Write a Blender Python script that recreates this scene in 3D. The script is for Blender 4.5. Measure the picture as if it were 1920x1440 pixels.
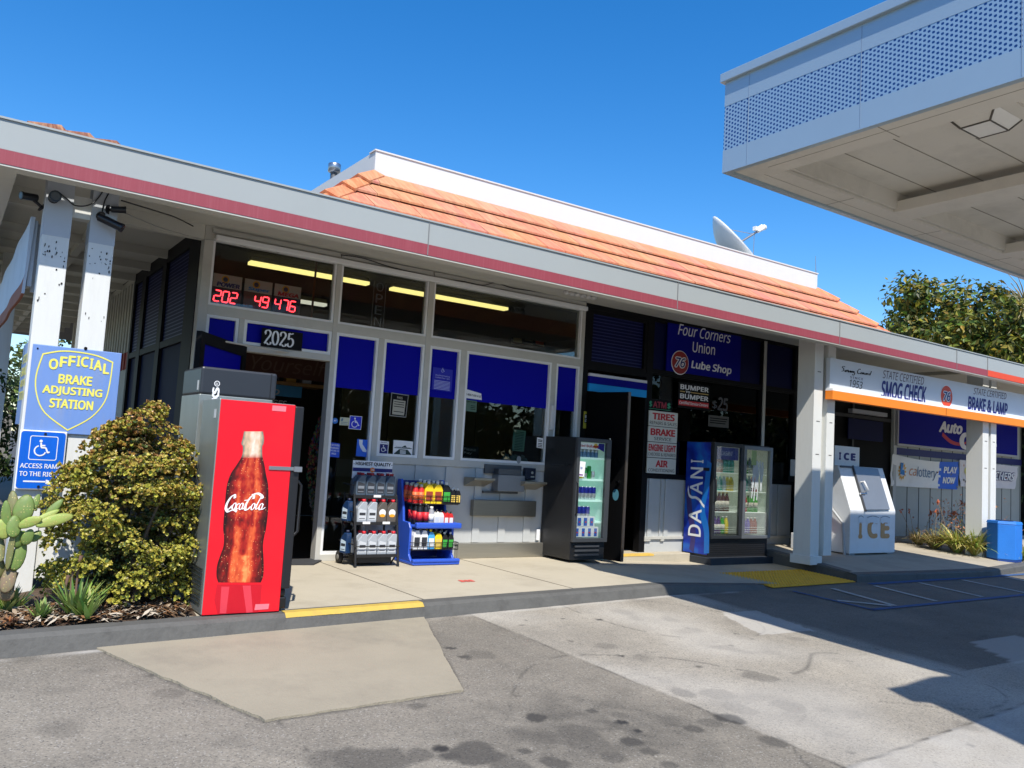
import bpy, bmesh, math, random
import numpy as np
from mathutils import Vector, Matrix, noise
from math import sin, cos, pi, radians, sqrt, atan2

for _o in list(bpy.data.objects): bpy.data.objects.remove(_o)
SC = bpy.context.scene
COL = SC.collection
random.seed(7)

# ------------------------------------------------------------------ camera
FPX = 1563.3                                   # focal length in pixels of a 1920 wide frame
YAW, PITCH, ROLL = radians(34.35), radians(5.013), radians(3.393)
CAM = Vector((0.0, -8.1, 1.154))
_fw = Vector((sin(YAW)*cos(PITCH), cos(YAW)*cos(PITCH), sin(PITCH)))
_r0 = Vector((cos(YAW), -sin(YAW), 0)); _u0 = _r0.cross(_fw)
_r = cos(ROLL)*_r0 + sin(ROLL)*_u0
_u = -sin(ROLL)*_r0 + cos(ROLL)*_u0
cam_d = bpy.data.cameras.new('camera'); cam = bpy.data.objects.new('camera', cam_d); COL.objects.link(cam)
cam_d.sensor_width = 36; cam_d.lens = FPX/1920*36; cam_d.clip_end = 1500; cam_d.clip_start = .05
M = Matrix((( _r.x, _u.x, -_fw.x, CAM.x), (_r.y, _u.y, -_fw.y, CAM.y), (_r.z, _u.z, -_fw.z, CAM.z), (0, 0, 0, 1)))
cam.matrix_world = M
SC.camera = cam

# survey helpers: where the line of sight through a photo point meets a real plane of the building
def _ray(px, py): return (px-960)*_r - (py-720)*_u + FPX*_fw
def onY(px, py, y=0.0):
    d = _ray(px, py); return CAM + d*((y-CAM.y)/d.y)
def onX(px, py, x):
    d = _ray(px, py); return CAM + d*((x-CAM.x)/d.x)
def onZ(px, py, z=0.0):
    d = _ray(px, py); return CAM + d*((z-CAM.z)/d.z)

# ------------------------------------------------------------------ light
SUNDIR = Vector((-.28, -.694, 1.0)).normalized()
elev = math.asin(SUNDIR.z); azim = atan2(SUNDIR.x, SUNDIR.y)
world = bpy.data.worlds.new('World'); SC.world = world; world.use_nodes = True
wn = world.node_tree; wn.nodes.clear()
w_out = wn.nodes.new('ShaderNodeOutputWorld'); w_bg = wn.nodes.new('ShaderNodeBackground')
w_sky = wn.nodes.new('ShaderNodeTexSky'); w_sky.sky_type = 'NISHITA'; w_sky.sun_disc = False
w_sky.sun_elevation = elev; w_sky.sun_rotation = azim
w_sky.air_density = 1.0; w_sky.dust_density = .35; w_sky.ozone_density = 3.2; w_sky.altitude = 0
w_hs = wn.nodes.new('ShaderNodeHueSaturation'); w_hs.inputs['Saturation'].default_value = 1.38
w_hs.inputs['Value'].default_value = 1.18
w_hs.inputs['Hue'].default_value = .504
w_bg.inputs['Strength'].default_value = .135
wn.links.new(w_sky.outputs[0], w_hs.inputs['Color']); wn.links.new(w_hs.outputs[0], w_bg.inputs['Color'])
wn.links.new(w_bg.outputs[0], w_out.inputs['Surface'])
sun_d = bpy.data.lights.new('sun', 'SUN'); sun_d.energy = 4.9; sun_d.angle = radians(.53); sun_d.color = (1, .95, .87)
sun = bpy.data.objects.new('sun', sun_d); COL.objects.link(sun)
sun.rotation_euler = SUNDIR.to_track_quat('Z', 'Y').to_euler()
SC.view_settings.view_transform = 'Standard'; SC.view_settings.look = 'None'
SC.view_settings.exposure = .36; SC.view_settings.gamma = 1
SC.render.engine = 'CYCLES'
SC.cycles.max_bounces = 8; SC.cycles.transparent_max_bounces = 24; SC.cycles.diffuse_bounces = 4
SC.cycles.glossy_bounces = 4; SC.cycles.use_denoising = True; SC.cycles.sample_clamp_indirect = 6

# ------------------------------------------------------------------ materials
def s(r, g, b):
    f = lambda c: (c/255/12.92) if c/255 <= .04045 else ((c/255+.055)/1.055)**2.4
    return (f(r), f(g), f(b))
MATS = {}
def pm(name, rgb, rough=.6, metal=0.0, var=.12, scale=6.0, bump=0.0, bscale=None, coat=0.0, emit=None, spec=.5, stretch=None, dirt=0.0, dirtc=(.05, .045, .04), dscale=2.5):
    """procedural painted / plain surface: noise-varied colour, optional stains and bump"""
    if name in MATS: return MATS[name]
    m = bpy.data.materials.new(name); m.use_nodes = True; nt = m.node_tree; nd = nt.nodes; lk = nt.links
    b = nd['Principled BSDF']; b.inputs['Roughness'].default_value = rough; b.inputs['Metallic'].default_value = metal
    b.inputs['Specular IOR Level'].default_value = spec
    if coat: b.inputs['Coat Weight'].default_value = coat; b.inputs['Coat Roughness'].default_value = .06
    tc = nd.new('ShaderNodeTexCoord'); src = tc.outputs['Object']
    if stretch:
        mp = nd.new('ShaderNodeMapping'); mp.inputs['Scale'].default_value = stretch; lk.new(src, mp.inputs[0]); src = mp.outputs[0]
    n = nd.new('ShaderNodeTexNoise'); n.inputs['Scale'].default_value = scale; n.inputs['Detail'].default_value = 6; n.inputs['Roughness'].default_value = .62
    lk.new(src, n.inputs['Vector'])
    mx = nd.new('ShaderNodeMix'); mx.data_type = 'RGBA'
    mx.inputs['A'].default_value = (*[c*(1-var) for c in rgb], 1); mx.inputs['B'].default_value = (*[min(1, c*(1+var)) for c in rgb], 1)
    lk.new(n.outputs['Fac'], mx.inputs['Factor']); col = mx.outputs['Result']
    if dirt:
        n2 = nd.new('ShaderNodeTexNoise'); n2.inputs['Scale'].default_value = dscale; n2.inputs['Detail'].default_value = 9; n2.inputs['Roughness'].default_value = .7
        lk.new(src, n2.inputs['Vector'])
        r = nd.new('ShaderNodeValToRGB'); r.color_ramp.elements[0].position = .5; r.color_ramp.elements[1].position = .72
        r.color_ramp.elements[1].color = (dirt, dirt, dirt, 1); r.color_ramp.elements[0].color = (0, 0, 0, 1)
        lk.new(n2.outputs['Fac'], r.inputs[0])
        m2 = nd.new('ShaderNodeMix'); m2.data_type = 'RGBA'; m2.inputs['B'].default_value = (*dirtc, 1)
        lk.new(r.outputs[0], m2.inputs['Factor']); lk.new(col, m2.inputs['A']); col = m2.outputs['Result']
    lk.new(col, b.inputs['Base Color'])
    if bump:
        n3 = nd.new('ShaderNodeTexNoise'); n3.inputs['Scale'].default_value = bscale or scale*6; n3.inputs['Detail'].default_value = 5
        lk.new(src, n3.inputs['Vector'])
        bp = nd.new('ShaderNodeBump'); bp.inputs['Strength'].default_value = bump; bp.inputs['Distance'].default_value = .01
        lk.new(n3.outputs['Fac'], bp.inputs['Height']); lk.new(bp.outputs[0], b.inputs['Normal'])
    if emit:
        b.inputs['Emission Color'].default_value = (*emit[0], 1); b.inputs['Emission Strength'].default_value = emit[1]
    MATS[name] = m; return m

def glass(name, tint=(.9, .92, .92), refl=1.0, rough=0.0):
    """window glass: Fresnel mix of a mirror and a clear sheet"""
    if name in MATS: return MATS[name]
    m = bpy.data.materials.new(name); m.use_nodes = True; nt = m.node_tree; nd = nt.nodes; lk = nt.links; nd.clear()
    o = nd.new('ShaderNodeOutputMaterial'); mx = nd.new('ShaderNodeMixShader'); t = nd.new('ShaderNodeBsdfTransparent'); g = nd.new('ShaderNodeBsdfGlossy')
    t.inputs[0].default_value = (*tint, 1); g.inputs['Roughness'].default_value = rough
    fr = nd.new('ShaderNodeFresnel'); fr.inputs[0].default_value = 1.5
    mt = nd.new('ShaderNodeMath'); mt.operation = 'MULTIPLY'; mt.inputs[1].default_value = refl
    lk.new(fr.outputs[0], mt.inputs[0]); lk.new(mt.outputs[0], mx.inputs[0]); lk.new(t.outputs[0], mx.inputs[1]); lk.new(g.outputs[0], mx.inputs[2])
    lk.new(mx.outputs[0], o.inputs['Surface']); MATS[name] = m; return m

# ------------------------------------------------------------------ mesh builder
class MB:
    def __init__(self): self.v = []; self.f = []; self.fm = []; self.c = []; self.usec = False; self.sm = []
    def add(self, vs, fs, m=0, col=None, smooth=False):
        o = len(self.v); self.v.extend([tuple(p) for p in vs])
        for f in fs: self.f.append(tuple(i+o for i in f)); self.fm.append(m); self.sm.append(smooth)
        if col is not None: self.usec = True
        self.c.extend([col if col is not None else (1, 1, 1)]*len(vs))
    def box(self, x0, x1, y0, y1, z0, z1, m=0, col=None):
        if x0 > x1: x0, x1 = x1, x0
        if y0 > y1: y0, y1 = y1, y0
        if z0 > z1: z0, z1 = z1, z0
        vs = [(x, y, z) for x in (x0, x1) for y in (y0, y1) for z in (z0, z1)]
        self.add(vs, [(0, 1, 3, 2), (4, 6, 7, 5), (0, 4, 5, 1), (2, 3, 7, 6), (0, 2, 6, 4), (1, 5, 7, 3)], m, col)
    def rbox(self, x0, x1, y0, y1, z0, z1, r=.01, m=0):
        """box with chamfered edges"""
        bm = bmesh.new(); bmesh.ops.create_cube(bm, size=1)
        for v in bm.verts:
            v.co = Vector(((x0+x1)/2+v.co.x*(x1-x0), (y0+y1)/2+v.co.y*(y1-y0), (z0+z1)/2+v.co.z*(z1-z0)))
        bmesh.ops.bevel(bm, geom=list(bm.edges), offset=r, segments=2, affect='EDGES', profile=.5)
        bm.verts.index_update()
        self.add([v.co[:] for v in bm.verts], [[v.index for v in f.verts] for f in bm.faces], m); bm.free()
    def poly(self, pts, m=0, col=None): self.add(pts, [tuple(range(len(pts)))], m, col)
    def prism(self, pts, d, m=0, col=None):
        """polygon (3-D points) pushed along vector d"""
        n = len(pts); d = Vector(d); a = [Vector(p) for p in pts]; b = [p+d for p in a]
        self.add(a+b, [tuple(range(n-1, -1, -1)), tuple(range(n, 2*n))]+[(i, (i+1) % n, n+(i+1) % n, n+i) for i in range(n)], m, col)
    def tube(self, pts, r, seg=8, m=0, col=None, cap=True, smooth=True):
        P = [Vector(p) for p in pts]; n = len(P); R = r if isinstance(r, (list, tuple)) else [r]*n
        vs = []; up = None
        for i in range(n):
            t = (P[min(i+1, n-1)]-P[max(i-1, 0)]).normalized()
            if up is None:
                up = t.cross(Vector((0, 0, 1)));
                if up.length < .1: up = t.cross(Vector((1, 0, 0)))
            up = (up - t*up.dot(t)).normalized(); w = t.cross(up)
            for k in range(seg):
                a = 2*pi*k/seg; vs.append(P[i]+(up*cos(a)+w*sin(a))*R[i])
        fs = [(i*seg+k, i*seg+(k+1) % seg, (i+1)*seg+(k+1) % seg, (i+1)*seg+k) for i in range(n-1) for k in range(seg)]
        self.add(vs, fs, m, col, smooth)
        if cap: self.add(vs[:seg], [tuple(range(seg-1, -1, -1))], m, col); self.add(vs[-seg:], [tuple(range(seg))], m, col)
    def lathe(self, prof, c=(0, 0, 0), seg=16, m=0, axis='z', mfun=None, sx=1, sy=1, smooth=True):
        """(r, h) profile turned about an axis through c"""
        vs = []
        for r, h in prof:
            for k in range(seg):
                a = 2*pi*k/seg; p = (r*cos(a)*sx, r*sin(a)*sy, h)
                if axis == 'y': p = (p[0], p[2], p[1])
                if axis == 'x': p = (p[2], p[0], p[1])
                vs.append((c[0]+p[0], c[1]+p[1], c[2]+p[2]))
        n = len(prof); o = len(self.v); self.add(vs, [], m)
        for i in range(n-1):
            for k in range(seg):
                self.f.append((o+i*seg+k, o+i*seg+(k+1) % seg, o+(i+1)*seg+(k+1) % seg, o+(i+1)*seg+k)); self.fm.append(mfun(i) if mfun else m); self.sm.append(smooth)
        self.f.append(tuple(o+k for k in range(seg-1, -1, -1))); self.fm.append(mfun(0) if mfun else m); self.sm.append(False)
        self.f.append(tuple(o+(n-1)*seg+k for k in range(seg))); self.fm.append(mfun(n-2) if mfun else m); self.sm.append(False)
    def disc(self, c, r, ax='y', seg=24, m=0, rz=None, th=.004):
        rz = rz or r
        pts = []
        for k in range(seg):
            a = 2*pi*k/seg
            if ax == 'y': pts.append((c[0]+r*cos(a), c[1], c[2]+rz*sin(a)))
            elif ax == 'x': pts.append((c[0], c[1]+r*cos(a), c[2]+rz*sin(a)))
            else: pts.append((c[0]+r*cos(a), c[1]+rz*sin(a), c[2]))
        d = {'y': (0, -th, 0), 'x': (-th, 0, 0), 'z': (0, 0, th)}[ax]
        self.prism(pts, d, m)
    def text(self, st, bl, br, tl, m=0, bold=0.0, shear=0.0, th=.0008, spacing=1.0, fitw=True, align='L'):
        """lettering filling the parallelogram bl-br-tl (points in space); th = how far it stands out"""
        me = glyphs(st, bold, shear, spacing); vs, fs, (x0, x1, y0, y1) = me
        bl, br, tl = Vector(bl), Vector(br), Vector(tl); U = br-bl; V = tl-bl
        if not fitw:
            k = V.length/(y1-y0); w = (x1-x0)*k; un = U.normalized()
            off = {'L': 0, 'C': (U.length-w)/2, 'R': U.length-w}[align]; bl = bl+un*off; U = un*w
        N = U.cross(V).normalized()*th
        a = [bl+U*((x-x0)/(x1-x0))+V*((y-y0)/(y1-y0))+N*(1+.09*j) for x, y, j in vs]
        self.add(a, fs, m)
    def build(self, name, mats, parent=None, local=False, bev=0, smooth=False, auto=False):
        me = bpy.data.meshes.new(name); off = Vector((0, 0, 0))
        if parent is not None and not local: off = parent_loc(parent)
        me.from_pydata([tuple(Vector(p)-off) for p in self.v], [], self.f)
        if not isinstance(mats, (list, tuple)): mats = [mats]
        for mm in mats: me.materials.append(mm)
        if len(mats) > 1 or any(self.fm): me.polygons.foreach_set('material_index', self.fm)
        me.polygons.foreach_set('use_smooth', [True]*len(self.f) if smooth else self.sm)
        if self.usec:
            a = me.color_attributes.new('tint', 'FLOAT_COLOR', 'POINT')
            a.data.foreach_set('color', np.array([(*c, 1) for c in self.c], dtype=np.float32).ravel())
        me.update()
        o = bpy.data.objects.new(name, me); COL.objects.link(o)
        if parent is not None: o.parent = parent
        if bev:
            md = o.modifiers.new('bevel', 'BEVEL'); md.width = bev; md.segments = 2; md.limit_method = 'ANGLE'
        return o

def parent_loc(p):
    v = Vector((0, 0, 0))
    while p is not None: v += p.location; p = p.parent
    return v

_GL = {}
try:                                            # the sans that ships with Blender; its built-in face if that is missing
    import os
    FONT = bpy.data.fonts.load(os.path.join(bpy.utils.system_resource('DATAFILES'), 'fonts', 'NotoSansMath-Regular.woff2'))
except Exception:
    FONT = None
def glyphs(st, bold, shear, spacing):
    k = (st, bold, shear, spacing)
    if k in _GL: return _GL[k]
    c = bpy.data.curves.new('glyphs', 'FONT'); c.body = st; c.size = 1; c.shear = shear; c.space_character = spacing; c.resolution_u = 3;  c.fill_mode = 'FRONT'
    if FONT: c.font = FONT
    o = bpy.data.objects.new('glyphs', c); COL.objects.link(o)
    me = o.to_mesh(); vs = [(v.co.x, v.co.y) for v in me.vertices]; fs = [tuple(p.vertices) for p in me.polygons]
    o.to_mesh_clear(); bpy.data.objects.remove(o); bpy.data.curves.remove(c)
    xs = [v[0] for v in vs]; ys = [v[1] for v in vs]
    if bold > .004:                              # a heavier weight: the same outlines laid over each other, slightly shifted
        n = len(vs); V = []; F = []
        for j, (dx, dy) in enumerate([(0, 0)]+[(cos(q*pi/4), .75*sin(q*pi/4)) for q in range(8)]):
            V += [(x+dx*bold*.92, y+dy*bold*.92, j) for x, y in vs]; F += [tuple(i+j*n for i in f) for f in fs]
        vs, fs = V, F; e = bold*.92; _GL[k] = (vs, fs, (min(xs)-e, max(xs)+e, min(ys)-e*.75, max(ys)+e*.75)); return _GL[k]
    vs = [(x, y, 0) for x, y in vs]
    _GL[k] = (vs, fs, (min(xs), max(xs), min(ys), max(ys))); return _GL[k]

def smoothline(pts, n=8):
    """Catmull-Rom through 2-D points"""
    P = [Vector((*p, 0)[:3]) for p in pts]; out = []
    for i in range(len(P)-1):
        a, b, c, d = P[max(i-1, 0)], P[i], P[i+1], P[min(i+2, len(P)-1)]
        for k in range(n):
            t = k/n
            out.append(.5*((2*b)+(c-a)*t+(2*a-5*b+4*c-d)*t*t+(3*b-a-3*c+d)*t**3))
    out.append(P[-1]); return out
def pen(mb, strokes, O, U, V, wmin, wmax, ang=.6, m=0, N=None, n=8, closed=False):
    """broad-nib lettering: each stroke a ribbon, widest across the nib angle"""
    O, U, V = Vector(O), Vector(U), Vector(V); N = Vector(N) if N else Vector((0, 0, 0))
    lift = U.cross(V).normalized()
    for si, st in enumerate(strokes):              # strokes lie over one another like paint, each a hair higher
        L = smoothline(st, n); vs = []
        for i, p in enumerate(L):
            t = (L[min(i+1, len(L)-1)]-L[max(i-1, 0)]); t = t.normalized() if t.length > 1e-9 else Vector((1, 0, 0))
            w = (wmin+(wmax-wmin)*abs(sin(atan2(t.y, t.x)-ang)))/2
            q = Vector((-t.y, t.x, 0))*w
            for a in (p+q, p-q): vs.append(O+U*a.x+V*a.y+N+lift*(.00012*si+.000008*i))
        mb.add(vs, [(2*i, 2*i+1, 2*i+3, 2*i+2) for i in range(len(L)-1)], m)

# ------------------------------------------------------------------ scene tree
def tag(o, label=None, cat=None, group=None, kind=None):
    if label: o['label'] = label
    if cat: o['category'] = cat
    if group: o['group'] = group
    if kind: o['kind'] = kind
    return o
def thing(name, label, cat, loc=(0, 0, 0), rz=0, group=None):
    o = bpy.data.objects.new(name, None); COL.objects.link(o); o.location = loc; o.rotation_euler = (0, 0, rz); o.empty_display_size = .1
    return tag(o, label, cat, group)
def dup(o, loc, rz=None, label=None, group=None):
    r = o.copy(); COL.objects.link(r); r.location = loc
    if rz is not None: r.rotation_euler = (0, 0, rz)
    if label: r['label'] = label
    if group: r['group'] = group
    for ch in list(o.children):
        c = ch.copy(); COL.objects.link(c); c.parent = r
        for g in list(ch.children):
            d = g.copy(); COL.objects.link(d); d.parent = c
    return r
ORD = ['first', 'second', 'third', 'fourth', 'fifth', 'sixth', 'seventh', 'eighth', 'ninth', 'tenth']
NUM = {3: 'three', 4: 'four', 5: 'five', 6: 'six', 7: 'seven', 8: 'eight'}
# ================================================================== GROUND
def gz(y): return -.1+.036*(y+2.3)                # the lot falls gently away from the building
def onG(px, py):
    d = _ray(px, py); t = (-.1+.036*(CAM.y+2.3)-CAM.z)/(d.z-.036*d.y); return CAM+d*t
def ky(x): return -2.68+.085*x if x < 6 else -2.17
def wz(x): return 0.0 if x < 6.0 else (-.088*(x-6)/2.2 if x < 8.2 else -.088)
def slabz(y): return .03+.05*(y+1.4)

mb = MB(); mb.poly([(-600, -600, -.75), (600, -600, -.75), (600, 600, -.75), (-600, 600, -.75)])
tag(mb.build('ground', pm('ground_asphalt', s(72, 70, 68), .95)), kind='structure')

def lot_material():
    m = bpy.data.materials.new('old_asphalt'); m.use_nodes = True; nt = m.node_tree; nd = nt.nodes; lk = nt.links
    b = nd['Principled BSDF']; b.inputs['Roughness'].default_value = .88; b.inputs['Specular IOR Level'].default_value = .3
    tc = nd.new('ShaderNodeTexCoord'); at = nd.new('ShaderNodeAttribute'); at.attribute_name = 'tint'
    sep = nd.new('ShaderNodeSeparateColor'); lk.new(at.outputs['Color'], sep.inputs[0])
    def noise_(sc, det=5, ro=.6):
        n = nd.new('ShaderNodeTexNoise'); n.inputs['Scale'].default_value = sc; n.inputs['Detail'].default_value = det; n.inputs['Roughness'].default_value = ro
        lk.new(tc.outputs['Object'], n.inputs['Vector']); return n.outputs['Fac']
    def ramp(f, p0, c0, p1, c1):
        r = nd.new('ShaderNodeValToRGB'); r.color_ramp.elements[0].position = p0; r.color_ramp.elements[1].position = p1
        r.color_ramp.elements[0].color = (*c0, 1); r.color_ramp.elements[1].color = (*c1, 1); lk.new(f, r.inputs[0]); return r.outputs[0]
    def mix(f, a, bb, mode='MIX'):
        x = nd.new('ShaderNodeMix'); x.data_type = 'RGBA'; x.blend_type = mode
        if isinstance(f, float): x.inputs['Factor'].default_value = f
        else: lk.new(f, x.inputs['Factor'])
        for sock, v in (('A', a), ('B', bb)):
            if isinstance(v, tuple): x.inputs[sock].default_value = (*v, 1)
            else: lk.new(v, x.inputs[sock])
        return x.outputs['Result']
    big = noise_(.55, 8, .65); mid = noise_(3.0, 8, .7); fine = noise_(70, 4, .7)
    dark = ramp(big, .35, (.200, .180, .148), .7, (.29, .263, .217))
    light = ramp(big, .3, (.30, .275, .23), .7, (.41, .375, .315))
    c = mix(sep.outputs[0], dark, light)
    c = mix(.55, c, ramp(mid, .3, (.62, .62, .62), .72, (1.12, 1.1, 1.06)), 'MULTIPLY')
    c = mix(.8, c, ramp(fine, .3, (.62, .62, .62), .7, (1.3, 1.28, 1.25)), 'MULTIPLY')
    v = nd.new('ShaderNodeTexVoronoi'); v.inputs['Scale'].default_value = 150; lk.new(tc.outputs['Object'], v.inputs['Vector'])
    sp = nd.new('ShaderNodeSeparateColor'); lk.new(v.outputs['Color'], sp.inputs[0])
    agg = ramp(sp.outputs[0], .93, (0, 0, 0), .98, (.5, .5, .5))
    c = mix(agg, c, (.42, .40, .36))
    pock = ramp(sp.outputs[1], .9, (0, 0, 0), .97, (.6, .6, .6))
    c = mix(pock, c, (.05, .048, .045))
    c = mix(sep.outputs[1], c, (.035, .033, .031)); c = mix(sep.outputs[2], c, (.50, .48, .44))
    lk.new(c, b.inputs['Base Color'])
    bp = nd.new('ShaderNodeBump'); bp.inputs['Strength'].default_value = .5; bp.inputs['Distance'].default_value = .006
    lk.new(fine, bp.inputs['Height']); lk.new(bp.outputs[0], b.inputs['Normal'])
    return m

# spots of oil and gum on the lot: (photo point, radius in m, strength)
SPOTS = []
for px, py, r, k in ((1003, 1346, .045, .6), (1167, 1354, .03, .95), (1198, 1371, .018, .9), (1085, 1372, .09, .4), (1160, 1340, .05, .35), (1100, 1390, .1, .35),
                     (1180, 1390, .05, .55), (880, 1416, .11, .5), (905, 1400, .04, .5), (830, 1404, .035, .8), (845, 1416, .04, .55), (790, 1415, .05, .4), (700, 1425, .12, .4), (640, 1430, .1, .3),
                     (1370, 1347, .06, .6), (1480, 1325, .08, .3), (1430, 1270, .09, .3), (1300, 1367, .04, .5), (1330, 1355, .05, .35), (1255, 1433, .04, .4),
                     (1125, 1162, .02, .7), (1165, 1230, .018, .6), (1110, 1333, .03, .5), (1282, 1300, .06, .35), (1340, 1300, .09, .28), (1390, 1330, .07, .3),
                     (1040, 1430, .05, .5), (985, 1408, .03, .5), (1220, 1410, .04, .45), (1150, 1420, .05, .4), (870, 1232, .03, .5), (845, 1215, .03, .55), (905, 1228, .08, .25), (780, 1324, .04, .35),
                     (955, 1440, .08, .4), (1060, 1345, .05, .3), (1310, 1250, .02, .45), (1370, 1210, .015, .5), (1055, 1160, .015, .7), (985, 1163, .012, .5), (1450, 1390, .05, .4), (1540, 1330, .04, .25), (320, 1300, .05, .2)):
    p = onG(px, py); SPOTS.append((p.x, p.y, r*1.45, min(1, k*1.45)))
_rs = random.Random(5)
for i in range(90): SPOTS.append((_rs.uniform(-.5, 9), _rs.uniform(-7.5, -2.4), _rs.uniform(.008, .03), _rs.uniform(.25, .7)))
xs = np.unique(np.concatenate([np.linspace(-14, -.6, 20), np.arange(-.6, 6.6, .021), np.arange(6.6, 13, .09), np.linspace(13, 40, 40)]))
ys = np.unique(np.concatenate([np.linspace(-18, -6.7, 24), np.arange(-6.7, -2.1, .021), np.linspace(-2.1, -1.9, 3)]))
Xg, Yg = np.meshgrid(xs, ys, indexing='ij'); sh = Xg.shape
def nz(x, y, f, o=0.0): return np.array([noise.noise((a*f+o, b*f-o, o)) for a, b in zip(x.ravel(), y.ravel())]).reshape(x.shape)
n1 = nz(Xg, Yg, 1.1, 3.); n2 = nz(Xg, Yg, 4.3, 9.); n3 = nz(Xg, Yg, 13., 21.)
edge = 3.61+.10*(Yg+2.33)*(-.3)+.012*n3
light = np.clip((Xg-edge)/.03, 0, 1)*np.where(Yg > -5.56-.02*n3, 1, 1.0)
light = light*np.clip(.85+.5*n1, 0, 1)*(1-.75*np.clip((Xg-6.25)/.15, 0, 1)*(Yg > -4.9))  # pale paving also toned down where the canopy shadow falls
stain_shade = np.zeros(sh)
for (sx_, sy_, r, k) in SPOTS:
    wob = 1+.45*n2+.3*n3
    d = np.sqrt(((Xg-sx_)/1.0)**2+((Yg-sy_)/1.0)**2)/(r*wob+1e-6)
    stain_shade = np.maximum(stain_shade, k*np.clip((1.1-d)/.3, 0, 1))
p0 = onG(1120, 1370); big_d = np.exp(-(((Xg-p0.x)/.75)**2+((Yg-p0.y)/.55)**2))
stain_shade = np.maximum(stain_shade, np.clip(.5*big_d*(1+1.1*n2+.6*n3), 0, .6))
p0 = onG(1420, 1330); big_d = np.exp(-(((Xg-p0.x)/.9)**2+((Yg-p0.y)/.5)**2))
stain_shade = np.maximum(stain_shade, np.clip(.22*big_d*(1+.9*n2+.5*n1), 0, .5))
stain_shade = np.maximum(stain_shade, .42*np.clip((Xg-6.25)/.15, 0, 1)*(Yg > -4.9)*np.clip(1+.5*n1, 0, 1))  # canopy shade deepened in the colour: even darkening over the bay
stain_shade = np.maximum(stain_shade, np.clip(.9*n1*n2*2.2-.12, 0, .28))
cr = np.abs(nz(Xg, Yg, .55, 40.)+.25*n1*.3)
stain_shade = np.maximum(stain_shade, .6*np.clip(1-cr/.008, 0, 1)*(Xg > 1.0)*(n2 > -.1))
stain_shade = np.maximum(stain_shade, np.clip((np.sin(Yg*1.9+Xg*.35+1.2*n1)-.35)*.3, 0, .25)*(1-light))
# joints: seam between the dark and light paving, and the slab joint near the camera
seam = np.abs(Xg-edge)/.010; stain_shade = np.maximum(stain_shade, .75*np.clip(1.2-seam, 0, 1)*np.clip(.6+n2, 0, 1))
jy = -5.67+(Xg-3.72)*.075; jd = np.abs(Yg-jy)/.012
stain_shade = np.maximum(stain_shade, np.where(Xg > 3.65, .8*np.clip(1.2-jd, 0, 1), 0))
pale = np.where((Xg > 3.65) & (Yg < jy), .35+.25*n2, 0)
pale = np.maximum(pale, np.clip(.5*(n1+.1)*(light > .4), 0, .25))
pw = [onG(*q) for q in ((1350, 1148), (1420, 1145), (1530, 1183), (1425, 1190))]
def inpoly(X, Y, P):
    r = np.zeros(X.shape, bool); n = len(P); j = n-1
    for i in range(n):
        c = ((P[i][1] > Y) != (P[j][1] > Y)) & (X < (P[j][0]-P[i][0])*(Y-P[i][1])/(P[j][1]-P[i][1]+1e-12)+P[i][0]); r ^= c; j = i
    return r
pale = np.where(inpoly(Xg+.03*n3, Yg+.03*n2, pw), .5, pale)
pm_ = [onG(*q) for q in ((1820, 1204), (1905, 1190), (2010, 1225), (1905, 1245))]
pale = np.where(inpoly(Xg, Yg, pm_), .5, pale)
# dirt line round the concrete patch, pale grit along the kerb foot
_P = [onG(*q) for q in ((175, 1215), (790, 1150), (868, 1298), (497, 1354))]; dmin = np.full(sh, 9.)
for i in range(4):
    a, b = _P[i], _P[(i+1) % 4]; L2 = (b.x-a.x)**2+(b.y-a.y)**2; tt = np.clip(((Xg-a.x)*(b.x-a.x)+(Yg-a.y)*(b.y-a.y))/L2, 0, 1); dmin = np.minimum(dmin, np.hypot(Xg-a.x-tt*(b.x-a.x), Yg-a.y-tt*(b.y-a.y)))
stain_shade = np.maximum(stain_shade, np.clip(1.3-dmin/(.018+.012*n2), 0, 1)*.6)
kyg = np.where(Xg < 6, -2.68+.085*Xg, -2.17); pale = np.maximum(pale, np.clip(1-np.abs(Yg-kyg+.06)/.05, 0, 1)*np.clip(.35+.6*n2, 0, .6)*(Xg < 7))
pale = np.clip(pale, 0, 1)
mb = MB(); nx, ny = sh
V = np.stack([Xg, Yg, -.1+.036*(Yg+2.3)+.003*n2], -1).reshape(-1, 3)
mb.v = [tuple(v) for v in V]; mb.c = [tuple(v) for v in np.stack([light, stain_shade, pale], -1).reshape(-1, 3)]; mb.usec = True
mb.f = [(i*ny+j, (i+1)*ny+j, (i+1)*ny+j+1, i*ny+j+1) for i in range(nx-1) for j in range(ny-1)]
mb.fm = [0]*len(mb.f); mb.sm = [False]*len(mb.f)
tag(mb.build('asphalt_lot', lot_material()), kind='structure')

CONC = pm('walk_concrete', s(176, 167, 147), .9, var=.10, scale=2.2, bump=.35, bscale=60, dirt=.30, dirtc=s(120, 108, 90), dscale=1.6)
CONC2 = pm('patch_concrete', s(150, 141, 122), .92, var=.16, scale=2.4, bump=.5, bscale=90, dirt=.55, dirtc=s(112, 106, 95), dscale=.9)
KERB = pm('kerb_paint', s(88, 87, 83), .75, var=.16, scale=7, bump=.5, bscale=30, dirt=.5, dirtc=s(60, 58, 55), dscale=6)
YEL = pm('yellow_kerb_paint', s(190, 160, 70), .75, var=.14, scale=9, dirt=.5, dirtc=s(150, 130, 80), dscale=8)
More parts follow.
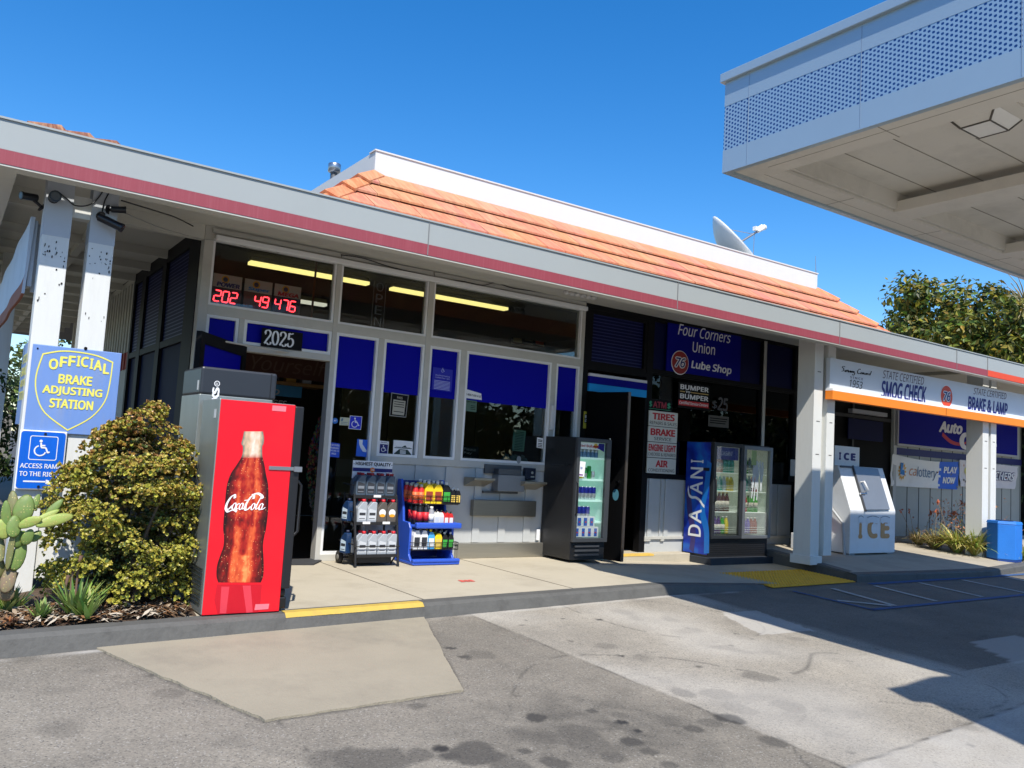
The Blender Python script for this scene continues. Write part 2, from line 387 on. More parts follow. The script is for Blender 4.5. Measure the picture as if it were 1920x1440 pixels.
# tan patch of newer concrete in the lot
P = [onG(*q) for q in ((175, 1215), (790, 1150), (868, 1298), (497, 1354))]
mb = MB(); pts = []
for i in range(4):
    a, b = P[i], P[(i+1) % 4]
    for k in range(60):
        t = k/60; q = a.lerp(b, t); j = .014*noise.noise((q.x*6, q.y*6, 1))+.008*noise.noise((q.x*23, q.y*23, 4)); pts.append((q.x+j, q.y+j, gz(q.y)+.008))
mb.prism([(x, y, z-.02) for x, y, z in pts], (0, 0, .024)); tag(mb.build('concrete_patch', CONC2), kind='structure')

# walkway in front of the shop, falling to a ramp at its right end
mb = MB(); gx = np.unique(np.concatenate([np.arange(1.45, 9.65, .15), [6.0, 8.2, 9.65]])); N = 12
def wright(y): return 9.70+(y+.53)*.26       # left foot of the raised slab
for i, x in enumerate(gx):
    for j in range(N+1):
        t = j/N; y = (ky(x)+.14)*(1-t)+.0*t; xx = min(x, wright(y)+.05); mb.v.append((xx, y, wz(xx))); mb.c.append((1, 1, 1))
for i in range(len(gx)-1):
    for j in range(N): mb.f.append((i*(N+1)+j, (i+1)*(N+1)+j, (i+1)*(N+1)+j+1, i*(N+1)+j+1)); mb.fm.append(0); mb.sm.append(False)
tag(mb.build('walkway', CONC), kind='structure')
mb = MB()
for x in (3.28, 4.9):                          # tooled joints
    mb.box(x-.004, x+.004, ky(x)+.15, -.02, .001, .0025)
tag(mb.build('walkway_joints', pm('joint_dirt', s(95, 88, 76), .9)), kind='structure')
# kerb along the walkway and the planting bed
mb = MB(); gx = list(np.arange(-4, 7.6, .12)); prof = []
for x in gx:
    k = ky(x); z = wz(x) if x > 1.4 else 0.0; j = .006*noise.noise((x*3, 0, 0)); g = gz(k)-.02
    top = max(z, g+.022)
    mb.v += [(x, k+.155, top+.002), (x, k+.03+j, top+.002+j*.3), (x, k+j, top-.02), (x, k-.035+j, g)]; mb.c += [(1, 1, 1)]*4
for i in range(len(gx)-1):
    for j in range(3): mb.f.append((i*4+j, i*4+j+1, (i+1)*4+j+1, (i+1)*4+j)); mb.fm.append(0); mb.sm.append(False)
tag(mb.build('kerb', KERB), kind='structure')
mb = MB(); gx = list(np.arange(2.08, 3.24, .08))
for x in gx:
    k = ky(x); j = .004*noise.noise((x*9, 3, 0)); mb.v += [(x, k+.10+j, .007), (x, k+.028, .0065), (x, k-.004, -.022-j)]; mb.c += [(1, 1, 1)]*3
for i in range(len(gx)-1):
    for j in range(2): mb.f.append((i*3+j, i*3+j+1, (i+1)*3+j+1, (i+1)*3+j)); mb.fm.append(0); mb.sm.append(False)
tag(mb.build('kerb_marking', YEL), kind='structure')

# raised slab at the right, its own dark kerb
SLABC = pm('slab_concrete', s(165, 156, 138), .9, var=.12, scale=2.5, bump=.35, bscale=50, dirt=.4, dirtc=s(105, 98, 85), dscale=1.5)
front = [(9.25, -2.12), (10.5, -2.2), (12.2, -2.26), (13.6, -2.05), (15.5, -1.9), (22, -1.9)]
mb = MB(); lo = [(9.72, -.40), (9.6, -.95), (9.45, -1.5), (9.33, -1.9)]
edgeL = lo+front
top = [(x, y, slabz(y)) for x, y in edgeL]+[(22, .6, slabz(.6)), (10.9, .6, slabz(.6)), (10.9, 0, slabz(0)), (9.72, 0, slabz(0))]
mb.poly(top); tag(mb.build('raised_slab', SLABC), kind='structure')
mb = MB(); off = []
for i, (x, y) in enumerate(edgeL):
    a = Vector(edgeL[max(i-1, 0)]); b = Vector(edgeL[min(i+1, len(edgeL)-1)]); t = (b-a).normalized(); nrm = Vector((t.y, -t.x)); off.append(nrm)
for (x, y), nn in zip(edgeL, off):
    z = slabz(y); mb.v += [(x-nn.x*.13, y-nn.y*.13, slabz(y-nn.y*.13)+.004), (x, y, z+.004), (x+nn.x*.015, y+nn.y*.015, z-.015), (x+nn.x*.03, y+nn.y*.03, -.16)]; mb.c += [(1, 1, 1)]*4
for i in range(len(edgeL)-1):
    for j in range(3): mb.f.append((i*4+j, (i+1)*4+j, (i+1)*4+j+1, i*4+j+1)); mb.fm.append(0 if i < 8 else 1); mb.sm.append(False)
tag(mb.build('slab_kerb', [KERB, pm('bare_kerb', s(176, 165, 140), .9, var=.2, scale=8, dirt=.6, dirtc=s(100, 90, 75), dscale=6)]), kind='structure')
# tactile warning mat
mat_pts = [(7.85, -1.2), (7.62, -2.19), (9.19, -2.15), (9.44, -1.2)]
MATY = pm('tactile_yellow', s(226, 168, 40), .7, var=.14, scale=8, dirt=.4, dirtc=s(140, 105, 40), dscale=5)
mb = MB(); z0 = -.086
mb.prism([(x, y, z0) for x, y in mat_pts], (0, 0, .008))
for i in range(30):
    for j in range(17):
        u, v = (i+.5)/30, (j+.5)/17
        a = Vector(mat_pts[0]).lerp(Vector(mat_pts[3]), u); b = Vector(mat_pts[1]).lerp(Vector(mat_pts[2]), u); q = a.lerp(b, v)
        c6 = [(q.x+.016*cos(k*pi/3), q.y+.016*sin(k*pi/3), z0+.008) for k in range(6)]; t6 = [(q.x+.009*cos(k*pi/3), q.y+.009*sin(k*pi/3), z0+.016) for k in range(6)]
        mb.add(c6+t6, [(k, (k+1) % 6, 6+(k+1) % 6, 6+k) for k in range(6)]+[(6, 7, 8, 9, 10, 11)])
tag(mb.build('tactile_mat', MATY), 'yellow tactile warning mat with raised domes at the ramp foot', 'mat')
# painted lines of the accessible bay
LB = pm('blue_line_paint', s(52, 84, 128), .8, var=.2, scale=14, dirt=.5, dirtc=s(70, 75, 85), dscale=9)
LW = pm('white_line_paint', s(170, 170, 165), .8, var=.2, scale=14, dirt=.55, dirtc=s(95, 93, 90), dscale=9)
def line(mb, a, b, w):
    a, b = Vector(a[:2]), Vector(b[:2]); t = (b-a).normalized(); n = Vector((-t.y, t.x))*w/2
    mb.poly([(p.x, p.y, gz(p.y)+.007) for p in (a-n, b-n, b+n, a+n)])
mb = MB(); line(mb, (7.73, -2.36), (7.76, -3.29), .06); line(mb, (7.72, -3.27), (14, -3.22), .07); line(mb, (9.3, -2.27), (15, -2.27), .09)
tag(mb.build('bay_outline', LB), kind='structure')
mb = MB()
for a, b in (((8.43, -2.36), (8.25, -3.21)), ((9.25, -2.36), (9.1, -3.18)), ((10.22, -2.36), (10.1, -3.18)), ((11.25, -2.36), (11.15, -3.18)), ((12.4, -2.36), (12.3, -3.18)), ((7.80, -2.85), (8.2, -3.2))): line(mb, a, b, .075)
tag(mb.build('bay_hatching', LW), kind='structure')

# ================================================================== BUILDING
BLD = thing('gas_station_shop', 'long low grey service station with red striped eave and orange tiled mansard', 'building', (0, 0, 0))
FAS = pm('fascia_grey', s(156, 161, 159), .55, var=.04, scale=1.2, dirt=.12, dirtc=s(140, 142, 142), dscale=.8)
def stripe_mat():
    m = pm('stripe_red', s(142, 60, 70), .6, var=.10, scale=3, stretch=(40, 1, 1), dirt=.2, dirtc=s(190, 120, 125), dscale=2)
    return m
RED = stripe_mat()
WHT = pm('wall_white', s(205, 205, 200), .75, var=.06, scale=3, dirt=.25, dirtc=s(150, 145, 135), dscale=2)
GRY = pm('frame_grey', s(184, 182, 173), .55, var=.08, scale=6, dirt=.15, dirtc=s(90, 88, 82), dscale=5)
TRM = pm('trim_pale', s(222, 223, 222), .5, var=.06, scale=8)
DKF = pm('frame_dark', s(14, 14, 16), .6, spec=.15, var=.2, scale=6)
SOF = pm('soffit_paint', s(192, 190, 180), .8, var=.08, scale=2, dirt=.2, dirtc=s(110, 108, 100), dscale=2)
BLU = pm('blue_film', s(2, 3, 148), .5, var=.05, scale=2, spec=.12)
DBLU = pm('dark_blind', s(6, 14, 60), .6, var=.15, scale=5, spec=.15)
GL = glass('window_glass', (.86, .9, .9), 1.0)
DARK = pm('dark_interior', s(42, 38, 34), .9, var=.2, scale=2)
YF = -1.78
def fz(x): return -.0048*(x-.1)                 # the long eave sags a little along its run
XE = 26
# fascia: front board, red stripe, lip
def fas_ring(x): d = fz(x); return d
mb = MB(); a, b = .12, XE
def run(mb, prof, m=0):
    A = [(a+0, y, z+fz(a)) for y, z in prof]; B = [(b, y, z+fz(b)) for y, z in prof]; n = len(prof)
    mb.add(A+B, [(i, (i+1) % n, n+(i+1) % n, n+i) for i in range(n)]+[tuple(range(n-1, -1, -1)), tuple(range(n, 2*n))], m)
run(mb, [(YF, 2.965), (YF+.05, 2.965), (YF+.05, 3.165), (YF, 3.165)])
run(mb, [(YF-.012, 3.165), (YF+.10, 3.165), (YF+.10, 3.178), (YF-.012, 3.178)])
mb.box(.12, .17, YF+.05, 12, 2.96, 3.165)                               # left return
fas = mb.build('fascia', FAS, BLD)
mb = MB(); run(mb, [(YF-.004, 2.868), (YF+.046, 2.868), (YF+.046, 2.963), (YF-.004, 2.963)])
st_ = mb.build('fascia_stripe', RED, fas)
mb = MB(); x0 = 13.05; d = fz(x0); mb.prism([(x0, YF-.008, 2.87+d), (XE, YF-.008, 2.87+fz(XE)), (XE, YF-.008, 2.962+fz(XE)), (x0, YF-.008, 2.962+d)], (0, .003, 0))
mb.build('stripe_repair', pm('stripe_orange', s(214, 74, 40), .6, var=.1), fas)
mb = MB(); mb.box(.116, .166, YF+.046, 12, 2.868, 2.957); mb.build('fascia_stripe', RED, fas)
for px in (3.35, 6.4, 9.3, 12.15, 13.05, 14.9):                         # sheet joints
    d = fz(px); mb = MB(); mb.box(px-.004, px+.004, YF-.0075, YF-.001, 2.87+d, 3.165+d); mb.build('fascia_joint', pm('joint_grey', s(120, 122, 122), .6), fas)
mb = MB(); run(mb, [(YF, 2.855), (YF+.13, 2.855), (YF+.13, 3.16), (YF+.055, 3.16), (YF+.055, 2.867), (YF, 2.867)]); mb.box(.15, .28, YF+.13, 12, 2.855, 3.16)
mb.build('eave_lip', SOF, BLD)
mb = MB(); run(mb, [(YF+.13, 3.178), (.6, 3.178), (.6, 3.2), (YF+.13, 3.2)]); mb.box(.28, 1.907, .6, 12, 3.19, 3.21)
for y in np.arange(1.5, 12, .9): mb.box(.28, 1.9, y, y+.05, 3.10, 3.19)
mb.box(.28, 1.9, -.05, .05, 3.03, 3.19); mb.box(1.05, 1.12, YF+.13, 12, 3.12, 3.189)
mb.build('soffit', SOF, BLD)
mb = MB(); run(mb, [(YF+.5, 3.2005), (13, 3.2005), (13, 3.23), (YF+.5, 3.23)]); mb.build('flat_roof', pm('roof_gravel', s(120, 118, 112), .9), BLD)

# tiled mansard with parapet behind
PX0, PX1, PY, PZ = 3.50, 11.02, -.2, 4.02
mb = MB(); mb.box(PX0, PX1, PY, PY+.12, 3.25, 4.265); mb.box(PX0, PX0+.12, PY+.12, 10, 3.25, 4.265); mb.box(PX1-.12, PX1, PY+.12, 10, 3.25, 4.265)
mb.box(PX0-.012, PX1+.012, PY-.012, PY+.14, 4.265, 4.28)
PAR = pm('parapet_white', s(206, 206, 203), .7, var=.03, scale=2, stretch=(6, 6, .6), dirt=.10, dirtc=s(190, 188, 182), dscale=1.5)
par = mb.build('parapet', PAR, BLD)
def tile_mat():
    m = bpy.data.materials.new('terracotta_tile'); m.use_nodes = True; nt = m.node_tree; nd = nt.nodes; lk = nt.links; b = nd['Principled BSDF']; b.inputs['Roughness'].default_value = .8
    at = nd.new('ShaderNodeAttribute'); at.attribute_name = 'tint'
    tc = nd.new('ShaderNodeTexCoord'); mp = nd.new('ShaderNodeMapping'); mp.inputs['Scale'].default_value = (9, 1.2, 1.2); lk.new(tc.outputs['Object'], mp.inputs[0])
    n = nd.new('ShaderNodeTexNoise'); n.inputs['Scale'].default_value = 3; n.inputs['Detail'].default_value = 7; n.inputs['Roughness'].default_value = .65; lk.new(mp.outputs[0], n.inputs['Vector'])
    r = nd.new('ShaderNodeValToRGB'); r.color_ramp.elements[0].position = .42; r.color_ramp.elements[1].position = .75; r.color_ramp.elements[0].color = (0, 0, 0, 1); r.color_ramp.elements[1].color = (.6, .6, .6, 1)
    lk.new(n.outputs['Fac'], r.inputs[0])
    mx = nd.new('ShaderNodeMix'); mx.data_type = 'RGBA'; lk.new(r.outputs[0], mx.inputs['Factor']); lk.new(at.outputs['Color'], mx.inputs['A']); mx.inputs['B'].default_value = (*s(226, 178, 130), 1)
    lk.new(mx.outputs['Result'], b.inputs['Base Color'])
    bp = nd.new('ShaderNodeBump'); bp.inputs['Strength'].default_value = .3; bp.inputs['Distance'].default_value = .01; lk.new(n.outputs['Fac'], bp.inputs['Height']); lk.new(bp.outputs[0], b.inputs['Normal'])
    return m
TILE = tile_mat(); SL = .78
mb = MB(); rt = random.Random(3); tw = .252
hb = Vector((0, -1, -SL)).normalized(); nn = Vector((0, -SL, 1)).normalized()
for c in range(5):                               # courses, top one first; each tile a tapered slab lying on the one below
    y1 = PY-.262*c; y0 = y1-.262-.06; zt = PZ-SL*.262*c; zb = zt-SL*(.262+.06)
    xl, xr = PX0-(PY-y0), PX1+(PY-y0)*.38
    n = int((xr-xl)/tw)+1; ofs = (c % 2)*tw*.5
    for i in range(-1, n+1):
        x0 = xl+i*tw+ofs+.002; x1 = x0+tw-.006
        j = rt.uniform(-.004, .004); base = s(192+rt.uniform(-10, 8), 120+rt.uniform(-8, 8), 90+rt.uniform(-8, 8))
        top = [(x0, y1, zt+.006), (x1, y1, zt+.006), (x1, y0+j, zb+.056), (x0, y0+j, zb+.056)]
        # trim by the hips
        def clip(p):
            l = PX0-(PY-p[1]); r = PX1+(PY-p[1])*.38; return (min(max(p[0], l), r), p[1], p[2])
        top = [clip(p) for p in top]
        if abs(top[2][0]-top[3][0]) < .01: continue
        mb.prism([(p[0], p[1]+.004, p[2]-.02) for p in top][::-1], (0, -.004, .02), 0, base)
mb.build('roof_tiles', TILE, BLD)
mb = MB(); mb.poly([(PX0-1.0, PY-1.0, PZ-SL*1.0-.03), (PX1+.36, PY-1.0, PZ-SL*1.0-.03), (PX1, PY, PZ-.03), (PX0, PY, PZ-.03)])
mb.poly([(PX0-1.0, PY-1.0, PZ-SL*1.0-.03), (PX0, PY, PZ-.03), (PX0, 6, PZ-.03), (PX0-1.0, 6, PZ-SL*1.0-.03)])
mb.poly([(PX1, PY, PZ-.03), (PX1+.36, PY-1.0, PZ-SL*1.0-.03), (PX1+.36, 6, PZ-SL*1.0-.03), (PX1, 6, PZ-.03)])
mb.build('roof_deck', pm('roof_felt', s(70, 38, 28), .9), BLD)
def hip(c, d, n, w=.12, parent=BLD, k=1.0):
    """row of angular hip tiles starting at c and stepping down along d"""
    d = Vector(d); dn = d.normalized(); side = Vector((dn.y, -dn.x, 0)).normalized(); up = side.cross(dn)
    if up.z < 0: up = -up
    mb = MB()
    for i in range(n):
        o = Vector(c)+d*i; e = d*1.12
        for sgn in (1, -1):
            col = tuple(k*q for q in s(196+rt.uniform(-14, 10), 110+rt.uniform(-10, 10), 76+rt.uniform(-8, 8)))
            a = [o+up*.02, o+side*sgn*w*.9-up*.04, o+e+side*sgn*w-up*.01, o+e+up*.06]
            if sgn < 0: a = a[::-1]
            mb.prism([p-up*.025 for p in a], up*.025, 0, col)
    mb.build('hip_tiles', TILE, parent)
hip((PX0, PY, PZ+.02), Vector((-1, -1, -SL))*.262, 5)
hip((PX1, PY, PZ+.02), Vector((.38, -1, -SL))*.262, 5, .07)
# tiles of the left roof end seen over the eave
mb = MB(); mb.poly([(.45, -.9, 3.26), (2.6, -.9, 3.26), (2.6, 5, 3.9), (1.2, 5, 3.9)])
_a, _b = onY(52, 224, -1.0), onY(228, 273, -.75)
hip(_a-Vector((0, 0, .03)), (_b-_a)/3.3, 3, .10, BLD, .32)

# vent, dish and aerial stand on the roof
def place_vent():
    p = onY(627, 316, 1.6); t = thing('roof_vent', 'short galvanised vent pipe with cap behind the white parapet', 'vent', (p.x, 1.6, 3.25))
    mt = pm('galvanised', s(170, 172, 175), .3, .9, var=.15, scale=8)
    z = p.z; mb = MB(); mb.lathe([(.045, 3.25), (.045, z-.03)], (p.x, 1.6, 0), 16); mb.build('pipe', mt, t)
    mb = MB(); mb.lathe([(.05, z-.06), (.078, z-.045), (.078, z+.05), (.074, z+.056), (.02, z+.062)], (p.x, 1.6, 0), 20); mb.build('cap', mt, t)
place_vent()
def place_dish():
    c = onY(1366, 462, .35); t = thing('satellite_dish', 'white satellite dish with feed arm on the parapet roof', 'satellite dish', (c.x, .35, 3.3))
    wm = pm('dish_white', s(222, 222, 218), .45, var=.04); gm = pm('dish_arm', s(140, 140, 142), .4, .6)
    ax = (Vector((.66, -.75, 0))*.74-Vector((.75, .66, 0))*.07+Vector((0, 0, .70))).normalized(); e1 = Vector((ax.y, -ax.x, 0)).normalized(); e2 = e1.cross(ax)
    if e2.z < 0: e2 = -e2
    mb = MB(); R = .47; rings = 8; seg = 28; o = c+Vector((0, 0, -.01))
    for th in (0, .02):
        for i in range(rings+1):
            for k in range(seg):
                r = R*i/rings; a = 2*pi*k/seg; q = o+e1*r*cos(a)*.95+e2*r*sin(a)*1.06+ax*(.25*(i/rings)**2-th-.1); mb.v.append(tuple(q)); mb.c.append((1, 1, 1))
    n1_ = (rings+1)*seg
    for L in (0, 1):
        for i in range(rings):
            for k in range(seg):
                f = (L*n1_+i*seg+k, L*n1_+i*seg+(k+1) % seg, L*n1_+(i+1)*seg+(k+1) % seg, L*n1_+(i+1)*seg+k)
                mb.f.append(f if L == 0 else f[::-1]); mb.fm.append(0); mb.sm.append(True)
    for k in range(seg):
        a = rings*seg+k; b = rings*seg+(k+1) % seg; mb.f.append((a, b, n1_+b, n1_+a)); mb.fm.append(0); mb.sm.append(False)
    mb.build('reflector', wm, t)
    foot = onY(1366, 468, .28); lnb = onY(1430, 428, .2)
    mb = MB(); mb.tube([foot, foot.lerp(lnb, .5), lnb], .016, 8); mb.tube([o+e2*.36+ax*.08, foot.lerp(lnb, .72)], .005, 6); mb.build('feed_arm', gm, t)
    d = (lnb-foot).normalized(); mb = MB(); mb.tube([lnb-d*.12, lnb+d*.02], [.028, .034], 12); mb.tube([lnb-d*.14+Vector((0, 0, .045)), lnb-d*.02+Vector((0, 0, .05))], .022, 10); mb.tube([lnb+d*.02, lnb+d*.05], .042, 12)
    mb.box(lnb.x-d.x*.2-.03, lnb.x-d.x*.2+.03, .17, .23, lnb.z-.07, lnb.z-.01); mb.build('receiver', wm, t)
    mb = MB(); mb.tube([(c.x, .5, 3.25), (c.x, .5, 3.9), o-ax*.12], .025, 8); mb.tube([foot.lerp(lnb, .75), foot.lerp(lnb, .73)+Vector((.01, 0, -.5))], .005, 5); mb.build('mast', gm, t)
place_dish()
p = onY(1529, 480, -.1); q = onY(1530, 515, -.1)
mb = MB(); mb.tube([(q.x, -.1, 4.2), (q.x, -.1, q.z), (p.x, -.1, p.z)], [.012, .010, .004], 6); mb.tube([(q.x-.05, -.1, q.z-.02), (q.x, -.1, q.z)], .006, 5)
tag(mb.build('roof_antenna', pm('galvanised', (0, 0, 0))), 'thin whip aerial at the right end of the white parapet', 'antenna')
# ------------------------------------------------------------------ shop front (plane y = 0)
ZT0, ZT1 = 2.33, 2.42          # transom
def XZ(px, py, y=0.0): q = onY(px, py, y); return q.x, q.z
x0c = 1.907
m1 = (onY(633.1, 469.4).x, onY(641.7, 471.7).x); m2 = (onY(804.2, 514.7).x, onY(813.6, 519.4).x); xe = 6.575
d0 = (onY(447, 604).x, onY(457, 606).x); l1 = (onY(708.5, 640).x, onY(719, 641).x); l2 = (onY(863, 661).x, onY(873.5, 663).x); l3 = (onY(1032.5, 688).x, onY(1041, 689).x)
SILL = 1.085
mb = MB(); yf, yb = -.035, .09
mb.box(x0c, x0c+.085, yf, yb, 0, 3.19)
for a, b in (m1, m2): mb.box(a, b, yf, yb, 0 if a < 3.5 else SILL, 3.19)
mb.box(xe-.045, xe, yf, yb, 0, 3.19)
def span(a, b, z0, z1, yy0=yf+.003, yy1=yb): mb.box(a, b, yy0, yy1, z0, z1)
for a, b in ((x0c+.085, m1[0]), (m1[1], m2[0]), (m2[1], xe-.045)):
    span(a, b, ZT0, ZT1); span(a, b, 3.06, 3.188)
    span(a-.02, b+.02, 3.105, 3.15, yf-.02, yf)
mb.box(d0[0], d0[1], yf+.004, yb, 0, ZT0)
for a, b in (l1, l2, l3): mb.box(a, b, yf+.004, yb, SILL, ZT0-.0005)
zd = onY(540, 660).z
span(d0[1], m1[0], zd-.045, zd+.02)
span(l1[0], xe-.045, SILL-.075, SILL) ; span(l1[0]-.0, l1[1], 0, SILL-.075)
span(x0c+.085, d0[0], .0, .06); span(m1[1], l1[0], 0, .065)
mb.build('storefront_frame', GRY, BLD, bev=.003)
def window(a, b, z0, z1, film=None, y=0.02, filmfull=False, fr=.028, trim=TRM, pane=GL, refl=None, filmmat=None):
    mb = MB(); e = .0005
    a += e; b -= e; z0 += e; z1 -= e
    mb.box(a, a+fr, y-.045, y+.02, z0, z1); mb.box(b-fr, b, y-.045, y+.02, z0, z1)
    mb.box(a+fr, b-fr, y-.044, y+.02, z0, z0+fr); mb.box(a+fr, b-fr, y-.044, y+.02, z1-fr, z1)
    w = mb.build('window', trim, BLD)
    if not filmfull:
        mb = MB(); mb.box(a+fr, b-fr, y-.002, y+.004, z0+fr, film if film else z1-fr); mb.build('pane', pane, w)
    if film or filmfull:
        mb = MB(); mb.box(a+fr, b-fr, y-.006, y+.004, film if film else z0+fr, z1-fr); mb.build('blue_film', filmmat or BLU, w)
    return w
mb = MB(); mb.box(x0c+.09, xe-.02, -.10, -.056, 3.03, 3.085); mb.build('head_rail', TRM, BLD, bev=.01)
UP = [(x0c+.085, m1[0]), (m1[1], m2[0]), (m2[1], xe-.045)]
for a, b in UP: window(a, b, ZT1, 3.06, fr=.022)
FILM = onY(700, 733).z
window(x0c+.085, d0[0], .06, ZT0, filmfull=True)
window(d0[1], m1[0], zd+.02, ZT0, filmfull=True)
window(m1[1], l1[0], .065, ZT0, film=FILM)
for a, b in ((l1[1], m2[0]), (m2[1], l2[0]), (l2[1], l3[0]), (l3[1], xe-.045)): window(a, b, SILL, ZT0, film=FILM)
# panelled wall under the panes
WPAN = pm('panel_wall_grey', s(178, 180, 178), .75, var=.06, scale=3, dirt=.25, dirtc=s(140, 136, 128), dscale=3)
mb = MB(); mb.box(l1[1], xe, -.01, .09, 0, SILL-.076)
for px, py in ((777, 877), (834, 880), (890, 882), (938, 884), (985, 886), (1035, 888)):
    x = onY(px, py).x; mb.box(x, x+.095, -.03, -.01, .17, SILL-.077)
mb.build('panel_wall', WPAN, BLD, bev=.003)
STL = pm('stainless', s(176, 172, 160), .34, .85, var=.08, scale=2, stretch=(2, 2, 40), dirt=.15, dirtc=s(120, 110, 95))
mb = MB(); a = onY(855, 1030, -.06).x; b = 6.12; mb.box(a, b, -.09, -.031, .002, .165); mb.box(a, b, -.031, -.011, .16, .168)
mb.build('kick_plate', STL, BLD, bev=.004)
# room behind the glass
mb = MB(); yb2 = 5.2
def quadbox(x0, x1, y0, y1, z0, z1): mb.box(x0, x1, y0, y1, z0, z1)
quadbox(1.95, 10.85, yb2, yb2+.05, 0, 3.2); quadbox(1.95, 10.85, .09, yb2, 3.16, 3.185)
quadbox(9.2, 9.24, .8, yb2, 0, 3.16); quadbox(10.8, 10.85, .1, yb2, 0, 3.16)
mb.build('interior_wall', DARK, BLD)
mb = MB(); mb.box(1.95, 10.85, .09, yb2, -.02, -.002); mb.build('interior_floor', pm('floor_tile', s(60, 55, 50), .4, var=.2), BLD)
mb = MB(); P0 = onY(815, 585, 4.9); P1 = onY(1080, 690, 4.9)
for i in range(4): mb.box(5.6+i*.9, 6.48+i*.9, 5.17, 5.199, .3, 2.85)
mb.build('wall_panelling', pm('panelling_tan', s(120, 104, 62), .6, var=.2, scale=2), BLD)

# open shop door, folded back behind the coolers
DGL = glass('door_glass', (.55, .6, .65), 1.0)
mb = MB(); hx, hy = d0[1]+.02, -.04; L = 1.02; a = radians(-128)
dv = Vector((cos(a), sin(a), 0)); dn = Vector((-dv.y, dv.x, 0))*.045
def dbar(u0, u1, z0, z1, m=0, th=1.0):
    A = Vector((hx, hy, 0))+dv*u0; B = Vector((hx, hy, 0))+dv*u1; h = dn*.5*th
    mb.add([A-h+Vector((0, 0, z0)), B-h+Vector((0, 0, z0)), B+h+Vector((0, 0, z0)), A+h+Vector((0, 0, z0)), A-h+Vector((0, 0, z1)), B-h+Vector((0, 0, z1)), B+h+Vector((0, 0, z1)), A+h+Vector((0, 0, z1))],
           [(3, 2, 1, 0), (4, 5, 6, 7), (0, 1, 5, 4), (1, 2, 6, 5), (2, 3, 7, 6), (3, 0, 4, 7)], m)
dbar(0, .09, .01, 2.06); dbar(L-.09, L, .01, 2.06); dbar(.09, L-.09, .01, .18); dbar(.09, L-.09, 1.96, 2.06)
sd = mb.build('shop_door', DKF, BLD)
mb = MB(); dbar(.09, L-.09, .18, 1.96, 0, .2); mb.build('door_film', BLU, sd)
mb = MB(); q = Vector((hx, hy, 2.04))+dv*.55; mb.tube([q, Vector((hx+.45, -.02, 2.06))], .01, 6); mb.build('door_closer', GRY, sd)

# second door and dark window wall, x 6.57 - 10.9
mb = MB()
def fr_(a, b, z0, z1, y0=-.03, y1=.08): mb.box(a, b, y0, y1, z0, z1)
fr_(6.576, 6.66, 0, 3.19); fr_(7.66, 7.76, 0, 3.19); fr_(6.66, 7.66, 2.31, 2.37); fr_(6.66, 7.66, 3.08, 3.19); fr_(7.76, 10.9, 3.10, 3.19)
fr_(7.76, 10.9, .985, 1.03); fr_(7.76, 10.9, 2.39, 2.42); fr_(10.78, 10.9, 0, .985); fr_(10.78, 10.9, 1.03, 2.39); fr_(10.78, 10.9, 2.42, 3.10)
mb.build('dark_frame', DKF, BLD)
mb = MB(); fr_(10.02, 10.075, 1.03, 3.10, -.045, -.031); mb.build('alloy_post', GRY, BLD)
window(6.66, 7.66, 2.37, 3.08, filmfull=True, trim=DKF, fr=.05, filmmat=DBLU)
window(7.76, 10.02, 2.42, 3.10, filmfull=True, trim=DKF, fr=.02, filmmat=DBLU)
window(7.76, 10.02, 1.03, 2.39, trim=DKF, fr=.02); window(10.02, 10.78, 1.03, 2.39, trim=DKF, fr=.02); window(10.02, 10.78, 2.42, 3.1, filmfull=True, trim=DKF, fr=.02, filmmat=DBLU)
mb = MB()
for i in range(15):
    z = 2.43+i*.042; mb.box(6.72, 7.6, .012, .0132, z, z+.012)
mb.build('blind_slats', pm('blind_blue', s(16, 30, 92), .5), BLD)
mb = MB(); zc = 2.04
mb.box(6.67, 7.655, -.055, -.02, zc, zc+.095, 0); mb.box(6.67, 7.655, -.055, -.02, zc+.095, zc+.19, 1); mb.box(6.67, 7.655, -.055, -.02, zc+.19, zc+.225, 2)
mb.build('door_header', [pm('header_sky', s(36, 150, 220), .5, spec=.1), pm('header_navy', s(8, 10, 130), .5, spec=.1), pm('header_white', s(205, 205, 210), .4)], BLD)
# wall under the dark windows
mb = MB(); mb.box(7.76, 10.9, -.012, .08, -.12, .984)
for x in (7.80, 8.02, 8.10, 9.75, 10.1, 10.45): mb.box(x, x+.075 if x != 8.02 else x+.02, -.032, -.012, .22, .984)
mb.build('panel_wall', WPAN, BLD, bev=.003)
mb = MB(); mb.box(7.75, 10.9, -.04, -.012, .19, .225); mb.box(7.75, 7.86, -.038, -.012, .165, .19); mb.box(8.05, 8.11, -.038, -.012, .165, .19); mb.build('wall_pipe_rail', GRY, BLD)
# doorstep with yellow nosing
mb = MB(); mb.box(6.66, 8.42, -.22, -.012, -.12, .022); mb.box(6.66, 7.76, -.012, .3, -.05, .02); mb.build('doorstep', CONC, BLD, bev=.008)
mb = MB(); mb.box(6.7, 7.75, -.224, -.13, .0, .0245); mb.build('step_nosing', pm('step_yellow', s(214, 176, 80), .8, var=.2, dirt=.5, dirtc=s(150, 135, 100), dscale=7), BLD)
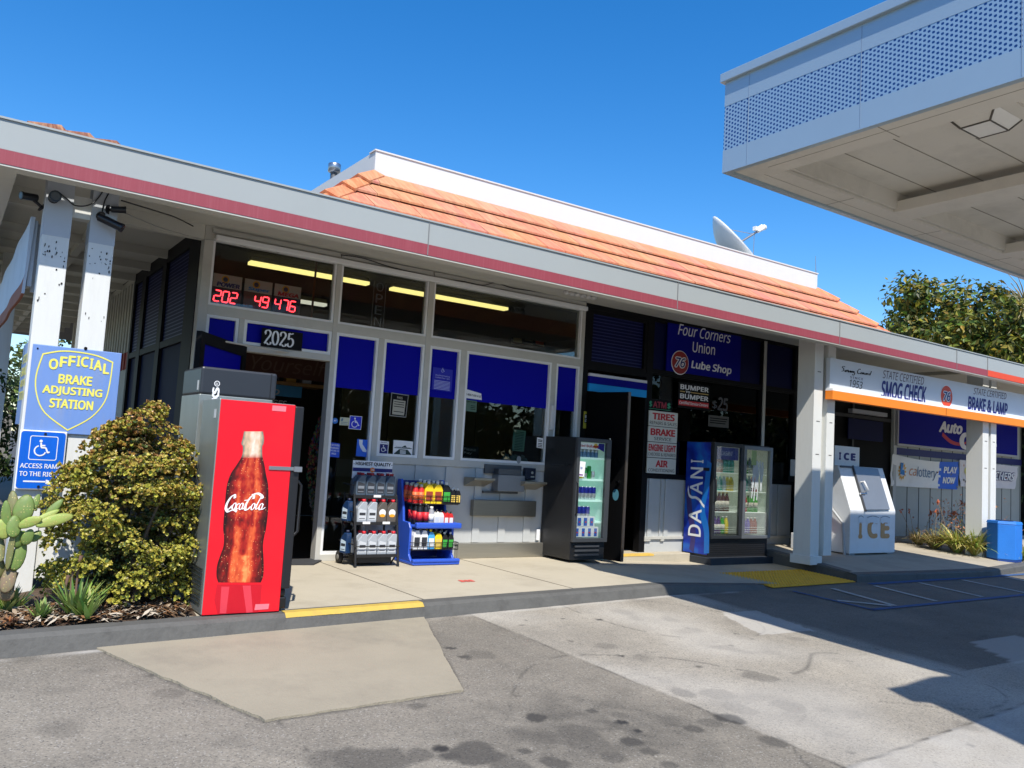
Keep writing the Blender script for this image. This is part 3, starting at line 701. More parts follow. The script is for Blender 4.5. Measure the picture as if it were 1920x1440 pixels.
# open second door: dark leaf with a bright edge swung out
mb = MB(); hx, hy = 6.68, -.045; L = .60; a = radians(-76); dv = Vector((cos(a), sin(a), 0)); dn = Vector((-dv.y, dv.x, 0))*.045
dbar(0, L, .0, 2.02); d2 = mb.build('side_door', pm('door_black', s(5, 5, 6), .8, spec=.1), BLD)
mb = MB(); dbar(L, L+.012, .0, 2.02, 0, 1.0); mb.build('edge_strip', pm('edge_steel', s(120, 108, 98), .35, .8, dirt=.4, dirtc=s(60, 52, 46), dscale=6), d2)
for z in (.93, 1.2):
    mb = MB(); q = Vector((hx, hy, z))+dv*(L-.07); mb.tube([q+dn*1.6, q-dn*1.6], .02, 10)
    if z < 1: mb.tube([q+dn*1.6, q+dn*1.6-dv*.11+Vector((0, 0, .01))], .01, 8)
    mb.build('door_handle' if z < 1 else 'door_lock', pm('chrome', s(200, 200, 200), .15, 1), d2)
mb = MB(); q = Vector((hx, hy, .78))+dv*(L-.11)-dn*.55
mb.add([q+dv*.045*cos(k*pi/8)+Vector((0, 0, .07*sin(k*pi/8))) for k in range(16)], [tuple(range(16))]); mb.build('oval_sticker', pm('sticker_teal', s(70, 120, 135), .5), d2)

# set-back wall at the right (y = .6): dark doors and board wall
YR = .6
mb = MB(); mb.box(10.9, 14.45, YR, YR+.06, 0, 3.19); mb.box(10.86, 10.9, .08, YR+.06, 0, 3.19); mb.build('dark_doors', pm('doors_black', s(8, 8, 9), .7, spec=.15), BLD)
mb = MB()
for x in (11.0, 12.1, 13.2): mb.box(x, x+.06, YR-.03, YR, .1, 3.0)
mb.box(11.0, 14.4, YR-.032, YR, 2.2, 2.26); mb.build('door_frame', pm('frame_brown', s(30, 28, 27), .5), BLD)
mb = MB(); q = onY(1595, 768, YR-.1); q2 = onY(1660, 780, YR-.1); mb.box(q.x, q2.x, YR-.14, YR-.05, q.z-.05, q.z+.02); mb.build('door_light', pm('lit_strip', s(150, 152, 158), .5), BLD)
mb = MB(); q = onY(1595, 790, YR-.1); mb.box(q.x, q2.x, YR-.06, YR-.04, q.z-.3, q.z+.06); mb.build('blue_panel', DBLU, BLD)
mb = MB(); mb.box(14.45, 19.45, YR, YR+.06, .06, 3.19)
for i in range(12):
    x = 14.62+i*.42; mb.box(x, x+.035, YR-.004, YR, .1, 3.1) if False else None
BRD = pm('board_wall', s(166, 170, 164), .8, var=.08, scale=2, dirt=.2, dirtc=s(100, 102, 100), dscale=2)
mb.build('board_wall', BRD, BLD)
mb = MB()
for i in range(13):
    x = 14.60+i*.40; mb.box(x, x+.022, YR-.003, YR+.001, .08, 3.1)
mb.build('board_groove', pm('groove_dark', s(52, 54, 54), .9), BLD)
mb = MB(); mb.box(14.46, 14.56, YR-.05, YR-.0035, .1, 3.1); mb.build('corner_trim', WPAN, BLD)
mb = MB(); q0 = onY(1668, 838, YR-.01); q1 = onY(1668, 851, YR-.01); mb.box(14.47, 19.45, YR-.012, YR-.0036, q1.z, q0.z); mb.build('navy_stripe', pm('stripe_navy', s(14, 18, 92), .5), BLD)
mb = MB(); mb.box(14.5, 19.4, -.9, .59, 3.05, 3.12); mb.build('eave_beam', SOF, BLD)

# left flank of the shop
def yX(px, py, x=1.907): return onX(px, py, x).y
mb = MB(); mb.box(1.907, 1.97, .0901, 4.6, 0, .9) ; mb.build('flank_wall', DKF, BLD)
mb = MB(); fl = []
ya, yb_ = yX(354, 500), yX(308, 560); yc, yd = yX(301, 560), yX(272, 560); ye, yf_ = yX(266, 560), yX(249, 600)
for (u, v) in ((ya, yb_), (yc, yd), (ye, yf_)):
    mb.box(1.93, 1.945, u, v, 2.17, 3.05)
mb.build('flank_blind', DBLU, BLD)
mb = MB()
for (u, v) in ((ya, yb_), (yc, yd), (ye, yf_)):
    for i in range(22): mb.box(1.9285, 1.9298, u+.02, v-.02, 2.19+i*.039, 2.2+i*.039)
mb.build('flank_blind_slats', pm('blind_blue', (0, 0, 0)), BLD)
mb = MB(); mb.box(1.9, 1.97, .0901, ya, 0, 3.19)
for (u, v) in ((yb_, yc), (yd, ye), (yf_, yf_+.1)): mb.box(1.9, 1.97, u, v, 0, 3.19)
mb.box(1.903, 1.97, .1, yf_, 2.10, 2.17); mb.box(1.903, 1.97, .1, yf_, 3.05, 3.19); mb.box(1.903, 1.97, .1, yf_, .9, .97)
mb.build('flank_frame', pm('flank_dark', s(14, 14, 16), .6, spec=.2), BLD)
mb = MB()
for (u, v) in ((ya, yb_), (yc, yd), (ye, yf_)): mb.box(1.935, 1.94, u, v, .97, 2.10)
mb.build('flank_pane', pm('flank_glass', s(12, 22, 56), .6, spec=.06), BLD)
mb = MB(); y9 = yf_+.1
mb.box(1.92, 1.97, y9, y9+6, 0, 3.19, 0)
i = 0; y = y9
while y < y9+5.8: mb.box(1.90, 1.92, y, y+.09, 2.2, 3.1, 0); mb.box(1.9, 1.92, y, y+.09, 1.98, 2.199, 1); y += .2
mb.build('ribbed_wall', [pm('rib_white', s(170, 168, 155), .7), pm('rib_red', s(150, 48, 36), .7)], BLD)

# eave posts: pairs of boards, one pair per thing of the eave
PST = pm('post_white', s(212, 212, 206), .7, var=.05, scale=4, stretch=(3, 3, .5), dirt=.18, dirtc=s(160, 156, 146), dscale=4, bump=.15, bscale=14)
def post(x0, x1, y0, y1, z0, z1=3.19): mb = MB(); mb.box(x0, x1, y0, y1, z0, z1); return mb
L0 = [onY(px, 500, -1.4).x for px in (72.5, 125, 161.5, 210)]
lp = []
for a, b in ((L0[0], L0[1]), (L0[2], L0[3])):
    mb = post(a, b, -1.4, -1.22, 0.0); o = mb.build('eave_post', PST, BLD, bev=.004); lp.append(o)
    # greyer band near the head, peeled flecks
    mb = MB(); z1, z2 = 2.53, 2.80
    mb.box(a-.0015, b+.0015, -1.4015, -1.22, z1, 3.189); mb.build('grey_band', pm('post_greyband', s(176, 181, 186), .7, var=.05), o)
    mb = MB(); rr = random.Random(int(a*100))
    for k in range(26):
        x = rr.uniform(a+.01, b-.012); z = rr.gauss(2.40, .04) if k < 20 else rr.uniform(1.72, 2.3)
        w, h = rr.uniform(.002, .008), rr.uniform(.004, .018)
        pts = [(x+w*cos(t)*rr.uniform(.5, 1), -1.4025, z+h*sin(t)*rr.uniform(.5, 1)) for t in (0, 1, 2, 3, 4, 5)]
        mb.poly(pts)
    mb.build('peeled_paint', pm('bare_wood', s(34, 32, 30), .9), o)
mb = MB(); mb.box(L0[0]+.02, L0[3]-.02, -1.36, -1.26, 2.70, 2.86); mb.build('post_block', PST, BLD); mb = MB(); mb.box(L0[1], L0[2], -1.38, -1.24, .12, .5); mb.build('post_block', PST, BLD)
for _y in (3.2, 6.4): mb = MB(); mb.box(.45, .62, _y, _y+.2, 0, 3.19); mb.build('eave_post', PST, BLD)
def pair(pl, pr, gl, gr, py, y, z0):
    xs_ = [onY(q, py, y).x for q in (pl, pr, gl, gr)]
    for a, b in ((xs_[0], xs_[1]), (xs_[2], xs_[3])):
        mb = MB(); mb.box(a, b, y, y+.26, z0, 3.19); o = mb.build('eave_post', PST, BLD, bev=.004)
        mb = MB()
        for z in (1.42, 1.85, 2.5): mb.box(a+.06, b-.05, y-.0015, y+.01, z, z+.012)
        mb.build('nail_stain', pm('nail_rust', s(90, 88, 84), .8), o)
    mb = MB(); mb.box(xs_[1], xs_[2], y+.08, y+.18, z0+.1, 3.19); mb.build('post_spacer', PST, BLD)
    return xs_
cx = pair(1525, 1541, 1550, 1564.5, 800, -1.4, slabz(-1.4)+.09)
mb = MB(); mb.box(cx[0]-.03, cx[1]+.035, -1.43, -1.12, slabz(-1.4)-.02, slabz(-1.4)+.09); mb.build('post_base', PST, BLD, bev=.004)
rx = pair(1842.5, 1853.5, 1858, 1868, 850, -1.4, slabz(-1.4)-.05)

# ================================================================== FUEL CANOPY
CX0, CX1, CY1, CY0, CZ0, CZ1 = 5.0, 11.3, -3.6, -8.6, 3.53, 4.285
CAN = thing('fuel_canopy', 'pale grey fuel canopy with a band of blue dotted metal along its edge', 'canopy', (8.2, -6.3, 0))
CP = pm('canopy_panel', s(166, 184, 194), .32, .35, var=.03, scale=1, dirt=.06, dirtc=s(140, 146, 156))
def dots_mat():
    m = bpy.data.materials.new('perforated_metal'); m.use_nodes = True; nt = m.node_tree; nd = nt.nodes; lk = nt.links; b = nd['Principled BSDF']; b.inputs['Roughness'].default_value = .35; b.inputs['Metallic'].default_value = .3
    tc = nd.new('ShaderNodeTexCoord'); sp = nd.new('ShaderNodeSeparateXYZ'); lk.new(tc.outputs['Object'], sp.inputs[0])
    def math_(op, a, bb=None):
        n = nd.new('ShaderNodeMath'); n.operation = op
        for i, v in enumerate((a, bb)):
            if v is None: continue
            if isinstance(v, (int, float)): n.inputs[i].default_value = v
            else: lk.new(v, n.inputs[i])
        return n.outputs[0]
    px, pz = .0585, .0168
    hz = math_('ADD', sp.outputs['X'], sp.outputs['Y'])
    row = math_('FLOOR', math_('DIVIDE', sp.outputs['Z'], pz)); odd = math_('FLOORED_MODULO', row, 2.0)
    u = math_('SUBTRACT', math_('FRACT', math_('ADD', math_('DIVIDE', hz, px), math_('MULTIPLY', odd, .5))), .5)
    v = math_('SUBTRACT', math_('FRACT', math_('DIVIDE', sp.outputs['Z'], pz)), .5)
    d = math_('SQRT', math_('ADD', math_('POWER', math_('MULTIPLY', u, px), 2.0), math_('POWER', math_('MULTIPLY', v, pz), 2.0)))
    hole = math_('LESS_THAN', d, .0098)
    mx = nd.new('ShaderNodeMix'); mx.data_type = 'RGBA'; mx.inputs['A'].default_value = (*s(152, 178, 198), 1); mx.inputs['B'].default_value = (*s(22, 70, 128), 1); lk.new(hole, mx.inputs['Factor']); lk.new(mx.outputs['Result'], b.inputs['Base Color'])
    return m
zd0, zd1 = onX(1356, 283, CX0).z, onX(1362, 199, CX0).z
mb = MB(); th = .05
def ring(z0, z1, o=0.0, m=0, t=.05):
    mb.box(CX0-o, CX0+t, CY0, CY1+o, z0, z1, m); mb.box(CX0+t, CX1-t, CY1-t, CY1+o, z0, z1, m); mb.box(CX1-t, CX1+o, CY0, CY1+o, z0, z1, m); mb.box(CX0+t, CX1-t, CY0, CY0+t, z0, z1, m)
ring(CZ0, zd0); ring(zd1, CZ1); can_f = mb.build('fascia_panel', CP, CAN)
mb = MB(); ring(zd0, zd1, -.002); mb.build('dotted_band', dots_mat(), CAN)
mb = MB()
for px in (1402, 1612, 1915):
    y = onX(px, 240, CX0).y; mb.box(CX0-.0015, CX0+.02, y-.002, y+.002, CZ0+.01, CZ1-.01)
mb.build('panel_seam', pm('seam_grey', s(126, 142, 162), .5), can_f)
mb = MB(); ring(CZ1, CZ1+.075, .032, t=.15); mb.build('cap_trim', CP, CAN, bev=.005)
mb = MB(); mb.box(CX0+.05, CX1-.05, CY0+.05, CY1-.05, CZ1-.05, CZ1-.01); mb.build('canopy_roof', pm('roof_gravel', (0, 0, 0)), CAN)
UND = pm('canopy_soffit', s(212, 207, 195), .7, var=.05, scale=1.2, dirt=.25, dirtc=s(120, 114, 102), dscale=1.6)
mb = MB(); mb.box(CX0+.05, CX0+.36, CY0+.05, CY1-.05, CZ0+.02, CZ0+.05); mb.box(CX0+.36, CX1-.05, CY1-.33, CY1-.05, CZ0+.02, CZ0+.05); mb.box(CX1-.33, CX1-.05, CY0+.05, CY1-.33, CZ0+.02, CZ0+.05)
for x in (6.9, 8.9): mb.box(x, x+.30, CY0+.05, CY1-.33, CZ0+.021, CZ0+.12)
mb.box(CX0+.36, CX1-.33, -6.6, -6.3, CZ0+.022, CZ0+.12)
mb.build('soffit_border', UND, CAN, bev=.004)
mb = MB(); mb.box(CX0+.36, CX0+.39, CY0+.05, CY1-.33, CZ0+.05, CZ0+.2); mb.box(CX0+.39, CX1-.33, CY1-.36, CY1-.33, CZ0+.05, CZ0+.2); mb.box(CX0+.05, CX1-.05, CY0+.05, CY1-.05, CZ0+.2, CZ0+.23); mb.build('soffit_deck', UND, CAN)
mb = MB()
for y in np.arange(CY0+.3, CY1-.4, .41): mb.box(CX0+.40, CX1-.34, y, y+.008, CZ0+.197, CZ0+.2)
for x in (5.2, 6.4): mb.box(CX0+.06, CX0+.355, -4.9 if x < 6 else -6.0, -4.893 if x < 6 else -5.99, CZ0+.0185, CZ0+.03)
for x in (6.3, 7.7, 9.1, 10.3): mb.box(x, x+.007, CY1-.325, CY1-.055, CZ0+.0185, CZ0+.03)
mb.box(CX0+.19, CX0+.194, CY0, CY1-.3, CZ0+.0185, CZ0+.03); mb.box(CX0+.3, CX1-.1, CY1-.18, CY1-.176, CZ0+.0185, CZ0+.03)
mb.build('soffit_seam', pm('seam_dark', s(138, 132, 120), .8), CAN)
mb = MB(); mb.box(8.1, 8.35, -6.45, -6.15, -.35, CZ0+.03); mb.box(10.6, 10.85, -6.45, -6.15, -.35, CZ0+.03); mb.build('canopy_post', CP, CAN)
mb = MB(); q = [onZ(px, py, CZ0+.12) for px, py in ((1800, 240), (1838, 222), (1912, 235), (1835, 262))]
lx0, lx1, ly0, ly1 = 5.62, 5.98, -5.50, -5.14
cx_, cy_ = sum(p.x for p in q)/4, sum(p.y for p in q)/4
lx0, lx1, ly0, ly1 = cx_-.19, cx_+.19, cy_-.16, cy_+.16
mb.box(lx0-.10, lx1+.10, ly0-.10, ly1+.10, CZ0+.185, CZ0+.1995); mb.build('light_plate', UND, CAN)
mb = MB(); zt, zb = CZ0+.184, CZ0+.11
T = [(lx0, ly0, zt), (lx1, ly0, zt), (lx1, ly1, zt), (lx0, ly1, zt)]; B = [(lx0+.06, ly0+.06, zb), (lx1-.06, ly0+.06, zb), (lx1-.06, ly1-.06, zb), (lx0+.06, ly1-.06, zb)]
mb.add(T+B, [(0, 1, 5, 4), (1, 2, 6, 5), (2, 3, 7, 6), (3, 0, 4, 7), (4, 5, 6, 7)]); fl = mb.build('light_fixture', pm('lens_frost', s(226, 224, 216), .3), CAN)
mb = MB()
for i in range(4): mb.tube([T[i], B[i]], .008, 6); mb.tube([B[i], B[(i+1) % 4]], .006, 6)
mb.build('lens_frame', pm('lens_rim', s(84, 80, 72), .5), fl)
# unseen plate added by the canopy, outlined to throw the pointed shadow on the lot
def shadow_plate():
    k = -SUNDIR
    def up(px, py, z):
        g = onG(px, py); t = (z-g.z)/SUNDIR.z; return g+SUNDIR*t
    P = [up(*q, 3.9) for q in ((1790, 1270), (1752, 1273), (1725, 1281), (1700, 1290), (1670, 1295), (1712, 1316), (1745, 1318), (1790, 1338), (1836, 1359), (1920, 1398), (2050, 1440), (2050, 1290))]
    mb = MB(); mb.prism([(p.x, p.y, 3.9) for p in P], (0, 0, .06)); mb.build('unseen_shadow_plate', CP, CAN)
shadow_plate()
# ================================================================== SIGNS
BLK = pm('ink_black', s(16, 16, 18), .6, spec=.15); INKW = pm('ink_white', s(225, 225, 225), .5, var=.03); NAVY = pm('ink_navy', s(14, 18, 100), .5); INKR = pm('ink_red', s(190, 24, 30), .5)
ORG = pm('ink_orange', s(238, 120, 24), .5, var=.05); BRD_W = pm('board_white', s(205, 210, 216), .5, var=.03, dirt=.1, dirtc=s(170, 172, 172), dscale=1.5)
def TX(mb, st, bl, br, tl, y, m=0, bold=0, shear=0, **k):
    mb.text(st, onY(*bl, y), onY(*br, y), onY(*tl, y), m, bold, shear, **k)
def TB(mb, st, x0, x1, z0, z1, y, m=0, bold=0, shear=0, **k):
    mb.text(st, (x0, y, z0), (x1, y, z0), (x0, y, z1), m, bold, shear, **k)
def ball76(mb, cx, cz, r, y, mo, mw, mn, th=.004):
    mb.disc((cx, y, cz), r*1.07, 'y', 32, mw, th=th); mb.disc((cx, y-th-.0005, cz), r, 'y', 32, mo, th=th)
    TB(mb, '76', cx-r*.72, cx+r*.72, cz-r*.5, cz+r*.52, y-2*th-.001, mw, .085, .25); TB(mb, '76', cx-r*.64, cx+r*.64, cz-r*.42, cz+r*.44, y-2*th-.004, mn, .02, .25)
def wheelchair(mb, cx, cz, h, y, m):
    """access symbol: head, body, wheel"""
    k = h/10
    O, U, V = (cx, y, cz), (k, 0, 0), (0, 0, k)
    mb.disc((cx-.9*k, y, cz+4.2*k), .85*k, 'y', 14, m, th=.001)
    pen(mb, [[(-.8, 3.2), (-.5, .4)], [(-.6, 1.5), (1.6, 1.5)], [(-.5, .3), (2.0, .2)], [(2.0, .3), (3.2, -2.8)], [(3.0, -2.7), (4.2, -2.2)]], O, U, V, .9, .9, m=m, n=2)
    pen(mb, [[(-.9+3.0*cos(t), -1.6+3.0*sin(t)) for t in np.linspace(1.9, 6.0, 14)]], O, U, V, .75, .75, m=m, n=2)

# -- smog check sign on the posts
SY = -1.47
q0, q1 = onY(1557, 672, SY), onY(1554, 749, SY); sx0 = q0.x; sx1 = 17.5; sz1, sz0 = q0.z+.01, q1.z+.005
sg = thing('eave_sign', 'long pale smog check and brake sign with orange lower band on the eave posts', 'sign', (sx0, SY, sz0))
mb = MB(); mb.box(sx0, sx1, SY, SY+.06, sz0+.145, sz1); mb.build('sign_board', BRD_W, sg)
mb = MB(); mb.box(sx0-.005, sx1, SY-.05, SY+.06, sz0+.115, sz0+.145, 0); mb.box(sx0-.005, sx1, SY-.05, SY+.06, sz0, sz0+.115, 1); x = onY(1774, 770, SY-.05).x; mb.box(x-.004, x+.004, SY-.052, SY-.049, sz0, sz0+.115, 2)
mb.build('light_band', [pm('band_white', s(240, 240, 238), .4), pm('band_orange', s(244, 132, 20), .4, var=.04), BLK], sg)
mb = MB(); y = SY-.002
TX(mb, 'STATE CERTIFIED', (1655, 709), (1731.5, 722), (1657, 694), y, 0, -.005); TX(mb, 'SMOG CHECK', (1651, 747), (1735, 757), (1654, 713), y, 1, .035)
TX(mb, 'STATE CERTIFIED', (1825, 739), (1886, 749), (1827, 727), y, 0, -.005); TX(mb, 'BRAKE & LAMP', (1814.5, 768), (1888.5, 781), (1816, 742), y, 1, .035)
TX(mb, 'S I N C E', (1594, 709), (1618, 713), (1594, 705), y, 0, .01); TX(mb, '1953', (1593, 725), (1617, 730), (1593.5, 711), y, 2, -.01, .25)
mb.build('lettering', [pm('ink_plum', s(70, 40, 62), .5), pm('ink_deepblue', s(20, 22, 110), .5), BLK], sg)
mb = MB(); a, b, c = onY(1577, 697, y), onY(1632, 705, y), onY(1579, 687, y)
scr = [[(1.3, 3.2), (.5, 3.6), (.1, 2.9), (.9, 2.0), (.7, .6), (0, .3)], [(1.5, 1.2), (2.1, 1.5), (1.8, .5), (1.5, 1.1), (1.8, .3), (2.4, .6)], [(2.4, .5), (2.6, 1.6), (2.9, 1.5), (3.0, .5)], [(3.2, 1.5), (3.3, .4), (3.7, .6), (3.8, 1.5), (3.9, .4)], [(4.2, 1.5), (4.2, .4), (4.5, .5)], [(4.6, 1.5), (4.6, .4), (4.8, 1.3), (5.1, 1.4), (5.1, .4)], [(6.0, 1.3), (5.5, 1.4), (5.5, .5), (6.0, .7), (6.0, -.8), (5.4, -1), (5.2, -.5)],
       [(8.4, 3.0), (7.9, 3.4), (7.3, 2.2), (7.4, .7), (8.1, .3), (8.5, .8)], [(9.0, 1.4), (8.7, .8), (9.0, .4), (9.4, .9), (9.0, 1.5)], [(9.6, 1.5), (9.6, .4), (9.8, 1.3), (10.1, 1.4), (10.1, .4)], [(10.9, 1.3), (10.5, 1.3), (10.4, .6), (10.9, .4)], [(11.3, 1.5), (11.1, .8), (11.4, .4), (11.7, .9), (11.3, 1.5)], [(11.9, 1.5), (11.9, .4)], [(11.9, 1.2), (12.4, 1.5)], [(13.2, 1.3), (12.7, 1.3), (12.7, .5), (13.2, .6)], [(13.6, 3.2), (13.2, .4)]]
pen(mb, scr, a+Vector((0, -.002, 0)), (b-a)/13.6, (c-a)/3.4, .18, .42, m=0); mb.build('script_lettering', BLK, sg)
mb = MB(); p = onY(1774.5, 743.5, y); r = (onY(1784, 745, y).x-onY(1765, 742, y).x)/2*1.12; ball76(mb, p.x, p.z, r, y+.002, 0, 1, 2); mb.build('emblem', [pm('ball_orange', s(206, 66, 34), .5), INKW, NAVY], sg)

# -- brake station sign and access sign on the left posts
SY = -1.408
sa = onY(62, 644, SY); sb = onY(228, 663, SY)
X0, X1, Z1, Z0 = sa.x, sb.x, (sa.z+sb.z)/2, onY(150, 815, SY).z
sg = thing('brake_station_sign', 'faded blue shield sign with yellow brake station lettering on the left posts', 'sign', (X0, SY, Z0))
SBL = pm('sign_steelblue', s(108, 140, 196), .5, var=.12, scale=3, stretch=(3, 1, .5), dirt=.5, dirtc=s(138, 148, 168), dscale=2.5)
mb = MB(); mb.rbox(X0, X1, SY-.012, SY+.003, Z0, Z1, .004); mb.build('sign_plate', SBL, sg)
W, H = X1-X0, Z1-Z0; yy = SY-.0145
YLW = pm('sign_yellow', s(228, 218, 96), .55, var=.08, scale=10)
sh_pts = [(.11, .90), (.30, .955), (.5, .965), (.72, .945), (.91, .885), (.90, .62), (.86, .40), (.72, .20), (.47, .035), (.20, .22), (.09, .42), (.06, .64)]
mb = MB(); cl = [(a*W, b*H) for a, b in sh_pts]; outline = smoothline([cl[0], cl[1], cl[2], cl[3], cl[4]], 4)[:-1]+smoothline(cl[4:9], 4)[:-1]+smoothline(cl[8:]+[cl[0]], 4)
cen = Vector((W*.48, H*.52, 0))
for i in range(len(outline)-1):
    a, b = outline[i], outline[i+1]; ai, bi = cen+(a-cen)*.965, cen+(b-cen)*.965
    mb.poly([(X0+q.x, yy, Z0+q.y) for q in (a, b, bi, ai)][::-1])
def TS(st, u0, u1, v0, v1, b=.035): TB(mb, st, X0+u0*W, X0+u1*W, Z0+v0*H, Z0+v1*H, yy+.0005, 0, b)
for i, ch in enumerate('OFFICIAL'):                    # arched top line
    wd = [.125, .10, .10, .05, .11, .05, .12, .09]; u = .19+sum(wd[:i])*.93; v = .715+.075*sin(pi*(u+.04-.19)/.70); TS(ch, u, u+wd[i]*.82, v, v+.125)
TS('BRAKE', .31, .69, .575, .685); TS('ADJUSTING', .15, .82, .43, .545); TS('STATION', .24, .73, .29, .40)
mb.build('lettering', YLW, sg)
mb = MB(); mb.disc((X0+.03, SY-.012, Z1-.03), .006, 'y', 10); mb.disc((X0+.33, SY-.012, Z1+.006), .012, 'y', 10); mb.build('bolts', BLK, sg)
# its twin round the corner of the post, seen edge on
sg2 = thing('brake_station_sign', 'second blue shield sign seen edge-on round the left post corner', 'sign', (X0-.012, -1.38, Z0+.05))
mb = MB(); mb.box(X0-.014, X0-.002, -1.39, -.80, Z0+.05, Z1+.03); mb.build('sign_plate', SBL, sg2)
mb = MB()
def TXs(st, ya, yb, za, zb): mb.text(st, (X0-.016, ya, za), (X0-.016, yb, za), (X0-.016, ya, zb), 0, .035)
for st, v in (('OFFICIAL', .72), ('BRAKE', .57), ('ADJUSTING', .42), ('STATION', .28)): TXs(st, -.90, -1.33, Z0+.05+v*H, Z0+.05+(v+.11)*H)
mb.build('lettering', YLW, sg2)
a, b, c = onY(38, 805, -1.43), onY(125, 810, -1.43), onY(26, 917, -1.43); AX0, AX1, AZ1, AZ0 = (a.x+c.x)/2, b.x+.005, a.z, c.z
ag = thing('access_ramp_sign', 'bright blue access ramp sign with wheelchair symbol and arrow on the left post', 'sign', (AX0, -1.43, AZ0))
mb = MB(); mb.rbox(AX0, AX1, -1.438, -1.422, AZ0, AZ1, .006); mb.build('sign_plate', INKW, ag)
ABL = pm('sign_blue', s(8, 92, 196), .35, var=.25, scale=3, stretch=(5, 1, .4))
w, h = AX1-AX0, AZ1-AZ0
def rrect(x0, x1, z0, z1, r, y, n=5):
    return [(x0+r-r*cos(a), y, z0+r-r*sin(a)) for a in np.linspace(0, pi/2, n)]+[(x1-r+r*sin(a), y, z0+r-r*cos(a)) for a in np.linspace(0, pi/2, n)]+[(x1-r+r*cos(a), y, z1-r+r*sin(a)) for a in np.linspace(0, pi/2, n)]+[(x0+r-r*sin(a), y, z1-r+r*cos(a)) for a in np.linspace(0, pi/2, n)]
mb = MB(); mb.poly(rrect(AX0+.008, AX1-.008, AZ0+.008, AZ1-.008, .02, -1.4395)); mb.build('sign_face', ABL, ag)
mb = MB(); y = -1.441
o = rrect(AX0+.22*w, AX0+.82*w, AZ0+.50*h, AZ0+.91*h, .014, y); inn = rrect(AX0+.22*w+.005, AX0+.82*w-.005, AZ0+.50*h+.005, AZ0+.91*h-.005, .011, y)
for i in range(len(o)): j = (i+1) % len(o); mb.poly([o[i], o[j], inn[j], inn[i]])
wheelchair(mb, AX0+.49*w, AZ0+.705*h, .115, y-.001, 0)
TB(mb, 'ACCESS RAMP', AX0+.07*w, AX0+.93*w, AZ0+.36*h, AZ0+.44*h, y, 0, .015); TB(mb, 'TO THE RIGHT', AX0+.07*w, AX0+.95*w, AZ0+.225*h, AZ0+.305*h, y, 0, .015)
mb.poly([(AX0+.17*w, y, AZ0+.125*h), (AX0+.65*w, y, AZ0+.125*h), (AX0+.65*w, y, AZ0+.15*h), (AX0+.17*w, y, AZ0+.15*h)]); mb.poly([(AX0+.64*w, y, AZ0+.10*h), (AX0+.82*w, y, AZ0+.137*h), (AX0+.64*w, y, AZ0+.175*h)])
mb.build('lettering', INKW, ag)
mb = MB(); mb.disc((AX0+.53*w, y, AZ1-.022), .009, 'y', 12); mb.disc((AX0+.5*w, y, AZ0+.022), .009, 'y', 12); mb.build('bolts', pm('bolt_dark', s(40, 46, 56), .4, .6), ag)

# -- board hung on the left eave, seen nearly edge-on
q = [onX(*p, .42) for p in ((55, 413), (47, 547), (43, 533))]
hz1, hz0, hy = q[0].z, q[1].z, -1.12
hb_ = thing('hanging_board', 'weathered pale board with rusty lower edge hung under the left eave', 'sign', (.42, hy, hz0))
mb = MB(); n = 14
for i in range(n+1):
    y = hy+3.8*i/n; bow = .006*sin(i*1.1)
    mb.v += [(.42+bow, y, hz1), (.42+bow, y, hz0+.16), (.416+bow, y, hz0+.14), (.412+bow, y, hz0+.02), (.432+bow, y, hz0+.02), (.45+bow, y, hz1)]; mb.c += [(1, 1, 1)]*6
for i in range(n):
    for j in range(6): mb.f.append((i*6+j, (i+1)*6+j, (i+1)*6+(j+1) % 6, i*6+(j+1) % 6)); mb.fm.append(1 if j in (2, 3) else 0); mb.sm.append(False)
mb.f += [tuple(range(6)), tuple(n*6+k for k in range(5, -1, -1))]; mb.fm += [0, 0]; mb.sm += [False, False]
mb.build('board_sheet', [pm('old_board', s(190, 198, 206), .6, var=.1, scale=2, dirt=.4, dirtc=s(150, 160, 170), dscale=3), pm('rusty_edge', s(150, 92, 70), .8, var=.3, scale=8)], hb_)
mb = MB(); mb.box(.44, .47, hy+.02, hy+.09, hz0+.08, hz1-.02); mb.box(.47, .53, hy+.08, hy+.12, hz0+.05, hz1-.03); mb.build('bracket', pm('old_board', (0, 0, 0)), hb_)

# -- lube shop sign in the dark window
SY = -.022
q = onY(1253, 597, SY); q2 = onY(1247, 693, SY); X0, Z1, Z0 = q.x-.01, q.z-.03, q2.z+.02; X1 = 9.50
lg = thing('lube_shop_sign', 'blue lube shop sign with red round emblem high in the dark window', 'sign', (X0, SY, Z0))
mb = MB(); mb.box(X0, X1, SY-.015, SY, Z0-.03, Z1-.03); mb.build('sign_panel', pm('lube_blue', s(6, 10, 124), .6, var=.06, spec=.1), lg)
mb = MB(); y = SY-.016
TX(mb, 'Four Corners', (1271, 627), (1368, 644), (1275, 607), y, 0, .006); TX(mb, 'Union', (1298, 660), (1340, 666), (1299.5, 640), y, 0, .008); TX(mb, 'Lube Shop', (1295, 694), (1370, 706), (1298, 675), y, 0, .03)
mb.build('lettering', pm('ink_silver', s(218, 218, 222), .5), lg)
mb = MB(); p = onY(1275, 680, y); ball76(mb, p.x, p.z, .155, y+.003, 0, 1, 2); mb.build('emblem', [pm('ball_red', s(140, 26, 26), .5), INKW, NAVY], lg)
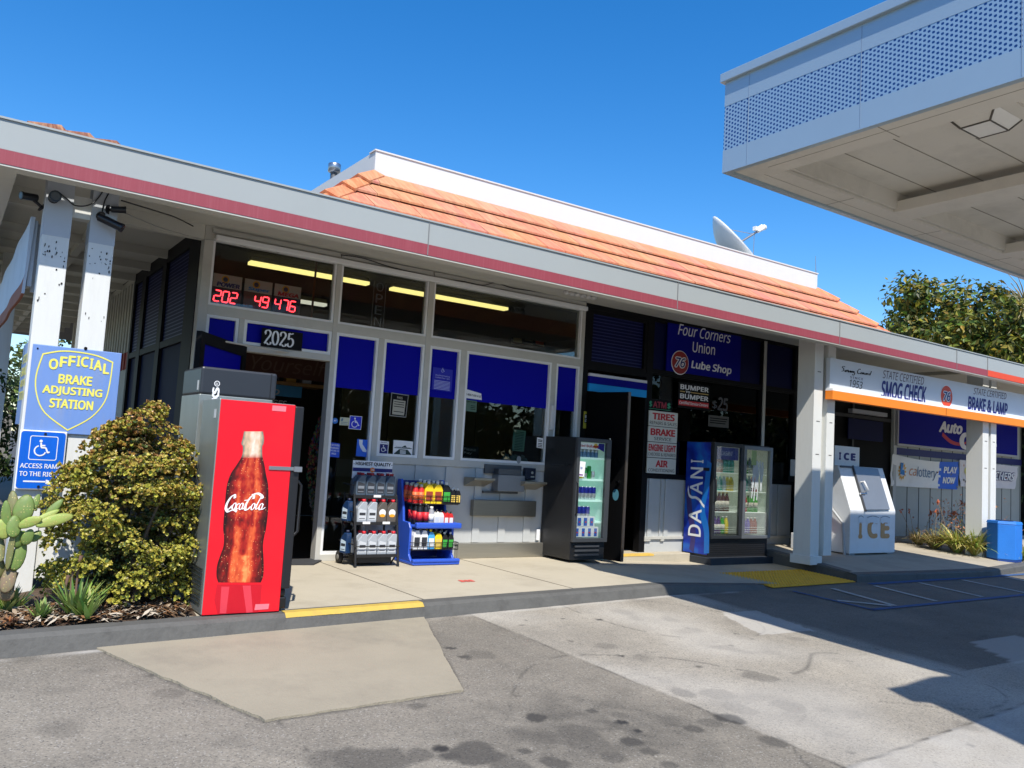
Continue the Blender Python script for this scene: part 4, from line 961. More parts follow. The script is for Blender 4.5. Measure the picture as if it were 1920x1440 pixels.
# -- bumper sign, price decal, ATM sign, services board, small card
yb_ = -.034
a, b, c = onY(1273, 760, yb_), onY(1327, 768, yb_), onY(1275, 720, yb_)
bg = thing('bumper_sign', 'black bumper to bumper decal with white letters in the dark window', 'sign', (a.x, yb_, a.z))
mb = MB(); mb.box(a.x-.02, b.x+.03, yb_, yb_+.003, a.z-.03, c.z+.03); mb.build('decal_sheet', BLK, bg)
mb = MB(); y = yb_-.002; zz = lambda v: a.z+v*(c.z-a.z); xx = lambda u: a.x+u*(b.x-a.x)
TB(mb, 'BUMPER', xx(.02), xx(1), zz(.77), zz(1), y, 0, .03); TB(mb, 'BUMPER', xx(.02), xx(1), zz(.34), zz(.57), y, 0, .03); TB(mb, 'TO', xx(.2), xx(.36), zz(.62), zz(.72), y, 0, .03)
for u0, u1 in ((.02, .18), (.38, 1)): mb.box(xx(u0), xx(u1), y-.001, y, zz(.65), zz(.69), 1)
mb.box(xx(-.02), xx(1.02), y-.001, y, zz(.02), zz(.26), 2); TB(mb, 'Certified Service Centers', xx(0), xx(1), zz(.08), zz(.22), y-.002, 0, .02, .2)
mb.build('lettering', [INKW, pm('ink_gold', s(190, 160, 90), .5), INKR], bg)
dg = MB(); TX(dg, '$', (1335, 766), (1344, 768), (1336, 750), yb_, 0, .01); TX(dg, '25', (1345, 769), (1364, 772), (1347, 744), yb_, 0, .03)
tag(dg.build('price_decal', pm('ink_grey', s(74, 76, 80), .5)), 'dim grey twenty five dollar price on dark window glass', 'decal')
a, b, c = onY(1328, 799, yb_), onY(1366, 803, yb_), onY(1331, 778, yb_)
cg = thing('notice_card', 'dim beige notice card under the grey price in the dark window', 'notice', (a.x, yb_, a.z)); mb = MB(); mb.box(a.x, b.x, yb_, yb_+.003, a.z, c.z); mb.build('card', pm('card_dim', s(84, 82, 76), .6), cg)
mb = MB()
for i, v in enumerate((.7, .5, .3)): mb.box(a.x+.03, b.x-.03-.02*i, yb_-.001, yb_, a.z+v*(c.z-a.z), a.z+(v+.09)*(c.z-a.z))
mb.build('print_lines', BLK, cg)
a, b, c = onY(1217, 763, yb_), onY(1257, 767, yb_), onY(1218, 751, yb_)
tg = thing('cash_machine_sign', 'small dark sign with red and green letters above the services board', 'sign', (a.x, yb_, a.z)); mb = MB(); mb.box(a.x-.02, b.x+.03, yb_, yb_+.003, a.z-.03, c.z+.03); mb.build('sign_panel', BLK, tg)
mb = MB(); w = b.x-a.x; TB(mb, '$', a.x, a.x+w*.13, a.z, c.z, yb_-.001, 1, .03); TB(mb, 'ATM', a.x+w*.17, a.x+w*.80, a.z, c.z, yb_-.001, 0, .03); TB(mb, '$', a.x+w*.84, b.x, a.z, c.z, yb_-.001, 1, .03); mb.box(a.x, b.x, yb_-.001, yb_, a.z-.02, a.z-.014, 1)
mb.build('lettering', [pm('ink_wine', s(150, 24, 50), .5), pm('ink_green', s(40, 150, 110), .5)], tg)
a, b, c = onY(1212.5, 887, -.06), onY(1266.5, 890, -.06), onY(1217.5, 767, -.06)
X0, X1, Z0, Z1 = (a.x+c.x)/2, (a.x+c.x)/2+(b.x-a.x), (a.z+b.z)/2, c.z-.01
vg = thing('services_board', 'tall off-white services board with four red and black panels beside the open door', 'sign', (X0, -.06, Z0))
hh = (Z1-Z0)/4; BW = pm('board_cream', s(206, 204, 192), .55, var=.04, dirt=.15, dirtc=s(170, 165, 150))
for i, (t1, t2, k1, k2) in enumerate((('TIRES', 'REPAIRS & SALES', .82, .98), ('BRAKE', 'SERVICE', .9, .62), ('ENGINE LIGHT', 'CHECKED & REPAIRED', .99, .99), ('AIR', 'CONDITIONING', .44, .94))):
    z0 = Z1-hh*(i+1)
    mb = MB(); mb.box(X0, X1, -.06, -.045, z0+.004, z0+hh-.004); pn = mb.build('panel', BW, vg)
    mb = MB(); W = X1-X0; cxx = X0+W*.5
    TB(mb, t1, cxx-W*k1*.48, cxx+W*k1*.48, z0+hh*.42, z0+hh*.86, -.0605, 0, .045); TB(mb, t2, cxx-W*k2*.48, cxx+W*k2*.48, z0+hh*.12, z0+hh*.32, -.0605, 1, .005)
    mb.build('lettering', [INKR, BLK], pn)
a, b, c = onY(1091, 803, -.01), onY(1105, 803.5, -.01), onY(1091, 771, -.01)
yg = thing('local_poster', 'small yellow poster with white letters on the dark door jamb', 'poster', (a.x, -.033, a.z)); mb = MB(); mb.box(a.x, b.x, -.035, -.031, a.z, c.z); mb.build('sheet', pm('poster_yellow', s(176, 166, 50), .6), yg)
mb = MB(); w, h = b.x-a.x, c.z-a.z; mb.box(a.x+.1*w, a.x+.8*w, -.0365, -.0352, a.z+.33*h, a.z+.85*h, 1); TB(mb, 'BUY', a.x+.15*w, a.x+.75*w, a.z+.6*h, a.z+.8*h, -.037, 0, .03); TB(mb, 'LOCAL', a.x+.15*w, a.x+.75*w, a.z+.38*h, a.z+.55*h, -.037, 0, .03); mb.build('lettering', [INKW, BLK], yg)

# -- street number over the shop door
a, b, c = onY(489, 650, -.04), onY(564, 657, -.04), onY(491, 612, -.04); x0, x1 = (a.x+c.x)/2, b.x+.005; z0, z1 = (a.z+b.z)/2, c.z-.012
ng = thing('number_plaque', 'black plaque with white street number over the shop door', 'sign', (x0, -.04, z0)); mb = MB(); mb.box(x0, x1, -.052, -.04, z0, z1); mb.build('plaque', BLK, ng)
mb = MB(); k = (z1-z0)/1.25; O = Vector((x0+.02, -.0535, z0+.012*1)); U = Vector((k*.92, 0, 0)); V = Vector((0, 0, k))
two = [[(.06, .80), (.10, .98), (.28, 1.05), (.44, .92), (.42, .72), (.22, .42), (.04, .12)], [(.04, .12), (.2, .16), (.34, .08), (.48, .14), (.5, .26)], [(.06, .80), (.12, .76)]]
zero = [[(.26+.21*cos(t), .57+.46*sin(t)) for t in np.linspace(0, 2*pi, 17)]]
five = [[(.14, 1.02), (.30, .98), (.46, 1.04)], [(.14, 1.02), (.11, .58)], [(.11, .58), (.28, .68), (.45, .56), (.46, .30), (.28, .10), (.10, .16), (.07, .30)], [(.07, .3), (.13, .32)]]
for i, g in enumerate((two, zero, two, five)): pen(mb, g, O+U*(.57*i+.04), U, V, .05, .15, ang=0.15)
mb.build('numerals', pm('ink_white', (0, 0, 0)), ng)

# -- auto care sign and banners on the set-back wall
SY = .50
q = [onY(*p, SY) for p in ((1684, 772), (1682, 836))]; X0, Z1, Z0 = q[0].x, q[0].z-.02, q[1].z+.01; X1 = 19.1
cg = thing('auto_care_sign', 'wide blue auto care sign with white letters and red swoosh above the banners', 'sign', (X0, SY, Z0))
mb = MB(); mb.box(X0, X1, SY, SY+.095, Z0, 2.62); mb.build('sign_box', pm('frame_pale', s(165, 166, 172), .5), cg)
mb = MB(); mb.box(X0+.04, X1-.04, SY-.004, SY-.0005, Z0+.04, 2.6); mb.build('sign_face', pm('care_blue', s(8, 10, 124), .6, var=.05, spec=.1), cg)
mb = MB(); y = SY-.006
TX(mb, 'Auto', (1760, 810), (1803, 815), (1764, 789), y, 0, .05); TX(mb, 'Care', (1798, 842), (1868, 850), (1800, 809), y, 0, .06)
a, b = onY(1767, 814, y+.001), onY(1830, 822, y+.001)
pen(mb, [[(0, .0), (.25, -.10), (.55, -.12), (.8, -.04), (1.0, .14)]], a, (b.x-a.x, 0, 0), (0, 0, b.x-a.x), .02, .07, m=1)
mb.build('lettering', [pm('ink_pale', s(205, 205, 210), .5), pm('ink_swoosh', s(170, 26, 40), .5)], cg)
def banner(name, label, corners, mats, y=.55, rip=.018, split=None, grid=(36, 12)):
    """cloth banner: corner points in the photo order tl, tr, br, bl"""
    P = [onY(*c, y) for c in corners]; t = thing(name, label, 'banner', (P[3].x, y, P[3].z)); mb = MB(); nx, nz_ = grid
    def pt(u, v, off=0): q = P[3].lerp(P[2], u).lerp(P[0].lerp(P[1], u), v); sag = -.05*sin(pi*u)*v if split else 0; return Vector((q.x, y-off+rip*(sin(9*u+4*v)*.5+noise.noise((u*7, v*4, 2))), q.z+sag))
    for i in range(nx+1):
        for j in range(nz_+1): mb.v.append(tuple(pt(i/nx, j/nz_))); mb.c.append((1, 1, 1))
    for i in range(nx):
        for j in range(nz_):
            mb.f.append((i*(nz_+1)+j, (i+1)*(nz_+1)+j, (i+1)*(nz_+1)+j+1, i*(nz_+1)+j+1)); mb.sm.append(True)
            mb.fm.append(1 if split and (i+.5)/nx > split+.015*sin(j*1.7) else 0)
    sh_ = mb.build('cloth', mats, t); return t, pt
def btext(mb, pt, st, u0, u1, v0, v1, m=0, bold=0, shear=0, off=.008):
    vs, fs, (a, b, c, d) = glyphs(st, bold, shear, 1.0); mb.add([pt(u0+(x-a)/(b-a)*(u1-u0), v0+(y_-c)/(d-c)*(v1-v0), off+.0002*j) for x, y_, j in vs], fs, m)
BNW = pm('banner_white', s(226, 226, 222), .6, var=.05, dirt=.15, dirtc=s(160, 160, 155))
t, pt = banner('lottery_banner', 'white lottery banner with a blue play now end on the set-back wall', ((1673, 851), (1798, 866), (1795, 918), (1670, 911)), [BNW, pm('banner_blue', s(20, 92, 200), .5)], split=.70)
mb = MB()
btext(mb, pt, 'ca', .24, .345, .40, .64, 0, .0, .15); btext(mb, pt, 'lottery', .35, .665, .28, .74, 1, -.005, .2); btext(mb, pt, 'PLAY', .76, .965, .58, .82, 2, .05, .05); btext(mb, pt, 'NOW', .755, .955, .20, .44, 2, .05)
mb.build('lettering', [pm('ink_terracotta', s(205, 140, 100), .5), pm('ink_teal', s(44, 96, 140), .5), INKW], t)
mb = MB()
for k in range(12):
    a = 2*pi*k/12; mb.add([pt(.145+.052*cos(a+d)*r_, .50+.27*sin(a+d)*r_, .008) for d, r_ in ((-.22, .8), (0, 1.15), (.22, .8), (0, .55))], [(0, 1, 2, 3)], 0)
mb.add([pt(u, v, .011) for u, v in ((.115, .40), (.178, .38), (.172, .55), (.148, .56), (.148, .78), (.112, .78))], [tuple(range(6))], 1); mb.build('emblem', [pm('ink_sun', s(220, 165, 40), .5), pm('ink_cyan', s(20, 120, 190), .5)], t)
t, pt = banner('scratch_banner', 'pale game banner half hidden behind the right eave posts', ((1799, 862), (1909, 875), (1903, 917), (1801, 912)), [pm('banner_pinkish', s(210, 206, 208), .6, var=.05, dirt=.15)])
mb = MB(); btext(mb, pt, 'SCRATCHERS', .25, .95, .32, .72, 0, .10, .1, .006); btext(mb, pt, 'SCRATCHERS', .255, .945, .35, .69, 1, .03, .1, .011); mb.build('lettering', [pm('ink_indigo', s(30, 34, 96), .5), INKW], t)
mb = MB()
for c_, r_ in (((.15, .60), .09),):
    mb.add([pt(c_[0]+r_*cos(k*pi/8)*.9, c_[1]+r_*2.3*sin(k*pi/8), .008) for k in range(16)], [tuple(range(16))], 0)
for u, v in ((.06, .25), (.09, .2), (.2, .22)): mb.add([pt(u+.012*cos(k*pi/2), v+.05*sin(k*pi/2), .008) for k in range(4)], [(0, 1, 2, 3)], 1)
mb.build('emblem', [pm('ink_lemon', s(206, 200, 110), .5), BLK], t)

# -- stickers and notices on the panes
def sheet(name, label, corners, mat, y=-.032, cat='sticker', th=.003):
    P = [onY(*c, y) for c in corners]; c0 = P[0]
    t = thing(name, label, cat, (c0.x, y, c0.z)); mb = MB(); mb.prism(P, (0, -th, 0)); mb.build('sheet', mat, t); return t, P
def lines(mb, P, vs, y, m=0, u0=.12, u1=.88, h=.05):
    bl, br, tr, tl = P
    for v in vs:
        q = [bl.lerp(br, u0).lerp(tl.lerp(tr, u0), v), bl.lerp(br, u1).lerp(tl.lerp(tr, u1), v), bl.lerp(br, u1).lerp(tl.lerp(tr, u1), v+h), bl.lerp(br, u0).lerp(tl.lerp(tr, u0), v+h)]
        mb.poly([(p.x, y, p.z) for p in q], m)
def stext(mb, P, st, u0, u1, v0, v1, y, m=0, bold=.02, shear=0):
    bl, br, tr, tl = P; f = lambda u, v: bl.lerp(br, u).lerp(tl.lerp(tr, u), v); a, b, c = f(u0, v0), f(u1, v0), f(u0, v1)
    mb.text(st, (a.x, y, a.z), (b.x, y, b.z), (c.x, y, c.z), m, bold, shear)
STB = pm('sticker_blue', s(22, 34, 190), .4); yg_ = -.0025
SYY = 0.0
t, P = sheet('access_sticker', 'square blue wheelchair sticker on the glass beside the shop door', ((653, 804), (676.5, 806), (679, 781), (656, 779)), INKW, 0.012)
mb = MB(); c = sum(P, Vector())/4; mb.poly([tuple(c+(p-c)*.92+Vector((0, -.0045, 0))) for p in P], 0); mb.build('blue_field', STB, t); mb = MB(); wheelchair(mb, c.x, c.z, .105, .006, 0); mb.build('symbol', INKW, t)
t, P = sheet('card_sticker', 'small cream access card left of the blue wheelchair sticker', ((636, 797), (653, 798), (655, 783.5), (638, 782)), pm('sticker_cream', s(190, 190, 160), .5), .012)
mb = MB(); stext(mb, P, '#', .1, .35, .5, .9, .008, 0); lines(mb, P, (.15, .35), .008); mb.build('print', pm('ink_teal', (0, 0, 0)), t)
p = onY(628, 789, .012); t = thing('round_sticker', 'small round blue sticker at the left edge of the door sidelight', 'sticker', (p.x, .012, p.z)); mb = MB(); mb.disc((p.x, .012, p.z), .03, 'y', 20); mb.build('disc', pm('sticker_round', s(40, 110, 190), .4), t)
mb = MB(); TB(mb, 'AT', p.x-.016, p.x+.016, p.z-.008, p.z+.01, .0075, 0, .02, .2); mb.build('lettering', INKW, t)
t, P = sheet('station_card', 'blue card with white lettering low on the door sidelight', ((614, 856), (635.5, 858), (637.5, 832), (617, 829)), pm('card_blue', s(34, 78, 200), .5), .012)
mb = MB()
for st, v in (('76 GAS STATION', .78), ('1900 MONUMENT', .58), ('CONCORD, CA', .38), ('94520', .18)): stext(mb, P, st, .06 if v != .18 else .3, .94 if v != .18 else .7, v, v+.13, .008)
mb.build('lettering', INKW, t)
t, P = sheet('state_map_sticker', 'blue sticker with the white outline of a state at the sidelight corner', ((667, 855), (687, 857), (690, 825), (670, 823)), pm('card_blue2', s(36, 100, 206), .5), .012)
mb = MB(); bl, br, tr, tl = P; f = lambda u, v: tuple(Vector((bl.lerp(br, u).lerp(tl.lerp(tr, u), v).x, .008, bl.lerp(br, u).lerp(tl.lerp(tr, u), v).z)))
mb.poly([f(u, v) for u, v in ((.15, .97), (.5, .97), (.5, .72), (.95, .38), (.92, .28), (.6, .3), (.35, .5), (.2, .72))]); mb.build('state_shape', INKW, t)
t, P = sheet('inspection_notice', 'framed inspection notice with the word pass on the second pane', ((730, 779.5), (761, 783), (766, 741), (734, 736)), pm('notice_frame', s(150, 148, 140), .6), .012, 'notice')
mb = MB(); c = sum(P, Vector())/4; mb.poly([tuple(c+(p-c)*.94+Vector((0, -.004, 0))) for p in P], 0); f = lambda u, v, y: Vector((P[0].lerp(P[1], u).lerp(P[3].lerp(P[2], u), v).x, y, P[0].lerp(P[1], u).lerp(P[3].lerp(P[2], u), v).z))
mb.poly([f(.14, .08, .007), f(.86, .08, .007), f(.86, .72, .007), f(.14, .72, .007)], 1); lines(mb, P, (.62, .52, .42, .2), .0065, 0, .2, .8, .03); stext(mb, P, 'PASS', .34, .66, .77, .88, .0065, 1); mb.build('print', [BLK, pm('paper_grey', s(160, 156, 140), .6)], t)
t, P = sheet('white_access_sign', 'small white sign with a wheelchair square at the foot of the second pane', ((709.5, 851), (727, 852), (729, 828), (711.5, 826)), INKW, .012)
mb = MB(); mb.poly([f_ for f_ in [(P[0].lerp(P[1], u).lerp(P[3].lerp(P[2], u), v).x, .0075, P[0].lerp(P[1], u).lerp(P[3].lerp(P[2], u), v).z) for u, v in ((.07, .05), (.93, .05), (.93, .76), (.07, .76))]], 0); stext(mb, P, 'Now Hiring', .15, .85, .82, .93, .0075, 0); c = sum(P, Vector())/4; wheelchair(mb, c.x, c.z-.01, .07, .006, 1); mb.build('print', [pm('ink_navy', (0, 0, 0)), INKW], t)
t, P = sheet('mountain_notice', 'white notice with a dark green mountain at the foot of the second pane', ((736, 858), (772, 860), (774.5, 828), (738, 825)), INKW, .008)
mb = MB(); F = lambda u, v: (P[0].lerp(P[1], u).lerp(P[3].lerp(P[2], u), v).x, .0035, P[0].lerp(P[1], u).lerp(P[3].lerp(P[2], u), v).z)
mb.poly([F(u, v) for u, v in ((.05, .18), (.95, .18), (.95, .24), (.75, .5), (.3, .5), (.05, .24))], 0); mb.poly([F(u, v) for u, v in ((.42, .62), (.5, .68), (.6, .75), (.7, .62))], 0); mb.box(F(.05, 0)[0], F(.95, 0)[0], .0022, .0034, F(0, .55)[2], F(0, .59)[2], 0)
lines(mb, P, (.26, .33, .4), .0028, 1, .35, .65, .04); stext(mb, P, 'Contra Costa', .12, .85, .57, .66, .003, 0, .01); mb.build('print', [pm('ink_forest', s(24, 52, 48), .5), INKW], t)
t, P = sheet('parking_notice', 'blue notice with wheelchair mark and fine white text on the third pane', ((809, 730), (846, 735), (849, 694), (812, 688)), pm('film_light', s(14, 20, 165), .4), .006, 'notice')
mb = MB(); c = sum(P, Vector())/4; wheelchair(mb, c.x, c.z+.105, .05, .002, 0); stext(mb, P, 'Disabled Parking', .14, .86, .62, .70, .0025, 0, .005); stext(mb, P, 'Available 8am - 5pm', .14, .86, .52, .6, .0025, 0, .005); lines(mb, P, (.05, .11, .17, .23, .29, .35, .41), .0025, 0, .1, .9, .025); mb.build('print', pm('ink_faint', s(170, 175, 220), .5), t)
t, P = sheet('phone_notice', 'torn white strip with a phone number on the widest pane', ((871, 746), (903, 750), (902, 738), (872, 729)), INKW, .008, 'notice')
mb = MB(); stext(mb, P, '1-800-7 ASK 4 US', .08, .95, .32, .56, .0035, 0, .02); mb.build('lettering', BLK, t)
t, P = sheet('green_notice', 'dim green leaflet under the torn white strip on the widest pane', ((870, 770), (893, 773), (894, 752), (871, 749)), pm('leaflet_green', s(76, 104, 88), .6), .012, 'notice')
mb = MB(); stext(mb, P, 'HOW TO PAY', .1, .9, .78, .92, .008, 0); lines(mb, P, (.2, .35, .5), .008, 0, .5, .9, .05); mb.build('print', BLK, t)
t, P = sheet('menu_card', 'tall green printed card standing inside the widest pane', ((960, 845), (982, 847), (986, 808), (963, 805)), pm('card_mint', s(84, 128, 104), .6), .05, 'notice')
mb = MB(); lines(mb, P, tuple(np.arange(.06, .9, .075)), .045, 0, .15, .85, .03); mb.build('print', pm('ink_dkgreen', s(26, 56, 44), .6), t)
t, P = sheet('pump_card', 'small white card at the right edge of the widest pane', ((1006, 839), (1017.5, 841), (1018.5, 822), (1007, 820)), INKW, .012)
mb = MB(); lines(mb, P, (.1, .25, .4, .62, .75), .008, 0, .15, .85, .07); mb.build('print', BLK, t)
t, P = sheet('pay_inside_sign', 'dark sign with grey please pay cashier lettering inside the widest pane', ((866, 862), (897, 866), (898, 838), (868, 835)), BLK, .06, 'sign')
mb = MB()
for st, u1, v in (('Please', .8, .68), ('Pay', .55, .40), ('cashier', .95, .10)): stext(mb, P, st, .08, u1, v, v+.2, .055, 0, .0)
mb.build('lettering', pm('ink_ash', s(120, 122, 118), .6), t)
# ================================================================== COOLERS
BKM = pm('cooler_black', s(30, 30, 32), .42, var=.12, scale=4, bump=.05, bscale=120); BKG = pm('cooler_grille', s(18, 18, 19), .5)
SLV = pm('cooler_steel', s(142, 147, 143), .36, .4, var=.2, scale=1.5, stretch=(3, 3, .7), dirt=.3, dirtc=s(96, 104, 92), dscale=2)
CHR = pm('chrome', (0, 0, 0))
# -- red cooler at the kerb, turned so that its printed side faces the lot
cx0, cx1, cy0, cy1, cz = 1.535, 2.055, -2.43, -1.99, 1.43
ck = thing('drinks_cooler', 'red cooler with a giant printed cola bottle on its side, at the kerb', 'cooler', (1.8, -2.2, .0))
mb = MB(); mb.rbox(cx0, cx1, cy0+.006, cy1, .012, cz, .006); mb.build('cabinet', SLV, ck)
mb = MB(); mb.box(cx0+.01, cx1-.01, cy0+.02, cy1-.02, .002, .012); mb.build('base', BKG, ck)
RP = pm('panel_red', s(226, 16, 34), .38, var=.03, scale=1.5, coat=.2)
mb = MB(); mb.box(cx0+.006, cx1-.002, cy0, cy0+.0058, .012, cz-.004); pn = mb.build('side_panel', RP, ck)
Yp = cy0-.0012
edgeL = [(457.5, 809), (455, 822), (452.5, 832), (455.5, 838), (453.5, 855), (443, 873), (433, 888), (426, 908), (423, 930), (420.5, 960), (418.5, 990), (420, 1005), (419, 1024), (412.5, 1043), (407, 1061), (406, 1080), (409.5, 1092)]
edgeR = [(493, 809), (495, 822), (494, 832), (491.5, 838), (492, 855), (496, 873), (498.5, 888), (502.5, 908), (503.5, 930), (502.5, 960), (499, 990), (495.5, 1005), (493, 1024), (494, 1043), (494.5, 1061), (493.5, 1080), (489, 1092)]
def bottle_print():
    m = bpy.data.materials.new('cola_print'); m.use_nodes = True; nt = m.node_tree; nd = nt.nodes; lk = nt.links; b = nd['Principled BSDF']; b.inputs['Roughness'].default_value = .4
    at = nd.new('ShaderNodeAttribute'); at.attribute_name = 'tint'; sp = nd.new('ShaderNodeSeparateColor'); lk.new(at.outputs['Color'], sp.inputs[0])
    tc = nd.new('ShaderNodeTexCoord'); mp = nd.new('ShaderNodeMapping'); mp.inputs['Scale'].default_value = (40, 1, 20); lk.new(tc.outputs['Object'], mp.inputs[0])
    n = nd.new('ShaderNodeTexNoise'); n.inputs['Scale'].default_value = 1.0; n.inputs['Detail'].default_value = 5; n.inputs['Distortion'].default_value = .35; lk.new(mp.outputs[0], n.inputs['Vector'])
    ad = nd.new('ShaderNodeMath'); ad.operation = 'MULTIPLY_ADD'; ad.inputs[1].default_value = .42; lk.new(n.outputs['Fac'], ad.inputs[0]); lk.new(sp.outputs[0], ad.inputs[2])
    r = nd.new('ShaderNodeValToRGB'); e = r.color_ramp.elements; e[0].position = .10; e[0].color = (*s(34, 8, 6), 1); e[1].position = .80; e[1].color = (*s(255, 200, 120), 1)
    for p, c in ((.27, (92, 16, 12)), (.42, (168, 30, 22)), (.60, (226, 100, 52))): k = e.new(p); k.color = (*s(*c), 1)
    lk.new(ad.outputs[0], r.inputs[0])
    v = nd.new('ShaderNodeTexVoronoi'); v.inputs['Scale'].default_value = 75; lk.new(tc.outputs['Object'], v.inputs['Vector'])
    dr = nd.new('ShaderNodeValToRGB'); dr.color_ramp.elements[0].position = .10; dr.color_ramp.elements[0].color = (.85, .85, .85, 1); dr.color_ramp.elements[1].position = .22; dr.color_ramp.elements[1].color = (0, 0, 0, 1); lk.new(v.outputs['Distance'], dr.inputs[0])
    v2 = nd.new('ShaderNodeSeparateColor'); lk.new(v.outputs['Color'], v2.inputs[0]); g = nd.new('ShaderNodeMath'); g.operation = 'GREATER_THAN'; g.inputs[1].default_value = .62; lk.new(v2.outputs[0], g.inputs[0])
    ml = nd.new('ShaderNodeMath'); ml.operation = 'MULTIPLY'; lk.new(dr.outputs[0], ml.inputs[0]); lk.new(g.outputs[0], ml.inputs[1])
    mx = nd.new('ShaderNodeMix'); mx.data_type = 'RGBA'; lk.new(ml.outputs[0], mx.inputs['Factor']); lk.new(r.outputs[0], mx.inputs['A']); mx.inputs['B'].default_value = (*s(250, 190, 130), 1)
    m3 = nd.new('ShaderNodeMix'); m3.data_type = 'RGBA'; lk.new(sp.outputs[1], m3.inputs['Factor']); lk.new(mx.outputs['Result'], m3.inputs['A'])
    r3 = nd.new('ShaderNodeValToRGB'); e = r3.color_ramp.elements; e[0].position = .14; e[0].color = (*s(116, 122, 108), 1); e[1].position = .62; e[1].color = (*s(240, 236, 222), 1); k = e.new(.38); k.color = (*s(212, 176, 142), 1); lk.new(ad.outputs[0], r3.inputs[0])
    lk.new(r3.outputs[0], m3.inputs['B']); lk.new(m3.outputs['Result'], b.inputs['Base Color']); return m
mb = MB(); nc = 14; rows = []
EL = smoothline([(p.x, p.z) for p in (onY(*q, Yp) for q in edgeL)], 4); ER = smoothline([(p.x, p.z) for p in (onY(*q, Yp) for q in edgeR)], 4)
for i in range(len(EL)):
    t = i/(len(EL)-1); ridge = .10*math.exp(-((t-.40)/.012)**2)+.14*math.exp(-((t-.60)/.015)**2)
    for k in range(nc+1):
        u = k/nc; p = EL[i].lerp(ER[i], u); flute = .10*sin(u*pi*7) if t > .62 else .05*sin(u*pi*5)
        prof = .06+.30*sin(pi*u)**.8+.26*math.exp(-((u-.74)/.07)**2)*(.4+.6*sin(pi*t)**2)+.18*math.exp(-((u-.28)/.05)**2)*(t > .25)+.20*math.exp(-((u-.55)/.14)**2)*(t > .8)-ridge+flute-.16*math.exp(-((u-.03)/.04)**2)-.16*math.exp(-((u-.97)/.04)**2)
        mb.v.append((p.x, Yp, p.y)); mb.c.append((prof-.12, max(0, min(1, (.262-t)/.02)), 0))
mb.usec = True
for i in range(len(EL)-1):
    for k in range(nc): a = i*(nc+1)+k; mb.f.append((a, a+nc+1, a+nc+2, a+1)); mb.fm.append(0); mb.sm.append(False)
mb.build('bottle_print', bottle_print(), pn)
mb = MB(); RL = [onY(*q, Yp) for q in ((407, 1096), (491, 1096), (489, 1125), (484, 1148), (408, 1151), (402, 1125))]; mb.poly(RL); mb.poly([onY(*q, Yp-.0006) for q in ((415, 1100), (430, 1100), (424, 1150), (412, 1150))], 1); mb.poly([onY(*q, Yp-.0006) for q in ((455, 1098), (470, 1098), (474, 1148), (462, 1149))], 1); mb.build('reflection_print', [pm('print_deepred', s(196, 14, 34), .4), pm('print_rose', s(216, 60, 74), .4)], pn)
# cola script
mb = MB(); a, b, c = onY(421.5, 955, Yp), onY(501, 955, Yp), onY(421.5, 925, Yp); K = (b.x-a.x)/10
O = Vector((a.x, Yp-.0015, a.z)); U = Vector((K, 0, 0)); V = Vector((K*.34, 0, K*1.22))
el = lambda cx, cy, rx=.37, ry=.60, a0=.7, a1=7.0, sl=.0: [(cx+rx*cos(q)+sl*ry*sin(q), cy+ry*sin(q)) for q in np.linspace(a0, a1, 11)]
cc = [[(1.35, 2.15), (1.0, 2.75), (.35, 2.3), (.0, 1.1), (.2, .1), (.8, .05), (1.35, .7)], [(.2, .1), (.9, -.4), (2.0, -.05), (2.9, -.35)],
      [(5.75, 2.1), (5.55, 2.75), (4.95, 2.4), (4.5, 1.2), (4.65, .15), (5.2, .02), (5.75, .6)], [(5.0, 2.85), (6.3, 3.15), (7.5, 2.7), (7.9, 2.2)]]
c2 = [el(1.85, .62), el(2.72, .62, .34, .5, .9, 5.4), el(3.5, .62), [(3.88, 1.15), (3.82, .3), (4.15, .15), (4.4, .5)], [(3.75, 1.75), (4.45, 1.85)],
      el(6.3, .62), [(6.65, .9), (7.0, 1.05)], [(7.45, 2.6), (7.15, 1.4), (7.05, .4), (7.3, .12), (7.7, .45)], el(8.15, .62), [(8.55, 1.15), (8.5, .3), (8.8, .12), (9.3, .5)]]
pen(mb, cc, O, U, V, .18, .54, ang=.5); pen(mb, c2, O+Vector((0, -.0004, 0)), U, V, .13, .29, ang=.35)
mb.build('script_logo', pm('ink_bright', s(240, 240, 238), .45, var=.02), pn)
mb = MB(); PK = pm('sticker_pink', s(240, 120, 130), .5)
for q in (((510, 770), (536, 772), (537, 762), (511, 760)), ((477, 1144), (503, 1142), (505, 1132), (479, 1133))): mb.poly([onY(*w_, Yp-.001) for w_ in q])
mb.build('price_label', PK, pn)
mb = MB(); q = onY(504, 877, Yp); mb.box(q.x, cx1+.06, Yp-.006, Yp-.001, q.z-.012, q.z+.012); mb.box(cx1+.02, cx1+.075, Yp-.02, Yp-.007, q.z-.02, q.z+.016); mb.build('hasp', pm('hasp_steel', s(190, 190, 190), .3, .9), ck)
mb = MB(); mb.rbox(cx1+.001, cx1+.065, cy0+.002, cy1, .16, cz-.01, .008); dr = mb.build('door', BKM, ck)
mb = MB(); hzz = .72; mb.tube([(cx1+.066, cy0+.03, hzz-.20), (cx1+.095, cy0+.03, hzz-.17), (cx1+.095, cy0+.03, hzz+.15), (cx1+.066, cy0+.03, hzz+.18)], .012, 8); mb.build('handle', BKG, dr)
mb = MB(); mb.rbox(cx1+.001, cx1+.055, cy0+.03, cy1, .02, .10, .01); mb.rbox(cx1+.001, cx1+.045, cy0+.03, cy1, .105, .155, .01); mb.build('kick_grille', BKG, ck)
mb = MB()
for i in range(9): mb.box(cx0-.006, cx0-.001, cy0+.05, cy1-.05, .07+i*.028, .08+i*.028)
mb.build('vent_grille', pm('vent_dark', s(50, 52, 50), .5), ck)
